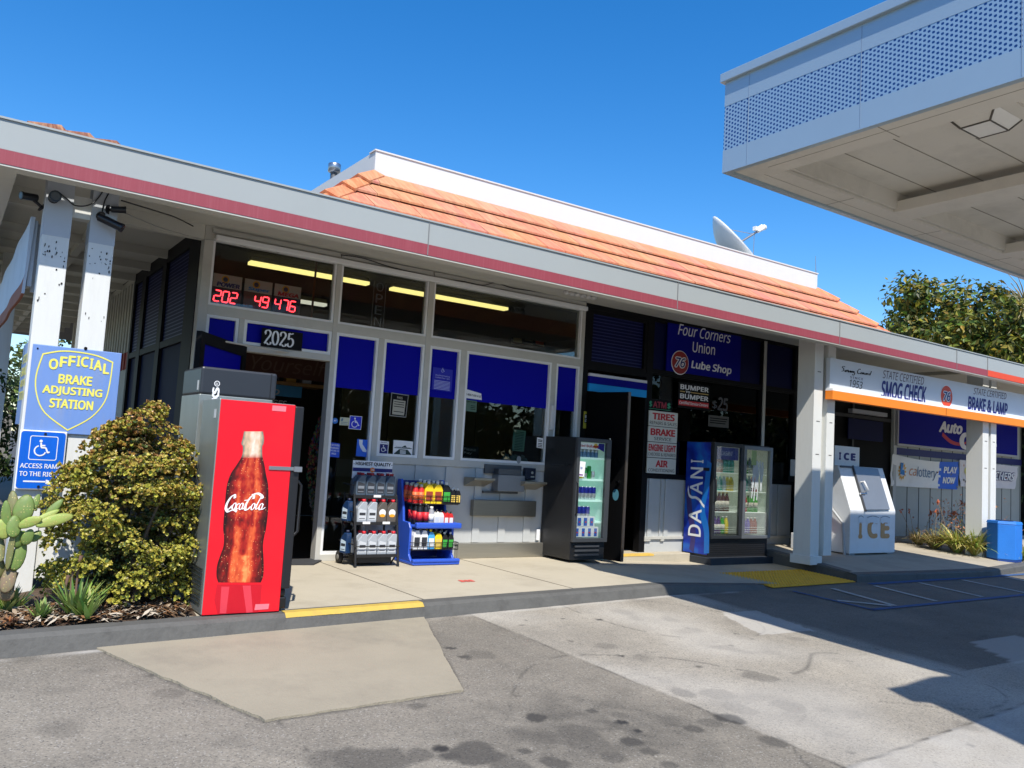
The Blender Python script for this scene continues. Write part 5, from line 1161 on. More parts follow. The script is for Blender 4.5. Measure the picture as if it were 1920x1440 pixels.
mb = MB(); q = onX(373, 760, cx0); mb.box(cx0-.002, cx0-.0005, cy0+.07, cy0+.12, 1.30, 1.36); mb.build('asset_tag', pm('tag_white', s(200, 200, 195), .6), ck)

# -- steel cooler with a black header behind the red one
sx0, sx1, sy0, sy1 = onY(379, 690, -1.93).x, onY(521, 701, -1.93).x, -1.93, -1.40
sz = onY(380, 686, -1.93).z
sk = thing('drinks_cooler', 'tall steel cooler with a black header, standing behind the red cooler', 'cooler', ((sx0+sx1)/2, -1.65, 0))
mb = MB(); mb.rbox(sx0, sx1-.02, sy0+.004, sy1, .03, sz-.20, .006); mb.build('cabinet', SLV, sk)
mb = MB(); mb.rbox(sx0, sx1, sy0, sy1, sz-.2005, sz, .016); hd = mb.build('header', pm('header_charcoal', s(44, 47, 52), .4, var=.06), sk)
mb = MB(); q0, q1 = onY(396, 752, sy0), onY(411, 716, sy0)
zk = q0.z+.72*(q1.z-q0.z); mb.text('KS', (q0.x+.052, sy0-.001, q0.z), (q0.x+.052, sy0-.001, zk), (q0.x, sy0-.001, q0.z), 0, .06)
pen(mb, [[(.018*cos(t), .018*sin(t)) for t in np.linspace(0, 2*pi, 13)]], (q0.x+.030, sy0-.0012, zk+.026), (1, 0, 0), (0, 0, 1), .005, .005, n=2); mb.text('R', (q0.x+.038, sy0-.001, zk+.018), (q0.x+.038, sy0-.001, zk+.034), (q0.x+.020, sy0-.001, zk+.018)); mb.build('lettering', INKW, hd)
mb = MB(); x = onY(508, 720, sy0).x; mb.box(x-.004, x+.004, sy0-.0015, sy0+.01, sz-.19, sz-.008); mb.build('door_seam', BKG, hd)
mb = MB(); mb.box(sx0+.02, sx1-.03, sy0+.02, sy1-.02, .002, .03); mb.build('base', BKG, sk)
mb = MB(); mb.box(sx0-.0015, sx0-.0003, sy0+.05, sy0+.09, sz-.17, sz-.10); mb.build('asset_tag', pm('tag_white', (0, 0, 0)), sk)

# -- small cans and bottles
AL = pm('can_silver', s(190, 194, 200), .3, .6)
def can_bm(h, r, mats_fun): mb = MB(); mb.lathe([(r*.86, 0), (r, h*.03), (r, h*.45), (r, h*.5), (r, h*.90), (r*.80, h*.97), (r*.80, h)], (0, 0, 0), 12, 0, mfun=mats_fun); return mb
def make_can(name, label, cat, mats, h=.125, r=.027, slots=(0, 0, 0, 1, 1, 2), group=None):
    mb = can_bm(h, r, lambda i: slots[min(i, 5)]); o = mb.build(name, mats); return tag(o, label, cat, group)
def make_bottle(name, label, cat, body, cap, lab, h=.2, r=.032, group=None, neck=.36, labz=(.25, .55), square=False):
    t = thing(name, label, cat, (0, 0, 0), 0, group)
    mb = MB(); mb.lathe([(r*.9, 0), (r, h*.03), (r, h*(1-neck-.08)), (r*.85, h*(1-neck+.05)), (r*.42, h*.90), (r*.42, h*.93)], (0, 0, 0), 10, 0); mb.build('body', body, t, local=True)
    mb = MB(); mb.lathe([(r*.5, h*.93), (r*.5, h)], (0, 0, 0), 10, 0); mb.build('cap', cap, t, local=True)
    if lab: mb = MB(); mb.lathe([(r*1.02, h*labz[0]), (r*1.02, h*labz[1])], (0, 0, 0), 10, 0); mb.build('label_band', lab, t, local=True)
    return t
LITE = pm('shelf_glow', s(190, 225, 215), .5, emit=(s(200, 235, 225), .34))  # shelf glow stands in for the cooler's inner lamps
INNER = pm('cooler_liner_glow', s(178, 208, 200), .5, emit=(s(190, 225, 214), .11))  # faint glow put into the lining in place of lamps
CG = glass('cooler_glass', (.95, .97, .96), .4)

# -- black energy drink cooler
rx0, rx1, ry0, ry1 = 6.055, 6.565, -.65, -.035
RZ = 1.43
rk = thing('drinks_cooler', 'black energy drink cooler with a lit glass front beside the open side door', 'cooler', ((rx0+rx1)/2, -.35, 0))
mb = MB(); w = .03
mb.box(rx0, rx0+w, ry0+.05, ry1, .03, RZ); mb.box(rx1-w, rx1, ry0+.05, ry1, .03, RZ); mb.box(rx0+w, rx1-w, ry1-w, ry1, .03, RZ); mb.box(rx0+w, rx1-w, ry0+.05, ry1-w, RZ-w, RZ); mb.box(rx0+w, rx1-w, ry0+.05, ry1-w, .03, .24)
mb.build('cabinet', BKM, rk, bev=.003)
mb = MB(); mb.box(rx0+w, rx0+w+.004, ry0+.06, ry1-w, .24, RZ-w); mb.box(rx1-w-.004, rx1-w, ry0+.06, ry1-w, .24, RZ-w); mb.box(rx0+w+.004, rx1-w-.004, ry1-w-.004, ry1-w, .24, RZ-w); mb.build('liner', INNER, rk)
mb = MB(); fw_ = .045; z0, z1 = .235, RZ-.005
mb.box(rx0, rx0+fw_, ry0, ry0+.045, z0, z1); mb.box(rx1-fw_-.02, rx1, ry0, ry0+.045, z0, z1); mb.box(rx0+fw_, rx1-fw_-.02, ry0, ry0+.045, z1-.045, z1); mb.box(rx0+fw_, rx1-fw_-.02, ry0, ry0+.045, z0, z0+.045)
dr = mb.build('door', pm('cooler_frame', s(58, 60, 62), .4, var=.08), rk, bev=.003)
mb = MB(); mb.box(rx0+fw_, rx1-fw_-.02, ry0+.015, ry0+.02, z0+.045, z1-.045); mb.build('door_glass', CG, dr)
mb = MB(); mb.tube([(rx0+.012, ry0-.002, .55), (rx0+.012, ry0-.03, .57), (rx0+.012, ry0-.03, .90), (rx0+.012, ry0-.002, .92)], .008, 8); mb.build('handle', BKG, dr)
SHZ = [onY(px, py, ry0+.10).z for px, py in ((1112, 858), (1108, 898), (1104, 937), (1101, 977))]; SHZ.append(.285)
for z in SHZ[:4]: mb = MB(); mb.box(rx0+w+.006, rx1-w-.006, ry0+.075, ry1-w-.01, z-.022, z); mb.build('shelf', LITE, rk)
mb = MB(); hx0, hx1 = rx0+fw_+.004, rx1-fw_-.024; hz0 = onY(1112, 843, ry0+.06).z; hz1 = z1-.05
mb.box(hx0, hx1, ry0+.05, ry0+.06, hz0, hz1); hd = mb.build('header_panel', pm('header_lit', s(205, 212, 216), .5, emit=(s(225, 232, 236), .12)), rk)
mb = MB(); y = ry0+.049; h = hz1-hz0; W = hx1-hx0
mb.poly([(hx0+.72*W, y, hz0+.02), (hx1, y, hz0-.02), (hx1, y, hz1), (hx0+.78*W, y, hz1)], 1)
mb.disc((hx0+.66*W, y-.001, hz0+.55*h), .03, 'y', 18, 2, th=.001)
for dx in (-.06, .05): mb.poly([(hx0+(.66+dx-.06)*W, y-.003, hz0+.3*h), (hx0+(.66+dx+.05)*W, y-.003, hz0+.35*h), (hx0+(.66+dx+.07)*W, y-.003, hz0+.55*h), (hx0+(.66+dx)*W, y-.003, hz0+.62*h), (hx0+(.66+dx-.08)*W, y-.003, hz0+.42*h)], 0)
TB(mb, 'Red Bull', hx0+.04*W, hx0+.52*W, hz0+.3*h, hz0+.72*h, y, 0, .03); mb.build('lettering', [INKR, pm('ink_ultra', s(28, 24, 150), .5), pm('ink_amber', s(238, 186, 60), .5)], hd)
mb = MB()
for i in range(3): z = .075+i*.05; mb.box(rx0+.06, rx1-.09, ry0+.03, ry0+.048, z, z+.022)
mb.build('grille', pm('grille_grey', s(62, 63, 65), .4), rk)
mb = MB(); mb.box(rx0+.002, rx1-.002, ry0+.048, ry0+.05, .03, .232); mb.build('grille_back', BKG, rk)
mb = MB(); mb.tube([(rx1-.02, ry0+.01, RZ), (rx1-.02, ry0+.01, RZ+.012)], .01, 8); mb.build('hinge_cap', CHR, rk)
mb = MB(); z = onX(1035, 870, rx0).z; mb.box(rx0-.02, rx0, -.52, -.44, z-.012, z+.012); mb.tube([(rx0-.012, -.5, z), (rx0-.012, -.2, z-.01)], .004, 6); mb.build('side_latch', pm('latch_dark', s(60, 60, 60), .3, .8), rk)
CB = pm('can_blue', s(24, 34, 140), .35, .3); CR = pm('can_red', s(190, 30, 40), .4); CGn = pm('can_green', s(30, 150, 60), .35, .3); CY = pm('can_yellow', s(222, 180, 60), .35, .3); CLB = pm('can_paleblue', s(96, 130, 170), .35, .3)
c1 = make_can('drink_can', '', 'can', [AL, CB, AL], .15, .029)
rows = [('top shelf', SHZ[0], 6, [AL, CLB, AL], 'pale blue', .115), ('third shelf', SHZ[2], 6, None, 'blue and silver', .135), ('fourth shelf', SHZ[3], 5, None, 'blue and silver', .145)]
first = True
def place_cans(proto, n, z, xs0, xs1, y, nm, shelf, ht, group):
    for i in range(n):
        x = xs0+(xs1-xs0)*i/max(1, n-1); o = proto if (proto.get('used') is None) else proto.copy()
        if proto.get('used') is None: proto['used'] = 1
        else: COL.objects.link(o)
        if 'used' in o: del o['used']
        proto['used'] = 1
        o.location = (x, y, z); o['group'] = group; o['category'] = 'can'
        o['label'] = '%s can, %s from left, %s of the black cooler' % (nm, ORD[i], shelf)
protos = []
a0, a1 = rx0+.085, rx1-.115
pA = make_can('drink_can', '', 'can', [CLB, AL, AL], .125, .026); place_cans(pA, 6, SHZ[0], a0, a1, ry0+.14, 'pale blue', 'top shelf', 0, 'pale blue cans'); protos.append(pA)
place_cans(c1, 6, SHZ[2], a0, a1-.02, ry0+.13, 'blue and silver', 'third shelf', 0, 'slim energy cans'); protos.append(c1)
pB = make_can('drink_can', '', 'can', [AL, CB, AL], .17, .031); place_cans(pB, 4, SHZ[3], a0+.02, a1-.1, ry0+.13, 'taller blue and silver', 'fourth shelf', 0, 'slim energy cans'); protos.append(pB)
for mats, nm, x, hgt in (([CY, AL, CY], 'yellow', 6.225, .12), ([AL, CGn, AL], 'silver and green', 6.285, .13), ([CGn, CGn, CGn], 'green', 6.345, .15), ([AL, AL, AL], 'plain silver', 6.405, .09)):
    o = make_can('drink_can', '%s can on the second shelf of the black cooler' % nm, 'can', mats, hgt, .026, group='second shelf cans'); o.location = (x, ry0+.13, SHZ[1])
for p_ in protos:
    if 'used' in p_: del p_['used']
t = thing('can_pack', 'white and blue can packs stacked at the bottom of the black cooler', 'can pack', (rx0+.1, ry0+.1, .285))
for r_ in range(2):
    for i in range(4):
        x = rx0+.065+i*.092+r_*.03; mb = MB(); mb.box(x, x+.09, ry0+.075, ry0+.2, .285+r_*.12, .285+r_*.12+.117, 0); mb.box(x+.028-.01*r_, x+.07, ry0+.0735, ry0+.0748, .295+r_*.12, .285+r_*.12+.1, 1); mb.box(x+.035, x+.06, ry0+.0725, ry0+.0733, .33+r_*.12, .345+r_*.12, 2)
        if x+.09 < rx1-.07: mb.build('carton', [INKW, pm('can_blue2', s(40, 90, 180), .5), CR], t)
t, P = sheet('tap_sign', 'small white printed card inside the black cooler door glass', ((1081, 893), (1095, 894), (1098, 866), (1084, 864)), INKW, ry0+.012, 'notice')
mb = MB(); stext(mb, P, 'tap', .35, .65, .45, .65, ry0+.0085, 0); lines(mb, P, (.06,), ry0+.0085, 1, .05, .8, .1); mb.build('print', [pm('ink_slate', s(90, 110, 170), .5), pm('ink_violet', s(120, 60, 130), .5)], t)

# -- twin glass door cooler with a blue printed side
dx0, dx1, dy0, dy1 = 8.46, 9.66, -.53, -.045; DZ0, DZ = -.0, 1.515
dk = thing('drinks_cooler', 'twin glass door cooler with a bright blue water print on its side', 'cooler', (9.05, -.3, -.088))
mb = MB(); w = .03
mb.box(dx0, dx0+w, dy0+.05, dy1, DZ0, DZ); mb.box(dx1-w, dx1, dy0+.05, dy1, DZ0, DZ); mb.box(dx0+w, dx1-w, dy1-w, dy1, DZ0, DZ); mb.box(dx0+w, dx1-w, dy0+.05, dy1-w, DZ-w, DZ); mb.box(dx0+w, dx1-w, dy0+.05, dy1-w, DZ0, .26)
mb.build('cabinet', BKM, dk, bev=.003)
mb = MB(); mb.box(dx0+w, dx0+w+.004, dy0+.06, dy1-w, .26, DZ-w); mb.box(dx1-w-.004, dx1-w, dy0+.06, dy1-w, .26, DZ-w); mb.box(dx0+w+.004, dx1-w-.004, dy1-w-.004, dy1-w, .26, DZ-w); mb.build('liner', pm('liner_warm_glow', s(170, 180, 168), .5, emit=(s(206, 214, 200), .14)), dk)  # lining glows by itself, standing in for inside lighting
mb = MB(); mb.box(dx0-.05, dx1+.02, dy0-.06, dy1+.02, -.12, -.001); mb.build('plinth', pm('plinth_paint', s(44, 50, 58), .7, var=.15), dk, bev=.004)
def water_print():
    m = bpy.data.materials.new('water_print'); m.use_nodes = True; nt = m.node_tree; nd = nt.nodes; lk = nt.links; b = nd['Principled BSDF']; b.inputs['Roughness'].default_value = .4
    tc = nd.new('ShaderNodeTexCoord'); w_ = nd.new('ShaderNodeTexNoise'); w_.inputs['Scale'].default_value = 2.2; w_.inputs['Detail'].default_value = 4; w_.inputs['Distortion'].default_value = 1.2; lk.new(tc.outputs['Object'], w_.inputs['Vector'])
    r = nd.new('ShaderNodeValToRGB'); e = r.color_ramp.elements; e[0].position = .34; e[0].color = (*s(10, 22, 120), 1); e[1].position = .72; e[1].color = (*s(20, 120, 200), 1); k = e.new(.52); k.color = (*s(16, 60, 176), 1); lk.new(w_.outputs['Fac'], r.inputs[0])
    v = nd.new('ShaderNodeTexVoronoi'); v.inputs['Scale'].default_value = 60; lk.new(tc.outputs['Object'], v.inputs['Vector']); dr = nd.new('ShaderNodeValToRGB'); dr.color_ramp.elements[0].position = .05; dr.color_ramp.elements[0].color = (.6, .6, .6, 1); dr.color_ramp.elements[1].position = .2; dr.color_ramp.elements[1].color = (0, 0, 0, 1); lk.new(v.outputs['Distance'], dr.inputs[0])
    sc = nd.new('ShaderNodeSeparateColor'); lk.new(v.outputs['Color'], sc.inputs[0]); g = nd.new('ShaderNodeMath'); g.operation = 'GREATER_THAN'; g.inputs[1].default_value = .7; lk.new(sc.outputs[0], g.inputs[0]); ml = nd.new('ShaderNodeMath'); ml.operation = 'MULTIPLY'; lk.new(dr.outputs[0], ml.inputs[0]); lk.new(g.outputs[0], ml.inputs[1])
    mx = nd.new('ShaderNodeMix'); mx.data_type = 'RGBA'; lk.new(ml.outputs[0], mx.inputs['Factor']); lk.new(r.outputs[0], mx.inputs['A']); mx.inputs['B'].default_value = (*s(120, 180, 235), 1); lk.new(mx.outputs['Result'], b.inputs['Base Color']); return m
px_ = dx0-.003
mb = MB(); mb.box(px_, dx0-.0003, dy0+.055, dy1-.005, .03, DZ-.01); pn = mb.build('side_panel', water_print(), dk)
mb = MB()
pen(mb, [[(.32, .0), (.36, .25), (.20, .5), (.10, .8)]], (px_-.001, dy1-.02, .05), (0, -.44, 0), (0, 0, 1.0), .08, .2, ang=.2, m=0)
pen(mb, [[(.92, .0), (.88, .3), (.70, .55), (.82, .85), (.9, 1.2)]], (px_-.0012, dy1-.02, .05), (0, -.44, 0), (0, 0, 1.0), .06, .2, ang=.2, m=1)
mb.build('wave_print', [pm('print_plum', s(58, 48, 110), .4), pm('print_aqua', s(26, 116, 200), .4)], pn)
mb = MB()       # vertical word, read from the foot upward
def vtext(st, z0, z1, ya, yb, bold=.0, shear=0): mb.text(st, (px_-.0018, yb, z0), (px_-.0018, yb, z1), (px_-.0018, ya, z0), 0, bold, shear)
q = lambda px, py: onX(px, py, px_)
ya, yb = -.135, -.36
for ch, u0, u1 in (('D', .02, .165), ('A', .185, .36), ('A', .545, .705), ('N', .74, .88), ('I', .935, .975)):
    zb, zt = q(1300, 1008).z, q(1300, 858).z; vtext(ch, zb+(zt-zb)*u0, zb+(zt-zb)*u1, ya, yb, .012)
zb, zt = q(1300, 1008).z, q(1300, 858).z; H_ = zt-zb
pen(mb, [[(-.16, .62), (-.05, .53), (.18, .50), (.5, .50), (.82, .47), (1.05, .42), (1.2, .40)]], (px_-.0018, ya, zb), (0, yb-ya, 0), (0, 0, H_), .03, .085, ang=.0)
mb.build('lettering', pm('ink_bright', (0, 0, 0)), pn)
mb = MB(); z = q(1325, 880).z; mb.box(px_-.012, px_-.001, dy0+.06, dy0+.16, z-.02, z+.02); mb.build('side_latch', pm('latch_dark', (0, 0, 0)), dk)
GF = pm('frame_gunmetal', s(46, 49, 52), .45, .2); SF = pm('frame_satin', s(128, 132, 136), .35, .6)
MIL = pm('milky_scratch', s(190, 196, 196), .6)
SZ = [.98+.18, .98-.055, .64+.02, .30]
SZ = [onY(px, py, dy0+.1).z for px, py in ((1362, 886), (1362, 920), (1362, 959))]+[.30]
for di, (u0, u1, fm_) in enumerate(((dx0+.012, dx0+.60, GF), (dx0+.605, dx1-.002, SF))):
    mb = MB(); f = .05; z0, z1 = .245, DZ-.005-.01*di; yo = dy0-.006*di
    mb.box(u0, u0+f, yo, yo+.045, z0, z1); mb.box(u1-f, u1, yo, yo+.045, z0, z1); mb.box(u0+f, u1-f, yo, yo+.045, z1-.05, z1); mb.box(u0+f, u1-f, yo, yo+.045, z0, z0+.04)
    dr = mb.build('door', fm_, dk, bev=.003)
    mb = MB(); mb.box(u0+f, u1-f, yo+.015, yo+.02, z0+.04, z1-.05); mb.build('door_glass', CG, dr)
    if di == 0: mb = MB(); mb.tube([(u0+.02, yo-.002, .72), (u0+.02, yo-.035, .74), (u0+.02, yo-.035, 1.02), (u0+.02, yo-.002, 1.04)], .009, 8); mb.build('handle', BKG, dr)
    for z in SZ[:3]:
        mb = MB(); mb.box(u0+f-.02, u1-f+.02, dy0+.07, dy1-w-.01, z-.012, z)
        for k in range(3): mb.tube([(u0+f-.015, dy0+.068, z+.03+k*.02), (u1-f+.015, dy0+.068, z+.03+k*.02)], .002, 5)
        mb.build('shelf', pm('shelf_cream_glow', s(206, 214, 204), .5, emit=(s(220, 228, 214), .34)), dk)  # shelves given a glow in place of lamps in the cabinet
    mb = MB()
    for k in range(3): mb.tube([(u0+f-.015, dy0+.068, .33+k*.03), (u1-f+.015, dy0+.068, .33+k*.03)], .002, 5)
    mb.build('shelf_rail', pm('shelf_cream_glow', (0, 0, 0)), dk)
    if di == 1:                                          # scraped-off film leaves a milky smear on the glass
        mb = MB(); rr = random.Random(4)
        for k in range(26):
            xa = u0+f+.14+rr.uniform(0, .22); za = 1.2+rr.uniform(-.05, .12); L = rr.uniform(.12, .42); pen(mb, [[(0, 0), (rr.uniform(-.02, .02), -L*.4), (rr.uniform(-.04, .03), -L)]], (xa, yo+.0135-k*.0002, za), (1, 0, 0), (0, 0, 1), .003, .022, m=0)
        mb.build('film_residue', MIL, dr)
        mb = MB(); q0 = onY(1409, 872, yo+.012); mb.box(q0.x, q0.x+.10, yo+.011, yo+.0145, q0.z, q0.z+.20); mb.build('green_sticker', pm('sticker_lime', s(150, 170, 110), .5, var=.4, scale=40), dr)
mb = MB(); hz0, hz1 = onY(1362, 862, dy0).z, DZ-.06; mb.box(dx0+.065, dx0+.545, dy0+.05, dy0+.06, hz0, hz1); hd = mb.build('header_panel', pm('header_ocean', s(14, 34, 108), .4, var=.2, emit=(s(14, 44, 130), .15)), dk)
mb = MB(); TB(mb, 'DASANI', dx0+.20, dx0+.42, hz0+.055, hz0+.115, dy0+.049, 0, .012); mb.build('lettering', INKW, hd)
mb = MB(); 
for i in range(7): mb.box(dx0+.05, dx1-.05, dy0+.046, dy0+.0495, .03+i*.028, .042+i*.028)
mb.build('grille', BKG, dk)
bw = [('clear pink', s(208, 150, 130), s(190, 70, 70)), ('mint', s(60, 176, 150), s(220, 220, 220)), ('brown tea', s(80, 34, 26), s(226, 190, 120)), ('purple', s(92, 52, 110), s(40, 30, 60)), ('yellow', s(226, 200, 60), s(230, 230, 220)), ('red', s(190, 40, 56), s(230, 230, 230)), ('green', s(70, 160, 50), s(220, 220, 210)), ('violet', s(84, 66, 150), s(220, 220, 220)), ('clear', s(190, 200, 200), s(230, 230, 230)), ('amber', s(140, 70, 30), s(230, 220, 200))]
BM = {n: (pm('juice_'+n.replace(' ', '_'), c, .15, var=.15, scale=30, spec=.7), pm('cap_'+n.replace(' ', '_'), k, .4)) for n, c, k in bw}
LABW = pm('label_paper', s(214, 206, 190), .6, var=.25, scale=30)
proto_b = {}
def drink(kind, x, y, z, h, where, group='drink bottles in the twin cooler'):
    key = (kind, h)
    if key not in proto_b: o = proto_b[key] = make_bottle('drink_bottle', '', 'bottle', BM[kind][0], BM[kind][1], LABW if kind in ('brown tea', 'red', 'green', 'purple', 'clear pink') else None, h*1.16, .036)
    else: o = dup(proto_b[key], (0, 0, 0))
    o.location = (x, y, z); o['group'] = group; o['label'] = where
shn = ['top', 'second', 'third', 'bottom']
for di, u0, rows in ((0, dx0+.085, [(['clear pink']*3+['mint']*3, .20), (['mint']*3+['clear', 'yellow', 'yellow'], .17), (['brown tea']*5, .22), (['purple', 'purple', 'purple', 'green', 'yellow'], .2)]), (1, dx0+.675, [(['green', 'green', 'clear', 'clear'], .19), (['clear', 'mint', 'clear', 'red', 'red'], .19), (['red', 'red', 'green', 'green', 'green'], .2), (['clear', 'violet', 'violet', 'amber', 'amber'], .19)])):
    for si, (ks, h) in enumerate(rows):
        for i, k in enumerate(ks):
            drink(k, u0+.03+i*.075, dy0+.115, SZ[si]+.001, h, '%s bottle, %s from the left on the %s shelf behind the %s cooler door' % (k, ORD[i], shn[si], ('left', 'right')[di]))
# ================================================================== OIL RACK, DISPLAY, PAY WINDOW
RKB = pm('rack_black', s(40, 40, 41), .5, .3, var=.15)
fx0, fx1 = 3.47, 3.93
rk2 = thing('oil_rack', 'black wheeled wire rack of motor oil jugs with a printed header board', 'display rack', (3.7, -.35, 0))
# shelf fronts lean back as they rise
SH = [(.115, -.50), (.425, -.44), (.685, -.385)]
mb = MB()
for x in (fx0, fx1): mb.tube([(x, -.52, .0), (x, -.50, .12), (x, -.375, .70)], .014, 8); mb.tube([(x, -.16, .10), (x, -.14, .70)], .011, 8)
mb.tube([(fx0, -.2, .06), (fx1, -.2, .06)], .008, 6); mb.tube([(fx1-.03, -.5, .1), (fx1-.03, -.42, .02), (fx1-.02, -.3, .1)], .009, 6)
mb.build('frame', RKB, rk2)
for z, y in SH:
    mb = MB(); mb.box(fx0-.005, fx1+.005, y-.012, y+.006, z-.022, z+.006); mb.box(fx0, fx1, y+.006, -.14, z-.008, z-.002); mb.tube([(fx0-.02, y-.01, z+.10), (fx0-.03, -.15, z+.11)], .006, 6); mb.build('shelf', RKB, rk2)
mb = MB(); mb.tube([(fx0-.03, SH[0][1]-.012, .20), (fx1+.01, SH[0][1]-.012, .20)], .005, 6); mb.build('front_wire', RKB, rk2)
mb = MB()
for z, y, u in ((.685, -.385, .52), (.425, -.44, .25), (.425, -.44, .72)): mb.box(fx0+u*.46-.04, fx0+u*.46+.04, y-.0145, y-.0125, z-.012, z+.012)
mb.build('price_tag', INKW, rk2)
for x in (fx0-.035, fx1+.03):
    mb = MB(); mb.lathe([(.03, -.018), (.062, -.016), (.062, .016), (.03, .018)], (x, -.2, .063), 20, 0, 'x'); wh = mb.build('wheel', pm('wheel_rubber', s(32, 31, 30), .8), rk2)
    mb = MB(); mb.lathe([(.012, -.022), (.028, -.0205), (.028, .0205), (.012, .022)], (x, -.2, .063), 14, 0, 'x'); mb.build('hub', pm('wheel_hub', s(120, 118, 112), .5), wh)
a, b, c = onY(660, 893, -.2), onY(734, 891, -.2), onY(663, 862, -.2); hx0, hx1, hz0, hz1 = (a.x+c.x)/2, b.x+.005, a.z-.02, c.z-.004
mb = MB(); mb.box(hx0, hx1, -.2, -.19, hz0, hz1); hd = mb.build('header_board', INKW, rk2)
mb = MB(); h = hz1-hz0; W = hx1-hx0; y = -.2015
TB(mb, 'HIGHEST QUALITY', hx0+.06*W, hx0+.95*W, hz0+.70*h, hz0+.93*h, y, 0, .03); TB(mb, 'MOTOR OIL', hx0+.18*W, hx0+.80*W, hz0+.02*h, hz0+.26*h, y, 0, .04)
mb.box(hx0, hx1, y-.0005, y, hz0+.40*h, hz0+.60*h, 1); mb.disc((hx0+.49*W, y-.001, hz0+.50*h), .026, 'y', 20, 2, th=.001); TB(mb, '76', hx0+.45*W, hx0+.535*W, hz0+.45*h, hz0+.55*h, y-.003, 3, .02, .2)
for u in (.01, .965): mb.box(hx0+u*W, hx0+(u+.025)*W, y-.0005, y, hz0+.79*h, hz0+.82*h, 0)
mb.build('lettering', [BLK, NAVY, ORG, INKW], hd)
def make_jug(body, cap, lab, w=.102, h=.225, d=.062, extra=None):
    t = thing('oil_jug', '', 'jug')
    P = [(0, 0), (w, 0), (w, h*.86), (w*.9, h*.89), (w*.52, h*.89), (0, h*.60)]
    mb = MB(); mb.prism([(x-w/2, -d/2, z) for x, z in P], (0, d, 0)); mb.build('body', body, t, local=True, bev=.006)
    mb = MB(); mb.lathe([(w*.19, h*.885), (w*.19, h)], (w*.21, 0, 0), 12); mb.build('cap', cap, t, local=True)
    mb = MB(); y = -d/2-.0012
    if extra: mb.disc((.004, y+.001, h*.42), w*.36, 'y', 18, 1, th=.001); mb.disc((.004, y-.0002, h*.30), w*.30, 'y', 14, 2, rz=h*.07, th=.001)
    else:
        mb.poly([(-w*.36, y, h*.10), (w*.40, y, h*.10), (w*.40, y, h*.52), (-w*.30, y, h*.60), (-w*.36, y, h*.52)], 0); mb.poly([(-w*.30, y-.0006, h*.30), (w*.34, y-.0006, h*.30), (w*.34, y-.0006, h*.42), (-w*.30, y-.0006, h*.42)], 1)
        mb.poly([(-w*.30, y-.0006, h*.15), (w*.30, y-.0006, h*.15), (w*.30, y-.0006, h*.18), (-w*.30, y-.0006, h*.18)], 1)
    mb.build('label_print', lab, t, local=True); return t
JS = pm('jug_silver', s(168, 174, 180), .4, .15, var=.06); JG = pm('jug_slate', s(74, 88, 102), .4, .1, var=.06); JB = pm('jug_bronze', s(96, 90, 84), .35, .2); JN = pm('jug_navy', s(26, 54, 92), .4); RC = pm('jug_cap_red', s(210, 30, 44), .45); LS = pm('lab_pale', s(196, 200, 204), .5); LK = pm('lab_dark', s(48, 50, 56), .5)
j_s = make_jug(JS, RC, [LS, LK]); j_g = make_jug(JG, pm('cap_maroon', s(150, 26, 36), .45), [LK, pm('lab_steel', s(120, 126, 134), .5)]); j_b = make_jug(JB, RC, [LS, INKW, pm('lab_amber', s(236, 160, 40), .5)], extra=1); j_n = make_jug(JN, pm('cap_navy', s(20, 30, 60), .5), [pm('lab_ice', s(190, 210, 222), .5), LK])
used_j = set()
def put(p, x, y, z, label, group, rz=0):
    if id(p) in used_j: o = dup(p, (x, y, z), rz)
    else: used_j.add(id(p)); o = p; o.location = (x, y, z); o.rotation_euler = (0, 0, rz)
    o['label'] = label; o['group'] = group; return o
jw = (fx1-fx0-.03)/4
for k in range(4):
    x = fx0+.02+jw*(k+.5)
    for r_ in range(2):
        row = ('front', 'back')[r_]
        put(j_s, x, -.455+r_*.09, .118, 'silver oil jug, %s in the %s row of the bottom rack shelf' % (ORD[k], row), 'oil jugs on the black rack')
        put(j_g, x-.01, -.345+r_*.09, .688, 'slate grey oil jug, %s in the %s row of the top rack shelf' % (ORD[k], row), 'oil jugs on the black rack')
        put(j_s if k < 2 else j_b, x, -.40+r_*.09, .428, ('silver' if k < 2 else 'bronze round label')+' oil jug, %s in the %s row of the middle rack shelf' % (ORD[k], row), 'oil jugs on the black rack')
put(j_n, fx0-.035, -.33, .118, 'navy jug turned sideways at the left end of the bottom rack shelf', 'oil jugs on the black rack', radians(-75))
put(j_n, fx0-.03, -.30, .428, 'navy jug turned sideways at the left end of the middle rack shelf', 'oil jugs on the black rack', radians(-75))
mb = MB(); mb.box(fx0+.05, fx1-.05, -.46, -.18, .035, .085); mb.build('tray', RKB, rk2)

# -- blue moulded display
bs = thing('bottle_display', 'blue moulded plastic display stand of car fluid bottles by the wall', 'display rack', (4.36, -.3, 0))
BP = pm('plastic_blue', s(44, 84, 188), .35, var=.08, scale=3, dirt=.25, dirtc=s(60, 90, 180), dscale=4)
bx0, bx1 = 4.10, 4.63
side = [(-.46, .035), (-.10, .035), (-.07, .42), (-.045, .855), (-.13, .86), (-.215, .55), (-.235, .43), (-.36, .425), (-.40, .37), (-.40, .10)]
for x in (bx0, bx1-.028): mb = MB(); mb.prism([(x, y, z) for y, z in side], (.028, 0, 0)); mb.build('side_wall', BP, bs, bev=.008)
mb = MB(); mb.prism([(bx0+.029, -.115, .04), (bx0+.029, -.085, .04), (bx0+.029, -.055, .845), (bx0+.029, -.085, .845)], (bx1-bx0-.058, 0, 0)); mb.build('back_wall', pm('plastic_navy', s(12, 28, 110), .45), bs)
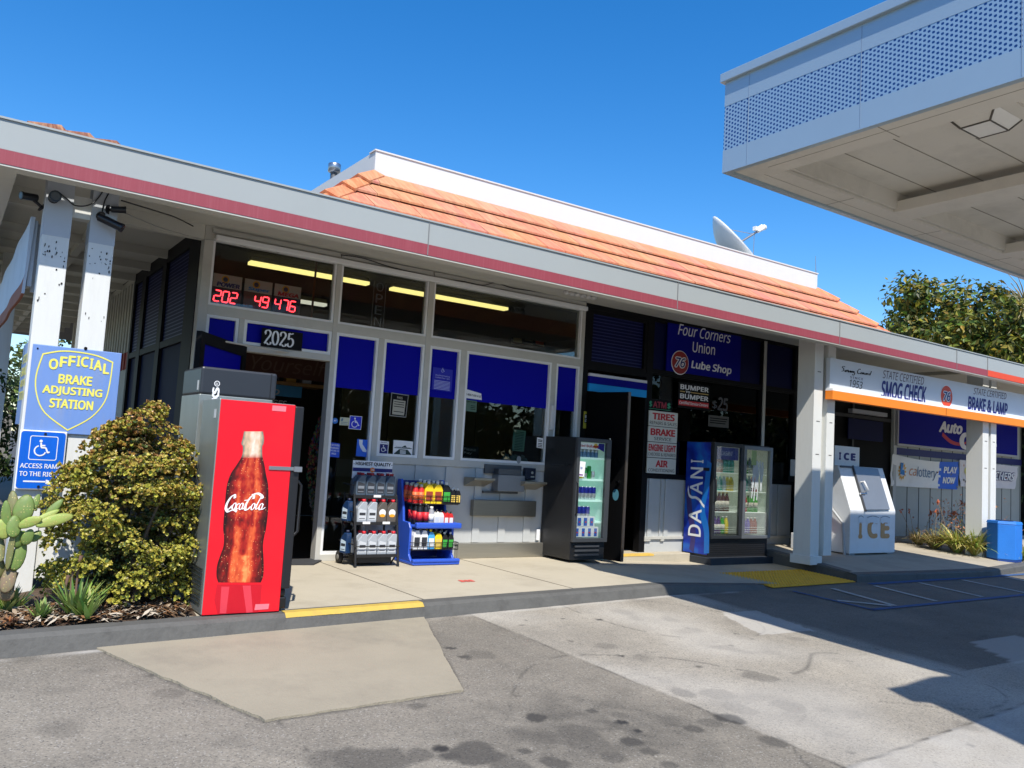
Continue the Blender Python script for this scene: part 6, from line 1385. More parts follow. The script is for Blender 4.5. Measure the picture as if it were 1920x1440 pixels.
mb = MB(); mb.rbox(bx0-.005, bx1+.02, -.52, -.08, .004, .034, .008); mb.rbox(bx0-.005, bx1+.02, -.53, -.47, .03, .065, .012); mb.rbox(bx0+.03, bx1+.03, -.46, -.10, .375, .40, .008); mb.rbox(bx0+.03, bx1+.04, -.49, -.43, .37, .43, .014); mb.rbox(bx1-.035, bx1+.04, -.48, -.2, .372, .428, .014)
mb.build('tray', BP, bs)
def basket(x0, x1, y0, y1, z, h, nm='wire_basket'):
    mb = MB()
    for k in (0, .5, 1): mb.tube([(x0, y1, z+h*k), (x0, y0, z+h*k), (x1, y0, z+h*k), (x1, y1, z+h*k)], .0035, 5)
    for i in range(9): x = x0+(x1-x0)*i/8; mb.tube([(x, y1, z), (x, y0, z), (x, y0, z+h)], .0028, 5)
    mb.build(nm, RKB, bs)
basket(bx0+.03, bx1+.05, -.37, -.09, .615, .085); basket(bx0+.01, bx1+.03, -.45, -.12, .15, .075)
PLR = pm('bottle_red', s(204, 42, 40), .35, var=.2, scale=40); PLY = pm('bottle_yellow', s(236, 200, 30), .4); PLB = pm('bottle_black', s(24, 24, 26), .35); PLW = pm('bottle_white', s(222, 222, 220), .4); PLS = pm('bottle_sky', s(70, 160, 214), .35); CPB = pm('cap_black', s(24, 24, 26), .4); CPW = pm('cap_white', s(216, 216, 210), .4); CPG = pm('cap_greyish', s(170, 172, 160), .4); LBG = pm('lab_green', s(60, 160, 60), .5); LBR = pm('lab_scarlet', s(200, 40, 50), .5); LBY = pm('lab_gold', s(224, 190, 90), .5)
def fluid(body, cap, lab, h, w, d, kind='flat'):
    t = thing('fluid_bottle', '', 'bottle')
    mb = MB()
    if kind == 'round': mb.lathe([(w*.47, 0), (w*.5, h*.03), (w*.5, h*.75), (w*.3, h*.86), (w*.3, h*.9)], (0, 0, 0), 12)
    else:
        P = [(-.5, 0), (.5, 0), (.5, .62), (.34, .78), (.18, .86), (-.18, .86), (-.34, .78), (-.5, .62)]; mb.prism([(x*w, -d/2, z*h) for x, z in P], (0, d, 0))
    mb.build('body', body, t, local=True, bev=.004 if kind != 'round' else 0)
    mb = MB(); mb.lathe([(w*.17 if kind != 'round' else w*.32, h*.855), (w*.17 if kind != 'round' else w*.30, h)], (0, 0, 0), 10); mb.build('cap', cap, t, local=True)
    mb = MB()
    if kind == 'round': mb.lathe([(w*.508, h*.2), (w*.508, h*.6)], (0, 0, 0), 12)
    else: mb.box(-w*.38, w*.38, -d/2-.0015, -d/2+.0, h*.12, h*.55)
    mb.build('label_print', lab, t, local=True); return t
kinds = dict(red=fluid(PLR, CPG, pm('lab_flame', s(226, 110, 60), .5, var=.3, scale=50), .20, .062, .062, 'round'), yellow=fluid(PLY, CPW, pm('lab_rust', s(150, 60, 40), .5, var=.3, scale=60), .235, .105, .06), black=fluid(PLB, CPW, LBG, .23, .10, .055), smallblack=fluid(PLB, CPW, LBY, .17, .06, .045),
    darkred=fluid(PLB, CPB, LBR, .22, .066, .066, 'round'), grey=fluid(pm('bottle_grey', s(150, 150, 156), .4), CPW, PLW, .19, .058, .058, 'round'), white=fluid(PLW, CPB, LS, .15, .055, .045), scarlet=fluid(PLR, CPB, PLW, .14, .055, .045), jugwhite=fluid(PLW, CPB, LK, .225, .082, .06), sky=fluid(PLS, PLY, PLW, .205, .08, .055), yellowlow=fluid(PLY, CPB, LBY, .19, .085, .055), blackgreen=fluid(PLB, CPW, LBG, .175, .068, .05))
def shelf_row(lst, x0, y, z, where, dy, dx=.006, nback=2):
    x = x0
    cnt = {}
    for kind, w in lst:
        x += w/2
        cnt[kind] = cnt.get(kind, 0)+1
        for r_ in range(nback):
            put(kinds[kind], x-r_*dx, y+r_*dy, z+r_*.006, '%s fluid bottle, %s of its kind, %s row, blue display %s' % (NAMES[kind], ORD[cnt[kind]-1], ('front', 'second', 'third', 'rear')[r_], where), 'bottles on the blue display')
        x += w/2+.002
NAMES = dict(red='red', yellow='large yellow', black='black', smallblack='small black', darkred='dark red', grey='grey', white='white', scarlet='small red', jugwhite='tall white', sky='sky blue', yellowlow='low yellow', blackgreen='black green')
shelf_row([('red', .064), ('red', .064), ('yellow', .106), ('yellow', .106), ('black', .10), ('smallblack', .062), ('smallblack', .06)], bx0+.04, -.33, .617, 'top basket', .075, .012, 3)
shelf_row([('darkred', .068), ('darkred', .068), ('grey', .06), ('white', .056), ('white', .056), ('scarlet', .056), ('scarlet', .056)], bx0+.08, -.38, .401, 'middle tray', .07, .012, 3)
shelf_row([('jugwhite', .083), ('jugwhite', .083), ('sky', .082), ('yellowlow', .087), ('blackgreen', .07), ('blackgreen', .07)], bx0+.03, -.41, .155, 'bottom basket', .07, .012, 3)

# -- pay window fixtures on the panelled wall
mb = MB(); a, b, c = onY(887, 968, -.10), onY(1002, 968, -.10), onY(889, 937, -.10); mb.rbox((a.x+c.x)/2, b.x+.02, -.10, -.032, a.z, c.z, .006); mb.build('steel_apron', pm('stainless2', s(150, 145, 132), .32, .9, var=.12, scale=1.5, stretch=(2, 2, 30)), BLD)
def ledge(px0, px1, py, dz=.055, dep=.22):
    a, b = onY(px0, py, -.03-dep), onY(px1, py, -.03-dep); z = a.z; x0, x1 = a.x, b.x
    mb = MB(); mb.prism([(x0, -.031, z), (x0, -.03-dep, z), (x0, -.03-dep, z-.022), (x0, -.031, z-.10)], (x1-x0, 0, 0)); mb.build('steel_ledge', pm('ledge_steel', s(160, 154, 138), .38, .7, dirt=.3, dirtc=s(110, 100, 84)), BLD)
ledge(890, 929, 896); ledge(985, 1026, 903)
a, b, c = onY(933, 921, -.16), onY(983, 921, -.16), onY(935, 890, -.16)
dw = MB(); dw.rbox((a.x+c.x)/2, b.x, -.16, -.032, a.z, c.z, .005); d_ = dw.build('pay_drawer', pm('drawer_grey', s(128, 132, 136), .42, .5, dirt=.2), BLD)
a2, c2 = onY(936, 889, -.15), onY(936, 879, -.15); mb = MB(); mb.box((a.x+c.x)/2+.005, b.x-.05, -.15, -.032, c.z+.003, c2.z); mb.box((a.x+c.x)/2-.12, b.x+.02, -.05, -.0315, c.z+.006, c2.z+.045); mb.box((a.x+c.x)/2-.13, b.x-.02, -.06, -.0315, a.z-.03, a.z-.004); mb.build('drawer_frame', pm('drawer_dark', s(84, 88, 92), .4, .5), BLD)
a, b, c = onY(985, 899, -.09), onY(1004, 900, -.09), onY(985, 877, -.09); ic = thing('card_reader', 'small navy call box beside the pay drawer under the widest pane', 'call box', (a.x, -.06, a.z)); mb = MB(); mb.rbox(a.x, b.x, -.09, -.032, a.z, c.z, .006); mb.build('case', pm('callbox_navy', s(26, 34, 52), .4), ic)
mb = MB(); mb.disc(((a.x+b.x)/2+.02, -.0905, a.z+.6*(c.z-a.z)), .016, 'y', 14, 0); mb.box((a.x+b.x)/2, b.x-.02, -.092, -.0903, a.z+.2*(c.z-a.z), a.z+.3*(c.z-a.z)); mb.build('speaker_button', CPG, ic)
a, c = onY(1006, 1013, -.05), onY(1006, 996, -.05); mb = MB(); mb.rbox(a.x, a.x+.045, -.05, -.032, a.z, c.z+.02, .004); mb.build('power_outlet', INKW, BLD)
a, c = onY(1034, 806, -.06), onY(1036, 760, -.06); mb = MB(); mb.rbox(a.x-.02, a.x+.03, -.07, -.036, a.z, c.z, .005); mb.build('wall_handle', pm('handle_white', s(200, 200, 198), .5), BLD)
# speaking disc on the glass
p = onY(972, 862, -.02); mb = MB(); mb.disc((p.x, -.026, p.z), .03, 'y', 20, 0, rz=.045); mb.build('speak_hole', pm('ring_steel', s(150, 156, 160), .3, .6), BLD)
p = onY(960, 857, .18); t = thing('counter_plant', 'dark green rubbish of papers behind the pay window', 'papers', (p.x, .18, p.z-.08)); t['label'] = 'dim green papers piled behind the glass of the pay window'; mb = MB(); rr = random.Random(2)
for i in range(10): x = p.x-.16+i*.034; mb.prism([(x, .16+rr.random()*.05, SILL), (x+.09, .16, SILL), (x+.07, .17, SILL+.05+.05*rr.random()), (x+.02, .17, SILL+.08+.05*rr.random())], (0, .004, 0))
mb.build('sheets', pm('paper_sage', s(70, 92, 84), .6, var=.4, scale=20), t)

# -- red floor stickers, mats
def floor_sticker(px, py, n, lab):
    p = onZ(px, py, .003); mb = MB()
    rr = random.Random(n)
    for k in range(3): mb.poly([(p.x-.09+.05*k+rr.uniform(-.01, .01), p.y-.05, .004), (p.x-.05+.05*k, p.y-.055, .004), (p.x-.03+.05*k, p.y+.05, .004), (p.x-.07+.05*k, p.y+.055+rr.uniform(-.01, .01), .004)])
    tag(mb.build('floor_sticker', pm('worn_red', s(206, 92, 80), .8, var=.3, scale=20, dirt=.4, dirtc=s(180, 160, 135), dscale=15)), lab, 'sticker')
floor_sticker(877, 1089, 1, 'worn red floor sticker on the walkway between rack and kerb'); floor_sticker(532, 1068, 2, 'worn red floor sticker half hidden behind the red cooler')
p = [onZ(*q, .0) for q in ((524, 1052), (530, 1060), (588, 1060), (603, 1053), (583, 1050))]
mb = MB(); mb.prism([(q.x, q.y, .002) for q in p], (0, 0, .014)); tag(mb.build('door_mat', pm('mat_rubber', s(52, 53, 55), .85, bump=.4, bscale=80)), 'dark rubber mat at the foot of the shop door', 'mat')

# ================================================================== ICE BOX CORNER
ix0, ix1 = 10.81, 11.95; iy0, iyt, iyb = -1.0, -.78, -.12; z0, zm, zt = .075, .69, 1.32
ib = thing('ice_box', 'white ice merchandiser with slanted steel door and worn brown lettering', 'ice box', ((ix0+ix1)/2, -.5, slabz(-.6)))
ICW = pm('icebox_white', s(214, 216, 216), .5, var=.04, scale=2, dirt=.25, dirtc=s(170, 165, 155), dscale=3)
mb = MB(); mb.prism([(ix0, y, z) for y, z in ((iy0, z0), (iyb, z0), (iyb, zt), (iyt, zt), (iy0, zm))], (ix1-ix0, 0, 0)); mb.build('cabinet', ICW, ib, bev=.008)
def slope(u, v, off=.0):   # point on the slanted face
    y = iy0+(iyt-iy0)*v; z = zm+(zt-zm)*v; n = Vector((0, -(zt-zm), (iyt-iy0))).normalized(); return Vector((ix0+u*(ix1-ix0), y, z))+n*off
mb = MB(); mb.prism([slope(.30, .0, .008), slope(.84, .02, .008), slope(.84, .97, .008), slope(.30, .99, .008)], slope(0, 0, .03)-slope(0, 0, .008)); dr = mb.build('hatch', pm('hatch_steel', s(140, 143, 146), .4, .5, var=.1, scale=4), ib, bev=.004)
mb = MB(); mb.prism([slope(.285, -.03, .007), slope(.30, -.03, .007), slope(.30, 1.0, .007), slope(.285, 1.0, .007)], slope(0, 0, .034)-slope(0, 0, .007)); mb.prism([slope(.03, .95, .006), slope(.28, .95, .006), slope(.28, .99, .006), slope(.03, .99, .006)], (0, -.02, .004)); mb.build('hatch_rail', pm('rail_dark', s(70, 70, 72), .5), ib)
mb = MB(); a, b = slope(.36, .62, .03), slope(.40, .42, .03); n_ = slope(0, 0, .05)-slope(0, 0, 0); mb.tube([a, a+n_, b+n_, b], .014, 8); mb.build('handle', PLW, dr)
mb = MB(); mb.tube([slope(.27, .36, .03), slope(.36, .36, .045)], .016, 8); mb.build('latch', CHR, ib)
mb = MB(); y = iy0-.002
def ice_letters(mb, x0, x1, za, zb, y, m, b=.05): TB(mb, 'I', x0, x0+(x1-x0)*.13, za, zb, y, m, b); TB(mb, 'C', x0+(x1-x0)*.28, x0+(x1-x0)*.62, za, zb, y, m, b); TB(mb, 'E', x0+(x1-x0)*.70, x1, za, zb, y, m, b)
a, b = onY(1609, 1010, y), onY(1668, 1005, y); t_ = onY(1611, 972, y)
ice_letters(mb, a.x, b.x, a.z, t_.z, y, 0, .06)
mb.build('lettering', pm('ink_tan', s(186, 140, 88), .6, var=.1, dirt=.3, dirtc=s(205, 190, 165), dscale=18), ib)
mb = MB(); rr = random.Random(9); W = b.x-a.x
for u0, u1 in ((.0, .14), (.27, .62), (.70, .98)):   # snow caps on the letters
    xs_ = np.linspace(a.x+u0*W-.01, a.x+u1*W+.01, 12); top = [(x, y-.0045, t_.z+.01+.022*sin(pi*i/11)) for i, x in enumerate(xs_)]; bot = [(x, y-.0045, t_.z-.05-.03*rr.random()) for x in xs_]
    mb.poly(top[::-1]+bot, 0)
    for i in range(11): p, q = Vector(top[i]), Vector(top[i+1]); mb.poly([p, q, q+Vector((0, -.0005, .008)), p+Vector((0, -.0005, .008))], 1)
mb.build('snow_print', [pm('print_snow', s(205, 210, 212), .5), pm('print_slate', s(70, 80, 92), .5)], ib)
mb = MB()
for x in (ix0+.08, ix1-.1): mb.box(x-.06, x+.08, iy0+.02, iy0+.12, slabz(-.95), z0-.001)
mb.box(ix0+.05, ix1-.05, iyb-.15, iyb-.05, slabz(-.2), z0-.001); mb.build('foot', pm('foot_grey', s(150, 150, 148), .5), ib)
mb = MB(); mb.tube([(ix0-.03, iy0+.06, slabz(-.9)), (ix0-.03, iy0+.1, .5), (ix0-.05, iy0+.3, .72), (ix0-.05, -.3, .74)], .02, 8); mb.build('drain_pipe', pm('pipe_grey', s(165, 168, 168), .5), ib)
a, b, c = onY(1564.5, 868, -.42), onY(1611, 870, -.42), onY(1566, 835, -.42)
isg = thing('ice_sign', 'white board with navy snow capped ice lettering standing on the ice box', 'sign', (a.x, -.42, zt+.002)); mb = MB(); mb.box((a.x+c.x)/2, b.x, -.42, -.39, zt+.002, c.z); mb.build('sign_board', ICW, isg)
mb = MB(); X0, X1 = (a.x+c.x)/2, b.x; h = c.z-zt; ice_letters(mb, X0+.16*(X1-X0), X0+.84*(X1-X0), zt+.30*h, zt+.68*h, -.4215, 0, .07); mb.build('lettering', NAVY, isg)
# squeegee tub and hose between post and ice box
sq = thing('squeegee_rack', 'white rack of blue topped squeegees between the eave post and the ice box', 'squeegee rack', (10.62, -.55, slabz(-.55)))
mb = MB(); mb.box(10.42, 10.76, -.50, -.46, slabz(-.5), 1.05); mb.box(10.42, 10.76, -.62, -.4601, .68, .70); mb.box(10.42, 10.76, -.66, -.30, slabz(-.5), .30); mb.build('rack_panel', ICW, sq, bev=.006)
for i in range(4):
    x = 10.46+i*.085; mb = MB(); mb.box(x, x+.05, -.60, -.52, .70, .82, 0); mb.tube([(x+.025, -.6, .66), (x+.025, -.58, .45)], .012, 8, 1); mb.rbox(x-.005, x+.055, -.63, -.55, .36, .46, .008, 2); mb.build('squeegee', [pm('squeegee_blue', s(60, 140, 200), .4), BLK, pm('squeegee_red', s(170, 40, 50), .5)], sq)
ds = thing('dispenser_stand', 'white towel dispenser on a thin dark stand behind the front eave post', 'dispenser', (9.95, -.45, slabz(-.45)))
p = onY(1494, 893, -.45); q = onY(1494, 862, -.45); mb = MB(); mb.rbox(p.x-.07, p.x+.12, -.5, -.38, p.z, q.z, .01); mb.build('box', INKW, ds); mb = MB(); mb.box(p.x-.08, p.x+.12, -.52, -.36, p.z-.08, p.z-.002); mb.tube([(p.x+.02, -.45, p.z-.08), (p.x+.02, -.45, slabz(-.45))], .025, 8); mb.build('stand', RKB, ds)

# -- hexagonal blue bin
c0 = onZ(1880, 1053, .012)+Vector((.24, .09, 0)); c0.z = slabz(c0.y)-.005; bh = .61
bn = thing('litter_bin', 'hexagonal bright blue concrete litter bin at the slab edge', 'litter bin', c0)
BNB = pm('bin_blue', s(34, 118, 206), .6, var=.14, scale=4, dirt=.3, dirtc=s(30, 86, 160), dscale=3, bump=.2, bscale=60)
R = .245; a0 = radians(4)
hexp = lambda r, z: [(c0.x+r*cos(a0+k*pi/3), c0.y+r*sin(a0+k*pi/3), z) for k in range(6)]
mb = MB(); mb.prism(hexp(R, c0.z+.03), (0, 0, bh-.07)); mb.build('shell', BNB, bn, bev=.012)
mb = MB(); mb.prism(hexp(R*.97, c0.z), (0, 0, .03)); mb.build('base_ring', pm('bin_navy', s(20, 60, 130), .6), bn)
mb = MB(); A, B = hexp(R*1.02, c0.z+bh-.0395), hexp(R*.96, c0.z+bh); mb.add(A+B, [(k, (k+1) % 6, 6+(k+1) % 6, 6+k) for k in range(6)]+[(6, 7, 8, 9, 10, 11), (5, 4, 3, 2, 1, 0)]); lid = mb.build('lid', BNB, bn)
mb = MB(); mb.prism(hexp(R*.5, c0.z+bh+.001), (0, 0, .012)); mb.build('liner_ring', pm('bin_dark', s(26, 40, 70), .6), lid)

# ================================================================== LIGHTS AND SIGNS INSIDE THE SHOP
TUBE = pm('tube_glow', s(250, 236, 140), .5, emit=(s(255, 232, 140), 1.2)); TUBW = pm('tube_glow_white', s(240, 236, 215), .5, emit=(s(250, 244, 220), .6)); TROF = pm('trough_metal', s(120, 112, 72), .5)
def ceil_light(pa, pb, y, lab, mat=TUBE, hgt=None):
    a, b = onY(*pa, y), onY(*pb, y); z = (a.z+b.z)/2; t = thing('ceiling_light', lab, 'ceiling light', ((a.x+b.x)/2, y, z), group='strip lights in the shop')
    mb = MB(); mb.box(a.x, b.x, y, y+.11, z+.01, z+.045); mb.build('diffuser', mat, t); mb = MB(); mb.box(a.x+.01, b.x-.01, y+.005, y+.105, z+.046, z+.10); mb.build('housing', TROF, t)
    mb = MB()
    for u in (.12, .88): mb.tube([(a.x+(b.x-a.x)*u, y+.08, z+.12), (a.x+(b.x-a.x)*u, y+.08, 3.16)], .006, 6)
    mb.build('hanger', BLK, t)
ceil_light((470, 497), (693, 534), .9, 'long yellow strip light behind the left upper pane'); ceil_light((737, 545), (953, 582), .9, 'long yellow strip light behind the right upper pane')
ceil_light((563, 568), (613, 575), 2.4, 'short white strip light deep behind the left upper pane', TUBW)
# jackpot displays: seven-segment numbers
LED = pm('led_red', s(255, 60, 50), .5, emit=((1, .06, .08), 3.0))
SEG = {'a': ((.1, 1), (.9, 1)), 'b': ((1, .95), (1, .55)), 'c': ((1, .45), (1, .05)), 'd': ((.1, 0), (.9, 0)), 'e': ((0, .05), (0, .45)), 'f': ((0, .55), (0, .95)), 'g': ((.1, .5), (.9, .5))}
DIG = {'2': 'abged', '0': 'abcdef', '4': 'fgbc', '9': 'abcdfg', '7': 'abc', '6': 'afgedc'}
def digits(mb, st, x0, z0, w, h, y, gap=.35, sl=.12):
    for i, ch in enumerate(st):
        for sg_ in DIG[ch]:
            (u0, v0), (u1, v1) = SEG[sg_]; n = 4; 
            for k in range(n):
                t = (k+.5)/n; u, v = u0+(u1-u0)*t, v0+(v1-v0)*t; x = x0+i*w*(1+gap)+u*w+v*h*sl; z = z0+v*h; r = .0075; dx, dz = (.0085, .005) if u0 != u1 else (.005, .0085)
                mb.poly([(x-dx, y, z-dz), (x+dx, y, z-dz), (x+dx, y, z+dz), (x-dx, y, z+dz)])
def jackpot(tl, tr, bl, num, lab, lower, top, logo, lm, numfrac):
    y = .13; a, b, c = onY(*tl, y), onY(*tr, y), onY(*bl, y); x0, x1, z1, z0 = (a.x+c.x)/2, (a.x+c.x)/2+(b.x-a.x), (a.z+b.z)/2, c.z
    t = thing('jackpot_display', lab, 'display', (x0, y, z0), group='jackpot displays in the window'); W, H = x1-x0, z1-z0
    mb = MB(); mb.box(x0, x1, y, y+.05, z0, z1, 1); mb.build('case', [BLK, BLK], t)
    mb = MB(); mb.box(x0+.004, x1-.004, y-.003, y-.0005, z0+.64*H, z1-.004, 0); mb.box(x0+.004, x1-.004, y-.003, y-.0005, z0+.004, z0+.64*H-.002, 1); mb.build('face', [top, lower], t)
    mb = MB(); TB(mb, 'MILLION', x0+.22*W, x0+.80*W, z0+.08*H, z0+.17*H, y-.004, 0, .0); mb.disc((x0+.42*W, y-.0035, z0+.86*H), .024, 'y', 12, 2, th=.0005); mb.disc((x0+.42*W, y-.003, z0+.86*H), .038, 'y', 12, 3, th=.0005)
    TB(mb, logo, x0+.14*W, x0+.92*W, z0+.66*H, z0+.78*H, y-.0045, 1, .05, .1); mb.build('lettering', [pm('ink_dim', s(150, 140, 150), .5), lm, pm('ink_seal', s(26, 60, 90), .5), pm('ink_sun', (0, 0, 0))], t)
    mb = MB(); w = .058; n = len(num); tot = w*n+.35*w*(n-1); digits(mb, num, x0+numfrac*W, z0+.26*H, w, .105, y-.006); mb.build('digits', LED, t)
TOPW = pm('disp_white', s(182, 178, 160), .5)
jackpot((402, 511), (457, 520), (392, 581), '202', 'left jackpot display reading 202 with plum lower half behind the upper pane', pm('disp_plum', s(64, 20, 48), .5), TOPW, 'POWER', NAVY, .07)
jackpot((459, 521), (512, 530), (453, 588), '49', 'middle jackpot display reading 49 with brown frame behind the upper pane', pm('disp_brown', s(104, 58, 34), .5), TOPW, 'Super', pm('ink_cyan', (0, 0, 0)), .38)
jackpot((514, 530), (565, 539), (510, 596), '476', 'right jackpot display reading 476 with violet lower half behind the upper pane', pm('disp_violet', s(44, 18, 62), .5), TOPW, 'MEGA', INKR, .04)
p, q = onY(592, 500, .35), onY(583, 603, .35); mb = MB(); mb.tube([(q.x+.01, .35, 3.15), (q.x, .35, q.z)], .012, 8); tag(mb.build('hanging_pole', pm('pole_rust', s(110, 60, 24), .6)), 'thin rusty pole hanging behind the left upper pane', 'pole')
# unlit neon sign, letters one above the other
on = thing('neon_sign', 'unlit upright open sign of thin glass tubes behind the middle upper pane', 'sign', (onY(705, 580, .2).x, .2, 2.45)); mb = MB(); a, b = onY(690, 625, .2), onY(730, 560, .2); x0, x1, z0, z1 = a.x+.03, b.x-.05, 2.46, 2.98
mb.tube([(x0, .2, z0), (x0, .2, z1)], .004, 6); mb.tube([(x1, .2, z0), (x1, .2, z1)], .004, 6); mb.tube([(x0, .2, z0), (x1, .2, z0)], .004, 6); mb.build('tube_frame', pm('tube_ash', s(120, 120, 124), .4), on)
mb = MB(); h = (z1-z0)/4.2
for i, ch in enumerate('OPEN'): zt_ = z1-h*1.03*i; TB(mb, ch, x0+.03, x1-.03, zt_-h*.85, zt_-h*.05, .198, 0, -.015)
mb.build('tube_letters', pm('tube_ash', (0, 0, 0)), on)
# red panel and shelves seen through the open door
a, b, c = onY(470, 692, 1.6), onY(612, 708, 1.6), onY(472, 664, 1.6); ysn = thing('inner_sign', 'dim red panel with pale italic lettering above the counter inside the door', 'sign', (a.x, 1.6, a.z)); mb = MB(); mb.box(a.x-.2, b.x+.1, 1.6, 1.63, a.z-.06, c.z+.05); mb.build('panel', pm('panel_brick', s(58, 18, 14), .6), ysn)
mb = MB(); mb.text('Yourself', (a.x, 1.598, a.z), (b.x, 1.598, a.z), (a.x, 1.598, c.z), 0, .0, .25); mb.build('lettering', pm('ink_blush', s(84, 62, 58), .6), ysn)
a, b = onY(505, 744, 1.8), onY(566, 730, 1.8); cb = thing('beverage_sign', 'dim blue cold beverages sign on the shelving inside the door', 'sign', (a.x, 1.8, a.z)); mb = MB(); mb.box(a.x-.35, b.x, 1.8, 1.82, a.z-.14, b.z+.03, 1); mb.box(a.x-.35, b.x, 1.797, 1.7995, a.z+.02, b.z+.03, 0); mb.build('panel', [pm('panel_cyan', s(50, 130, 180), .5), BLK], cb)
mb = MB(); TB(mb, 'COLD', a.x-.20, a.x+.12, a.z+.03, a.z+.10, 1.796, 0, .03, .2); TB(mb, 'BEVERAGES', a.x-.32, a.x+.22, a.z-.10, a.z-.03, 1.796, 0, .03, .2); mb.build('lettering', pm('ink_grey2', s(170, 170, 170), .5), cb)
shf = thing('goods_shelf', 'dim shelf of small goods inside the open shop door', 'shelf', (3.2, 1.9, 1.5)); mb = MB(); mb.box(2.4, 3.9, 1.7, 2.0, 1.86, 1.9); mb.build('board', pm('shelf_tan', s(150, 110, 60), .6), shf)
rr = random.Random(12)
for i, c_ in enumerate(((190, 140, 40), (150, 50, 40), (190, 190, 180), (60, 60, 70), (200, 150, 60), (180, 180, 190))):
    x = 2.62+i*.2; mb = MB(); mb.rbox(x, x+.1+.04*rr.random(), 1.74, 1.84, 1.901, 2.0+.10*rr.random(), .01); mb.build('packet', pm('packet_%s' % ('ochre', 'brick', 'bone', 'slate', 'honey', 'pearl')[i], s(*c_), .5, var=.35, scale=30), shf)
bc = thing('bead_curtain', 'hanging strip of many coloured beads inside the right door jamb', 'curtain', (onY(590, 900, .25).x, .25, .5)); cols = [s(24, 36, 90), s(96, 24, 30), s(24, 70, 44), s(104, 92, 40), s(40, 34, 40), s(80, 80, 80)]
rr = random.Random(6); mb = MB(); qa, qb = onY(600, 780, .25), onY(585, 985, .25)
for i in range(420):
    v = rr.random(); wdt = .03+.10*sin(pi*min(1, v*1.1)); x = qa.x+(qb.x-qa.x)*v+.03+rr.uniform(-wdt, .02); z = qa.z+(qb.z-qa.z)*v; r = rr.uniform(.008, .018); ci = min(5, int(v*3)+rr.randint(0, 3))
    mb.add([(x+r, .25, z), (x-r, .25, z), (x, .25+r, z), (x, .25-r, z), (x, .25, z+r*1.4), (x, .25, z-r*1.4)], [(0, 2, 4), (2, 1, 4), (1, 3, 4), (3, 0, 4), (2, 0, 5), (1, 2, 5), (3, 1, 5), (0, 3, 5)], ci)
mb.build('beads', [pm('bead_%d' % 0 if False else 'bead_'+n, c_, .4) for n, c_ in zip(('blue', 'red', 'green', 'gold', 'dark', 'pale'), cols)], bc)
# framed papers and the orange poster on the back wall
for nm, lab, pa, pb, mt, y in (('framed_paper', 'left framed certificate on the dim back wall behind the right upper pane', (962, 641), (980, 611), 'paper_olive', 3.4), ('framed_paper', 'second framed certificate left of the orange poster on the back wall', (984, 638), (1001, 603), 'paper_olive', 3.4), ('wall_poster', 'orange poster between framed papers on the dim back wall', (1004, 645), (1021, 611), 'poster_orange', 3.4), ('framed_paper', 'third framed certificate right of the orange poster on the back wall', (1030, 635), (1050, 608), 'paper_olive', 3.4), ('framed_paper', 'picture frame under a lamp near the right end of the back wall', (1058, 628), (1080, 598), 'paper_olive', 3.4)):
    a, b = onY(*pa, y), onY(*pb, y); t = thing(nm, lab, 'picture' if nm[0] == 'f' else 'poster', (a.x, y, a.z)); mb = MB(); mb.box(a.x-.03, b.x+.03, y, y+.03, a.z-.03, b.z+.03); mb.build('frame', BLK, t); mb = MB(); mb.box(a.x, b.x, y-.004, y-.001, a.z, b.z); mb.build('sheet', pm(mt, s(150, 140, 96) if 'olive' in mt else s(200, 70, 20), .6, var=.3, scale=12), t)

# ================================================================== CAMERAS, CABLES
CAMB = pm('cctv_black', s(18, 20, 26), .35)
def bullet(name, lab, p, d, L=.11, r=.028, stand=None):
    p, d = Vector(p), Vector(d).normalized(); t = thing(name, lab, 'camera', p)
    mb = MB(); mb.tube([p-d*L*.5, p+d*L*.5], r, 14); mb.tube([p+d*L*.5, p+d*L*.62], r*1.12, 14); mb.build('housing', CAMB, t)
    mb = MB(); mb.tube([p+d*L*.615, p+d*L*.63], r*.8, 14); mb.build('lens', pm('lens_dark', s(70, 66, 66), .15), t)
    if stand is not None: mb = MB(); mb.tube([p, p+Vector(stand)*.6, p+Vector(stand)], .012, 8); mb.tube([p+Vector(stand), p+Vector(stand)*1.08], .035, 14); mb.build('bracket', CAMB, t)
    return t
yc_ = -1.46
p = onY(102, 369, yc_); bullet('security_camera', 'black security camera facing outward high on the outer left post', (p.x, yc_, p.z), (.05, -1, -.1), .08, .036, (0, .055, 0))
p = onY(196, 415, yc_); bullet('security_camera', 'lower black bullet camera on the inner left post', (p.x+.03, yc_-.03, p.z-.005), (.8, -.35, -.35), .16, .03, (-.05, .08, .05))
p = onY(221, 393, yc_); bullet('security_camera', 'upper small black camera on the inner left post', (p.x, yc_, p.z), (.9, -.2, .1), .09, .024, (-.05, .055, .0))
p = onY(56, 369, -1.3); bullet('security_camera', 'black bullet camera left of the outer post facing away', (p.x, -1.3, p.z), (-.85, -.35, -.1), .10, .026, (.08, .03, -.05))
def cable(name, lab, pts, y, r, mat):
    P = [onY(*q, yy) for q, yy in ((q[:2], q[2] if len(q) > 2 else y) for q in pts)]; L = []
    for i in range(len(P)-1):
        a, b, c, d = P[max(i-1, 0)], P[i], P[i+1], P[min(i+2, len(P)-1)]
        for k in range(5): t = k/5; L.append(.5*((2*b)+(c-a)*t+(2*a-5*b+4*c-d)*t*t+(3*b-a-3*c+d)*t**3))
    L.append(P[-1]); mb = MB(); mb.tube(L, r, 6); tag(mb.build(name, mat), lab, 'cable')
cable('camera_cable', 'black cable looping between the two left post cameras', [(112, 362), (128, 375), (140, 385), (160, 386), (178, 378), (192, 360)], -1.41, .005, CAMB)
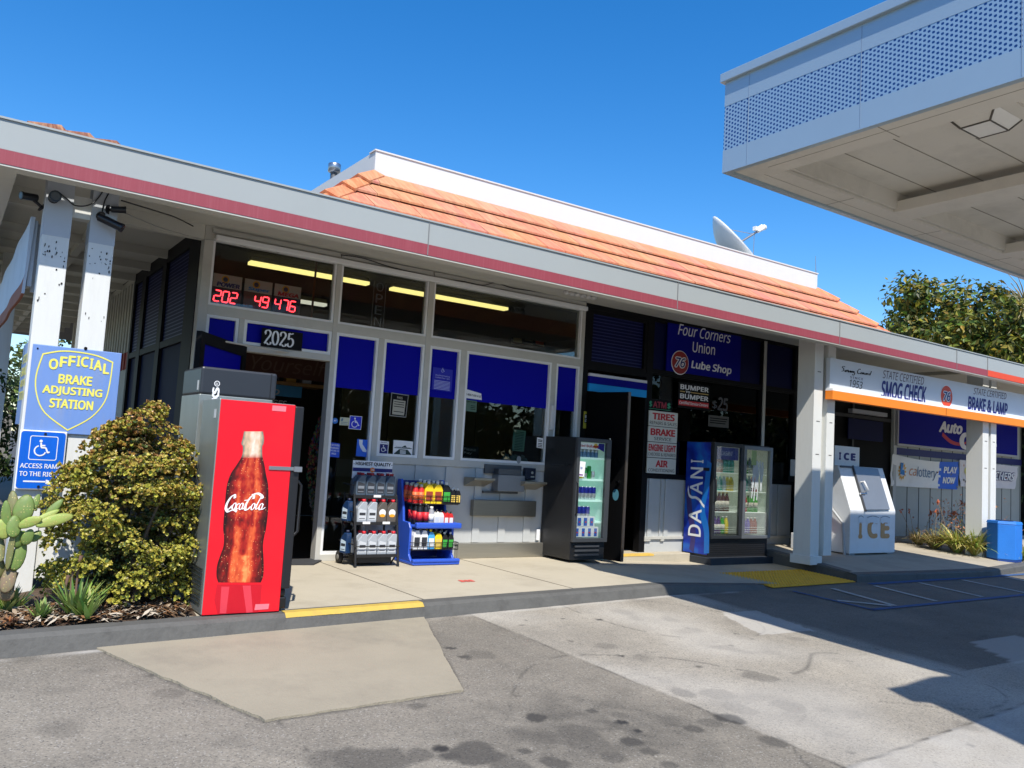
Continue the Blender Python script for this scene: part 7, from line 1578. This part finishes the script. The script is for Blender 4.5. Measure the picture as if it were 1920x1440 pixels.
cable('camera_cable', 'black cable dropping from the eave to the inner post cameras', [(204, 362), (196, 378), (192, 395), (193, 405)], -1.41, .005, CAMB)
cable('eave_cable', 'thin pale wires strung under the eave in front of the left upper pane', [(232, 398, -1.3), (290, 423, -.6), (335, 437, -.3), (370, 447, -.06), (396, 450), (415, 452), (445, 458), (470, 466), (495, 470), (520, 474), (540, 471), (560, 479), (590, 482), (613, 481)], -.06, .004, pm('wire_grey', s(150, 150, 146), .6))
cable('eave_cable', 'black wire sagging along the window head to the floodlight', [(640, 478), (680, 484), (730, 500), (780, 512), (830, 523), (870, 528), (905, 535), (930, 530), (960, 540), (1000, 546), (1060, 556), (1100, 566)], -.07, .005, CAMB)
cable('eave_cable', 'black wire running from the left post to the shop corner', [(228, 376, -1.3), (300, 398, -.7), (330, 408, -.4), (362, 424, -.1)], -.1, .006, CAMB)
fl = thing('eave_lamp_strip', 'row of six small round lamps under the eave above the widest pane', 'lamp', (onY(1085, 553, -.7).x, -.7, 3.1)); mb = MB()
for i in range(6):
    p = onY(1062+10.2*i, 547.5+2.0*i, -.7); mb = MB(); mb.lathe([(.012, -.03), (.034, -.02), (.038, .0), (.02, .03)], (p.x, -.7, p.z), 12, 0); mb.build('bulb', pm('bulb_frost', s(190, 190, 188), .4), fl)
a, b = onY(1056, 541, -.7), onY(1118, 553, -.7); mb = MB(); mb.box(a.x, b.x, -.73, -.67, 3.10, 3.16); mb.build('strip', GRY, fl)
# ================================================================== PLANTS
def leaf_mat(name, trans=.25, rough=.5, spec=.4):
    m = bpy.data.materials.new(name); m.use_nodes = True; nt = m.node_tree; nd = nt.nodes; lk = nt.links; b = nd['Principled BSDF']; b.inputs['Roughness'].default_value = rough; b.inputs['Specular IOR Level'].default_value = spec
    at = nd.new('ShaderNodeAttribute'); at.attribute_name = 'tint'
    tc = nd.new('ShaderNodeTexCoord'); n = nd.new('ShaderNodeTexNoise'); n.inputs['Scale'].default_value = 25; lk.new(tc.outputs['Object'], n.inputs['Vector']); rp = nd.new('ShaderNodeMapRange'); rp.inputs['To Min'].default_value = .55; rp.inputs['To Max'].default_value = 1.35; lk.new(n.outputs['Fac'], rp.inputs[0])
    mx = nd.new('ShaderNodeMix'); mx.data_type = 'RGBA'; mx.blend_type = 'MULTIPLY'; mx.inputs['Factor'].default_value = .5; lk.new(at.outputs['Color'], mx.inputs['A']); lk.new(rp.outputs[0], mx.inputs['B'])
    m2 = nd.new('ShaderNodeMix'); m2.data_type = 'RGBA'; m2.inputs['Factor'].default_value = .55; lk.new(mx.outputs['Result'], m2.inputs['A']); lk.new(at.outputs['Color'], m2.inputs['B']); lk.new(m2.outputs['Result'], b.inputs['Base Color'])
    if trans:
        o = nd['Material Output']; t = nd.new('ShaderNodeBsdfTranslucent'); lk.new(at.outputs['Color'], t.inputs[0]); ms = nd.new('ShaderNodeMixShader'); ms.inputs[0].default_value = trans; lk.new(b.outputs[0], ms.inputs[1]); lk.new(t.outputs[0], ms.inputs[2]); lk.new(ms.outputs[0], o.inputs['Surface'])
    return m
LEAF = leaf_mat('leaf_flesh', .12, .38, .5); TLEAF = leaf_mat('leaf_tree', .25, .5, .35); BLADE = leaf_mat('leaf_blade', .2, .5)
BARK = pm('bark', s(92, 80, 66), .9, var=.3, scale=12, bump=.6, bscale=40)
SOIL = pm('bed_soil', s(74, 58, 44), .95, var=.35, scale=9, bump=.8, bscale=40, dirt=.4, dirtc=s(120, 100, 80), dscale=14)
# planting bed
mb = MB(); gx = np.arange(-4, 1.56, .08); gy = np.linspace(0, 1, 16)
for x in gx:
    for v in gy: y = (ky(x)+.15)*(1-v)+(-.75)*v; mb.v.append((x, y, -.005+.06*v+.03*noise.noise((x*5, y*5, 0))+.02*noise.noise((x*14, y*14, 3)))); mb.c.append((1, 1, 1))
ny_ = len(gy)
for i in range(len(gx)-1):
    for j in range(ny_-1): mb.f.append((i*ny_+j, (i+1)*ny_+j, (i+1)*ny_+j+1, i*ny_+j+1)); mb.fm.append(0); mb.sm.append(True)
tag(mb.build('planting_soil', SOIL), kind='structure')
mb = MB(); mb.box(-6, 1.9, -.75, 14, -.03, .045); tag(mb.build('side_path', pm('path_concrete', s(120, 114, 102), .9, var=.15, scale=2)), kind='structure')
mb = MB(); rr = random.Random(31); LITC = [s(150, 132, 110), s(104, 80, 58), s(184, 172, 154), s(70, 50, 38), s(132, 96, 64)]
for i in range(2600):
    x = rr.uniform(-.5, 1.5); y = ky(x)+.16+abs(rr.gauss(0, .35)); z = .01+.05*(y-ky(x))/2+rr.uniform(0, .035); a = rr.uniform(0, 6.28); L, w = rr.uniform(.015, .06), rr.uniform(.004, .014)
    if y > -.9: continue
    d = Vector((cos(a), sin(a), rr.uniform(-.5, .5)))*L; n = Vector((-sin(a), cos(a), rr.uniform(-.4, .4)))*w; p = Vector((x, y, z))
    mb.add([p-d, p+n, p+d, p-n], [(0, 1, 2, 3)], 0, LITC[rr.randint(0, 4)])
tag(mb.build('leaf_litter', leaf_mat('dead_leaf', 0, .9, .2)), 'dry leaf litter over the planting bed soil', 'leaf litter', kind='stuff')

def frame_of(n):
    n = n.normalized(); a = n.cross(Vector((0, 0, 1)));
    if a.length < .05: a = Vector((1, 0, 0))
    a = a.normalized(); return n, a, n.cross(a)
# jade bush: fleshy rosettes on many branch tips
def jade():
    t = thing('jade_bush', 'large jade plant with red tinged fleshy leaves beside the red cooler', 'shrub', (1.05, -1.98, 0))
    rr = random.Random(11); c0 = Vector((1.15, -1.93, 0))
    rad = lambda z: .435*max(0, (1-((z-.52)/.95)**2))**.5*(1.0 if z < .85 else max(.16, 1-.95*(z-.85)/.62)) if z < 1.46 else 0
    clumps = []
    while len(clumps) < 165:
        z = rr.uniform(.10, 1.42); r = rad(z)
        if r < .03: continue
        if rr.random() > (r/.52)**.7: continue
        a = rr.uniform(0, 2*pi); k = rr.uniform(.72, 1.05); p = c0+Vector((cos(a)*r*k*1.02, sin(a)*r*k*.85, z))
        if p.y > -1.48: continue
        clumps.append((p, rr.uniform(.09, .15)))
    for i in range(130):                         # shaded inner growth
        z = rr.uniform(.06, 1.15); r = rad(z)*rr.uniform(.1, .7); a = rr.uniform(0, 2*pi); clumps.append((c0+Vector((cos(a)*r, min(.42, sin(a)*r*.8), z)), rr.uniform(.08, .13)))
    mb = MB()
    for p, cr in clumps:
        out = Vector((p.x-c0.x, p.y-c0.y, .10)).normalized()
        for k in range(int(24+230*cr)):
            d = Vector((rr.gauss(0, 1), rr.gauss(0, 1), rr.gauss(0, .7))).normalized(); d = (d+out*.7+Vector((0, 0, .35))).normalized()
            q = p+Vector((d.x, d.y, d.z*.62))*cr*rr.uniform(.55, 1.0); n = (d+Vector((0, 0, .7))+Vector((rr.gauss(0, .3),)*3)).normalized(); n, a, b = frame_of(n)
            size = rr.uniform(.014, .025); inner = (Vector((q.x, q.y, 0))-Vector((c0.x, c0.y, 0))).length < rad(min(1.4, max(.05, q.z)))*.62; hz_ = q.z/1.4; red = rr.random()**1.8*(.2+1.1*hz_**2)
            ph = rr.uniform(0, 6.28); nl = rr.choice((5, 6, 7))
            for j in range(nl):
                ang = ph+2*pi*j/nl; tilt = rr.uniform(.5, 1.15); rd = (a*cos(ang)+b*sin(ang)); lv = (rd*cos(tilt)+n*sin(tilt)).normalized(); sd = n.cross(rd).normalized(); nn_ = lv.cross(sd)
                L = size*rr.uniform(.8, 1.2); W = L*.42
                yl = rr.random(); g = (.24+.30*yl, .29+.20*yl, .04+.03*yl) if rr.random() > .2 and not inner else (.06, .12, .025)  # inner leaves tinted dark: shade inside the bush put into colour
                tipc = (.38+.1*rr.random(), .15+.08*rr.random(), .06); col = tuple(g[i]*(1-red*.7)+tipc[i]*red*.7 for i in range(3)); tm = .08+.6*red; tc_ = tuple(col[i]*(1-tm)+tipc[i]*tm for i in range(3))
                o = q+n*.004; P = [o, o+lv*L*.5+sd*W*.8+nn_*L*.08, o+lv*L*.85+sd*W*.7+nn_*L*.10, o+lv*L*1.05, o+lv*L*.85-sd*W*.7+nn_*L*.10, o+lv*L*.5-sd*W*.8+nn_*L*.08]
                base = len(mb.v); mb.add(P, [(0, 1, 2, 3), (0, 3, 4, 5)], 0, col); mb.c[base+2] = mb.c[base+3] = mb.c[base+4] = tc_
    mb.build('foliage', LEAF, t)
    mb = MB()
    for i in range(16):
        p, _c = clumps[i*6]; q = Vector((c0.x+rr.uniform(-.1, .1), c0.y+rr.uniform(-.06, .06), .0)); m_ = q.lerp(p, .5)+Vector((rr.uniform(-.05, .05), 0, .08)); mb.tube([q, q.lerp(m_, .5), m_, p], [.022, .018, .013, .006], 7)
    mb.build('stems', BARK, t)
jade()

# prickly pear: flat pads placed by eye from the photo
def cactus():
    YC = -2.2; t = thing('prickly_pear', 'prickly pear cactus with pale green pads at the left edge of the bed', 'cactus', (onY(14, 1120, YC).x, YC, 0)); rr = random.Random(3)
    m = bpy.data.materials.new('cactus_skin'); m.use_nodes = True; nt = m.node_tree; nd = nt.nodes; lk = nt.links; b = nd['Principled BSDF']; b.inputs['Roughness'].default_value = .55
    tc = nd.new('ShaderNodeTexCoord'); v = nd.new('ShaderNodeTexVoronoi'); v.inputs['Scale'].default_value = 62; v.inputs['Randomness'].default_value = .35; lk.new(tc.outputs['Object'], v.inputs['Vector']); r = nd.new('ShaderNodeValToRGB'); r.color_ramp.elements[0].position = .10; r.color_ramp.elements[0].color = (1, 1, 1, 1); r.color_ramp.elements[1].position = .22; r.color_ramp.elements[1].color = (0, 0, 0, 1); lk.new(v.outputs['Distance'], r.inputs[0])
    at = nd.new('ShaderNodeAttribute'); at.attribute_name = 'tint'; mx = nd.new('ShaderNodeMix'); mx.data_type = 'RGBA'; lk.new(r.outputs[0], mx.inputs['Factor']); lk.new(at.outputs['Color'], mx.inputs['A']); mx.inputs['B'].default_value = (*s(196, 180, 110), 1); lk.new(mx.outputs['Result'], b.inputs['Base Color'])
    px = .00325
    pads = [(24, 945, 9, 25, 8, .05, 1), (45, 953, 16, 25, -8, .0, 0), (11, 964, 8, 24, 5, .0, 0), (26, 987, 11, 20, 0, -.03, 0), (56, 979, 20, 9, 24, -.06, 2), (103, 975, 31, 10, 17, -.05, 2), (84, 969, 26, 6, 33, .0, 2), (37, 1010, 16, 13, 45, .0, 0), (52, 1007, 9, 15, -20, -.03, 0), (67, 1005, 8, 12, -35, .02, 0), (35, 1042, 11, 27, -14, .0, 0), (20, 1028, 6, 40, -3, -.02, 1), (67, 941, 6, 18, -22, .05, 0), (5, 992, 11, 18, 20, .0, 2), (2, 1030, 6, 24, 0, .02, 1), (1, 1066, 8, 16, 0, .03, 1), (102, 952, 7, 20, -38, .03, 0), (16, 1085, 12, 26, -6, .0, 3), (12, 1112, 14, 14, 0, .02, 3)]
    for (cx, cy, rx, ry, ang, dy, k) in pads:
        c = onY(cx, cy, YC+dy); a = radians(ang); e1 = Vector((cos(a), 0, sin(a))); e2 = Vector((-sin(a), 0, cos(a))); nrm = (Vector((0, -1, 0))+Vector((rr.uniform(-.5, .5), 0, rr.uniform(-.1, .5)))).normalized(); e1 = (e1-nrm*e1.dot(nrm)); e2 = (e2-nrm*e2.dot(nrm))
        col = [(.15, .22, .05), (.17, .17, .06), (.30, .36, .08), (.20, .15, .08)][k]; mb = MB(); rx *= 1.12; ry *= 1.08; th = min(rx, ry)*px*.24; seg = 16
        for i in range(7):
            ph = -pi/2+pi*i/6
            for j in range(seg):
                q = 2*pi*j/seg; w = cos(ph); eg = 1-.16*sin(q) ; mb.v.append(tuple(c+e1*rx*px*w*cos(q)*eg+e2*ry*px*w*sin(q)+nrm*th*sin(ph))); mb.c.append(tuple(x*(1+.1*rr.uniform(-1, 1)) for x in col))
        mb.usec = True
        for i in range(6):
            for j in range(seg): mb.f.append((i*seg+j, i*seg+(j+1) % seg, (i+1)*seg+(j+1) % seg, (i+1)*seg+j)); mb.fm.append(0); mb.sm.append(True)
        mb.build('pad' if k < 3 else 'trunk', m, t)
cactus()
def blades(mb, c, n, L, w, cols, rr, spread=.9, droop=.5, up=1.0, seg=5, fold=.0):
    for i in range(n):
        a = rr.uniform(0, 2*pi); e = rr.uniform(.25, 1.0)*spread; d = Vector((cos(a)*e, sin(a)*e, up)).normalized(); l = L*rr.uniform(.6, 1.1); side = Vector((-sin(a), cos(a), 0)); P = []; p = Vector(c)+Vector((cos(a), sin(a), 0))*rr.uniform(0, .25)*L*.4; st = l/seg; ww = w*rr.uniform(.7, 1.2); col = cols[rr.randint(0, len(cols)-1)]; col = tuple(x*rr.uniform(.8, 1.2) for x in col)
        vs = []
        for k in range(seg+1):
            u = k/seg; wd = ww*(1-u**2.2)*(1 if u > .05 else .8); vs += [p+side*wd+Vector((0, 0, fold*wd)), p-side*wd+Vector((0, 0, fold*wd))]; p = p+d*st; d = (d+Vector((0, 0, -droop*st/L*2))).normalized()
        mb.add(vs, [(2*k, 2*k+1, 2*k+3, 2*k+2) for k in range(seg)], 0, col, True)
ALC = [(.22, .33, .08), (.32, .42, .12), (.16, .24, .07)]
for i, (px_, py_, n, L, lab) in enumerate(((32, 1120, 34, .15, 'leftmost light green aloe clump beside the cactus trunk'), (82, 1138, 26, .11, 'small green aloe between two taller clumps'), (130, 1118, 30, .22, 'tall spiky aloe clump with dry flower stalks'), (172, 1122, 36, .16, 'grey green aloe clump at the foot of the jade plant'), (163, 1160, 16, .10, 'lowest bright green aloe rosette near the kerb'))):
    p = onZ(px_, py_+(26, 20, 34, 34, -4)[i], .03); rr = random.Random(40+i); t = thing('aloe', lab, 'succulent', (p.x, p.y, .0)); mb = MB()
    for k in range(3 if n > 20 else 1): blades(mb, (p.x+rr.uniform(-.06, .06)*(n > 20), p.y+rr.uniform(-.04, .04), .02), int(n*1.8)//(3 if n > 20 else 1), L*1.25, .014, ALC, rr, 1.0, .12, 1.0, 4, .35)
    mb.build('leaves', BLADE, t)
    if i in (0, 2):
        mb = MB()
        for k in range((1, 3)[i > 0]): q = Vector((p.x+.03*k-.03, p.y+.05, 0)); mb.tube([q, q+Vector((0, 0, .2+.06*k)), q+Vector((.01, 0, .26+.06*k))], [.006, .008, .013], 6)
        mb.build('flower_stalk', pm('stalk_brown', s(120, 92, 78), .9), t)
p = onZ(12, 1170, .02); t = thing('dry_rosette', 'curled orange brown dry rosette at the left edge of the bed', 'plant', (p.x, p.y, 0)); mb = MB(); blades(mb, (p.x, p.y, .01), 14, .07, .018, [(.42, .18, .07), (.34, .13, .06)], random.Random(8), 1.2, -.5, .9, 4, .3); mb.build('leaves', BLADE, t)

# strap leaved grasses at the right
G1 = [(.36, .38, .08), (.50, .48, .12), (.24, .29, .05), (.58, .54, .22)]; G2 = [(.26, .20, .08), (.20, .20, .06), (.34, .26, .12)]
for i, (x, y, n, L, cols, lab) in enumerate(((onZ(1722, 1021, .09).x, onZ(1722, 1021, .09).y, 170, .42, G2, 'brownish grass tuft nearest the ice box'), (onZ(1752, 1028, .08).x, onZ(1752, 1028, .08).y, 190, .46, G2, 'brownish green grass tuft with pink flower stems'), (onZ(1795, 1036, .05).x, onZ(1795, 1036, .05).y, 330, .60, G1, 'bright yellow green strap leaf clump left of the blue bin'), (onZ(1828, 1040, .05).x, onZ(1828, 1040, .05).y, 260, .56, G1, 'yellow green strap leaf clump half behind the blue bin'), (onZ(1918, 1046, .05).x, onZ(1918, 1046, .05).y, 160, .5, G1, 'green strap leaf clump right of the blue bin'))):
    rr = random.Random(60+i); t = thing('grass_clump', lab, 'grass clump', (x, y, slabz(y)), group='grasses by the right eave posts'); mb = MB(); blades(mb, (x, y, slabz(y)), n, L, .009 if cols is G2 else .014, cols, rr, 1.1, .75, 1.0, 6, .2); mb.build('leaves', BLADE, t)
    if cols is G2 or i == 2:
        mb = MB()
        for k in range(5): a = rr.uniform(0, 6.28); q = Vector((x+cos(a)*.1, y+sin(a)*.1, slabz(y))); e = q+Vector((cos(a)*.25, sin(a)*.2, L*1.3)); mb.tube([q, q.lerp(e, .6)+Vector((0, 0, .05)), e], .003, 5, 0, (.3, .2, .1)); [mb.add([e+Vector((rr.gauss(0, .02), rr.gauss(0, .02), rr.gauss(0, .03))) for _ in range(3)], [(0, 1, 2)], 0, (.55, .16, .08)) for _ in range(6)]
        mb.build('flower_stem', BLADE, t)
rr = random.Random(71); t = thing('agave', 'grey blue spiky agave behind the blue bin', 'plant', (15.0, -.5, slabz(-.5))); mb = MB(); blades(mb, (15.2, -.5, slabz(-.5)+.1), 26, .75, .03, [(.25, .33, .30), (.2, .28, .27)], rr, .8, .1, 1.0, 5, .3); mb.build('leaves', BLADE, t)
t = thing('flowering_plant', 'orange flowered plant at the right edge behind the blue bin', 'plant', (14.95, -.55, slabz(-.5))); mb = MB()
for i in range(700): p = Vector((14.95+rr.gauss(0, .38), -.5+rr.gauss(0, .25), .15+abs(rr.gauss(0, .38)))); d = Vector((rr.gauss(0, 1), rr.gauss(0, 1), rr.gauss(0, 1))).normalized()*.035; e = d.cross(Vector((0, 0, 1)))*.5; mb.add([p-d, p+e, p+d, p-e], [(0, 1, 2, 3)], 0, rr.choice([(.5, .20, .08), (.55, .25, .15), (.25, .22, .06), (.3, .14, .06)]))
mb.build('leaves', BLADE, t)

# trees
def tree(name, lab, c, h, R, n, ls, cols, seed, flat=1.0, cat='tree', trunk_r=.16, base=None, group=None, holes=.3):
    rr = random.Random(seed); c = Vector(c); t = thing(name, lab, cat, c, 0, group); mb = MB(); base = h*.35 if base is None else base; cc = c+Vector((0, 0, (base+h)/2)); hz = (h-base)/2
    lobes = []
    for i in range(46):
        d = Vector((rr.gauss(0, 1), rr.gauss(0, 1), rr.gauss(0, 1))).normalized()*rr.uniform(.35, .95); lobes.append((cc+Vector((d.x*R, d.y*R*flat, d.z*hz)), R*rr.uniform(.20, .36)))
    for i in range(n):
        p, r = lobes[rr.randint(0, len(lobes)-1)]; d = Vector((rr.gauss(0, 1), rr.gauss(0, 1), rr.gauss(0, .8))).normalized(); q = p+d*r*rr.uniform(.5, 1.08)
        nrm = (d+Vector((rr.gauss(0, .7), rr.gauss(0, .7), .5+rr.gauss(0, .6)))).normalized(); nn_, a, b = frame_of(nrm); th = rr.uniform(0, 6.28); u = (a*cos(th)+b*sin(th)); v = nn_.cross(u); L = ls*rr.uniform(.6, 1.3)
        col = cols[rr.randint(0, len(cols)-1)]; col = tuple(x*rr.uniform(.75, 1.25) for x in col)
        mb.add([q-u*L*.5, q+v*L*.24+nn_*L*.05, q+u*L*.5-nn_*L*.12, q-v*L*.24+nn_*L*.05], [(0, 1, 2, 3)], 0, col)
    mb.build('crown', TLEAF, t)
    mb = MB(); mb.tube([c-Vector((0, 0, .3)), c+Vector((.05, 0, base*.7)), c+Vector((0, .1, base*1.25))], [trunk_r, trunk_r*.8, trunk_r*.55], 9)
    for i in range(0, 40, 3): p, r = lobes[i]; q = c+Vector((0, .05, base*rr.uniform(.8, 1.2))); mb.tube([q, q.lerp(p, .5)+Vector((0, 0, .15)), p], [trunk_r*.45, trunk_r*.28, trunk_r*.10], 6)
    mb.build('trunk', BARK, t); return t
TC = [(.10, .13, .022), (.20, .20, .03), (.14, .17, .03), (.30, .25, .03), (.06, .08, .022)]
def at_(px, dist):
    d = _ray(px, 880); d.z = 0; d.normalize(); return CAM.x+d.x*dist, CAM.y+d.y*dist
x, y = at_(1755, 30); tree('broadleaf_tree', 'broad yellow green tree beyond the right end of the roof', (x, y, -.4), 7.9, 2.6, 18000, .235, TC, 21, base=3.2)
x, y = at_(1668, 31); tree('broadleaf_tree', 'small lower part of a green tree close to the roof tiles', (x, y, -.4), 6.2, 1.25, 2600, .22, TC, 22, base=3.2)
x, y = at_(1915, 29); tree('broadleaf_tree', 'tree with bare pale twigs at the right edge under the canopy', (x, y, -.4), 8.0, 2.3, 12000, .235, TC, 23, base=2.8)
x, y = at_(1840, 36); tree('broadleaf_tree', 'dark tree in the gap between the two right trees', (x, y, -.4), 7.6, 2.6, 4200, .26, TC[:1]+TC[4:], 24, base=2.0)
rr = random.Random(25); x, y = at_(1915, 27.2); tw_ = thing('bare_branch', 'spray of bare pale twigs in front of the right edge tree', 'branch', (x, y, 5.5)); mb = MB()
for i in range(26): p = Vector((x+1.6, y+.6, 6.4+rr.uniform(-.3, .3))); e = p+Vector((-rr.uniform(1.4, 2.6), -rr.uniform(.4, 1.0), rr.uniform(-.9, .6))); mb.tube([p, p.lerp(e, .5)+Vector((0, 0, .15)), e], [.025, .016, .006], 5)
mb.build('twigs', pm('twig_pale', s(176, 160, 120), .9), tw_)
# ivy at the right end of the board wall
t = thing('ivy_screen', 'dark ivy screen at the right end of the board wall', 'ivy', (20.2, .5, 0)); mb = MB(); rr = random.Random(28)
for i in range(3200): p = Vector((rr.uniform(19.5, 22.5), .45+rr.gauss(0, .12), rr.uniform(.1, 3.0))); d = Vector((rr.gauss(0, 1), rr.gauss(0, .4), rr.gauss(0, 1))).normalized()*.06; e = d.cross(Vector((0, 1, 0)))*.8; mb.add([p-d, p+e, p+d, p-e], [(0, 1, 2, 3)], 0, rr.choice([(.03, .06, .02), (.05, .09, .025), (.02, .04, .015)]))
mb.build('leaves', TLEAF, t); mb = MB(); mb.box(19.46, 22.6, .66, .72, 0, 3.1); mb.build('trellis', DKF, t)
# left background: shrub by the path, trees behind, fence
t = tree('evergreen_shrub', 'dark glossy evergreen shrub at the left edge beyond the posts', (.05, 1.6, 0), 1.95, .55, 3400, .075, [(.025, .05, .015), (.05, .09, .02), (.10, .14, .04)], 29, cat='shrub', trunk_r=.04, base=.1)
t = tree('evergreen_shrub', 'second dark shrub further back along the left path', (.35, 4.6, 0), 2.1, .7, 2600, .09, [(.02, .04, .012), (.045, .08, .02), (.09, .13, .04)], 30, cat='shrub', trunk_r=.04, base=.1)
x, y = at_(128, 40); tree('street_tree', 'bright tree seen through the gap between the left posts', (x, y, -.5), 7.0, 2.6, 3200, .30, [(.14, .18, .04), (.2, .24, .06), (.08, .11, .03)], 32, base=1.5)
x, y = at_(40, 52); tree('street_tree', 'far tree at the left edge under the eave', (x, y, -.5), 6.5, 3.5, 2400, .4, [(.10, .14, .04), (.06, .09, .03)], 33, base=1.0)
mb = MB(); mb.box(-14, 1.6, 17, 17.15, -.5, 1.5); tag(mb.build('boundary_wall', pm('far_wall', s(120, 116, 108), .9)), 'low grey boundary wall far behind the left posts', 'wall')
# across the street, seen only mirrored in the panes; extra trees added to darken the reflections
for i, (x, y, h, R) in enumerate(((-16, -44, 7, 5), (-6, -46, 6, 4.5), (4, -45, 7.5, 5), (13, -47, 6, 4.5), (22, -44, 7, 5), (32, -46, 7, 5.5), (44, -42, 8, 6), (-28, -40, 7, 5.5), (54, -33, 8, 6.5), (60, -20, 8, 6.5), (38, -36, 7, 5), (48, -28, 7, 5), (27, -40, 6, 5), (9, -42, 6, 5), (-1, -42, 6, 5), (36, -29, 7, 6), (43, -21, 7, 6))):
    tree('street_tree', 'dark street tree across the road mirrored in the panes, one of a long row', (x, y, -.7), h, R, 3200, .9, [(.03, .045, .015), (.05, .065, .02)], 80+i, base=.4, trunk_r=.3, group='street trees mirrored in the panes')
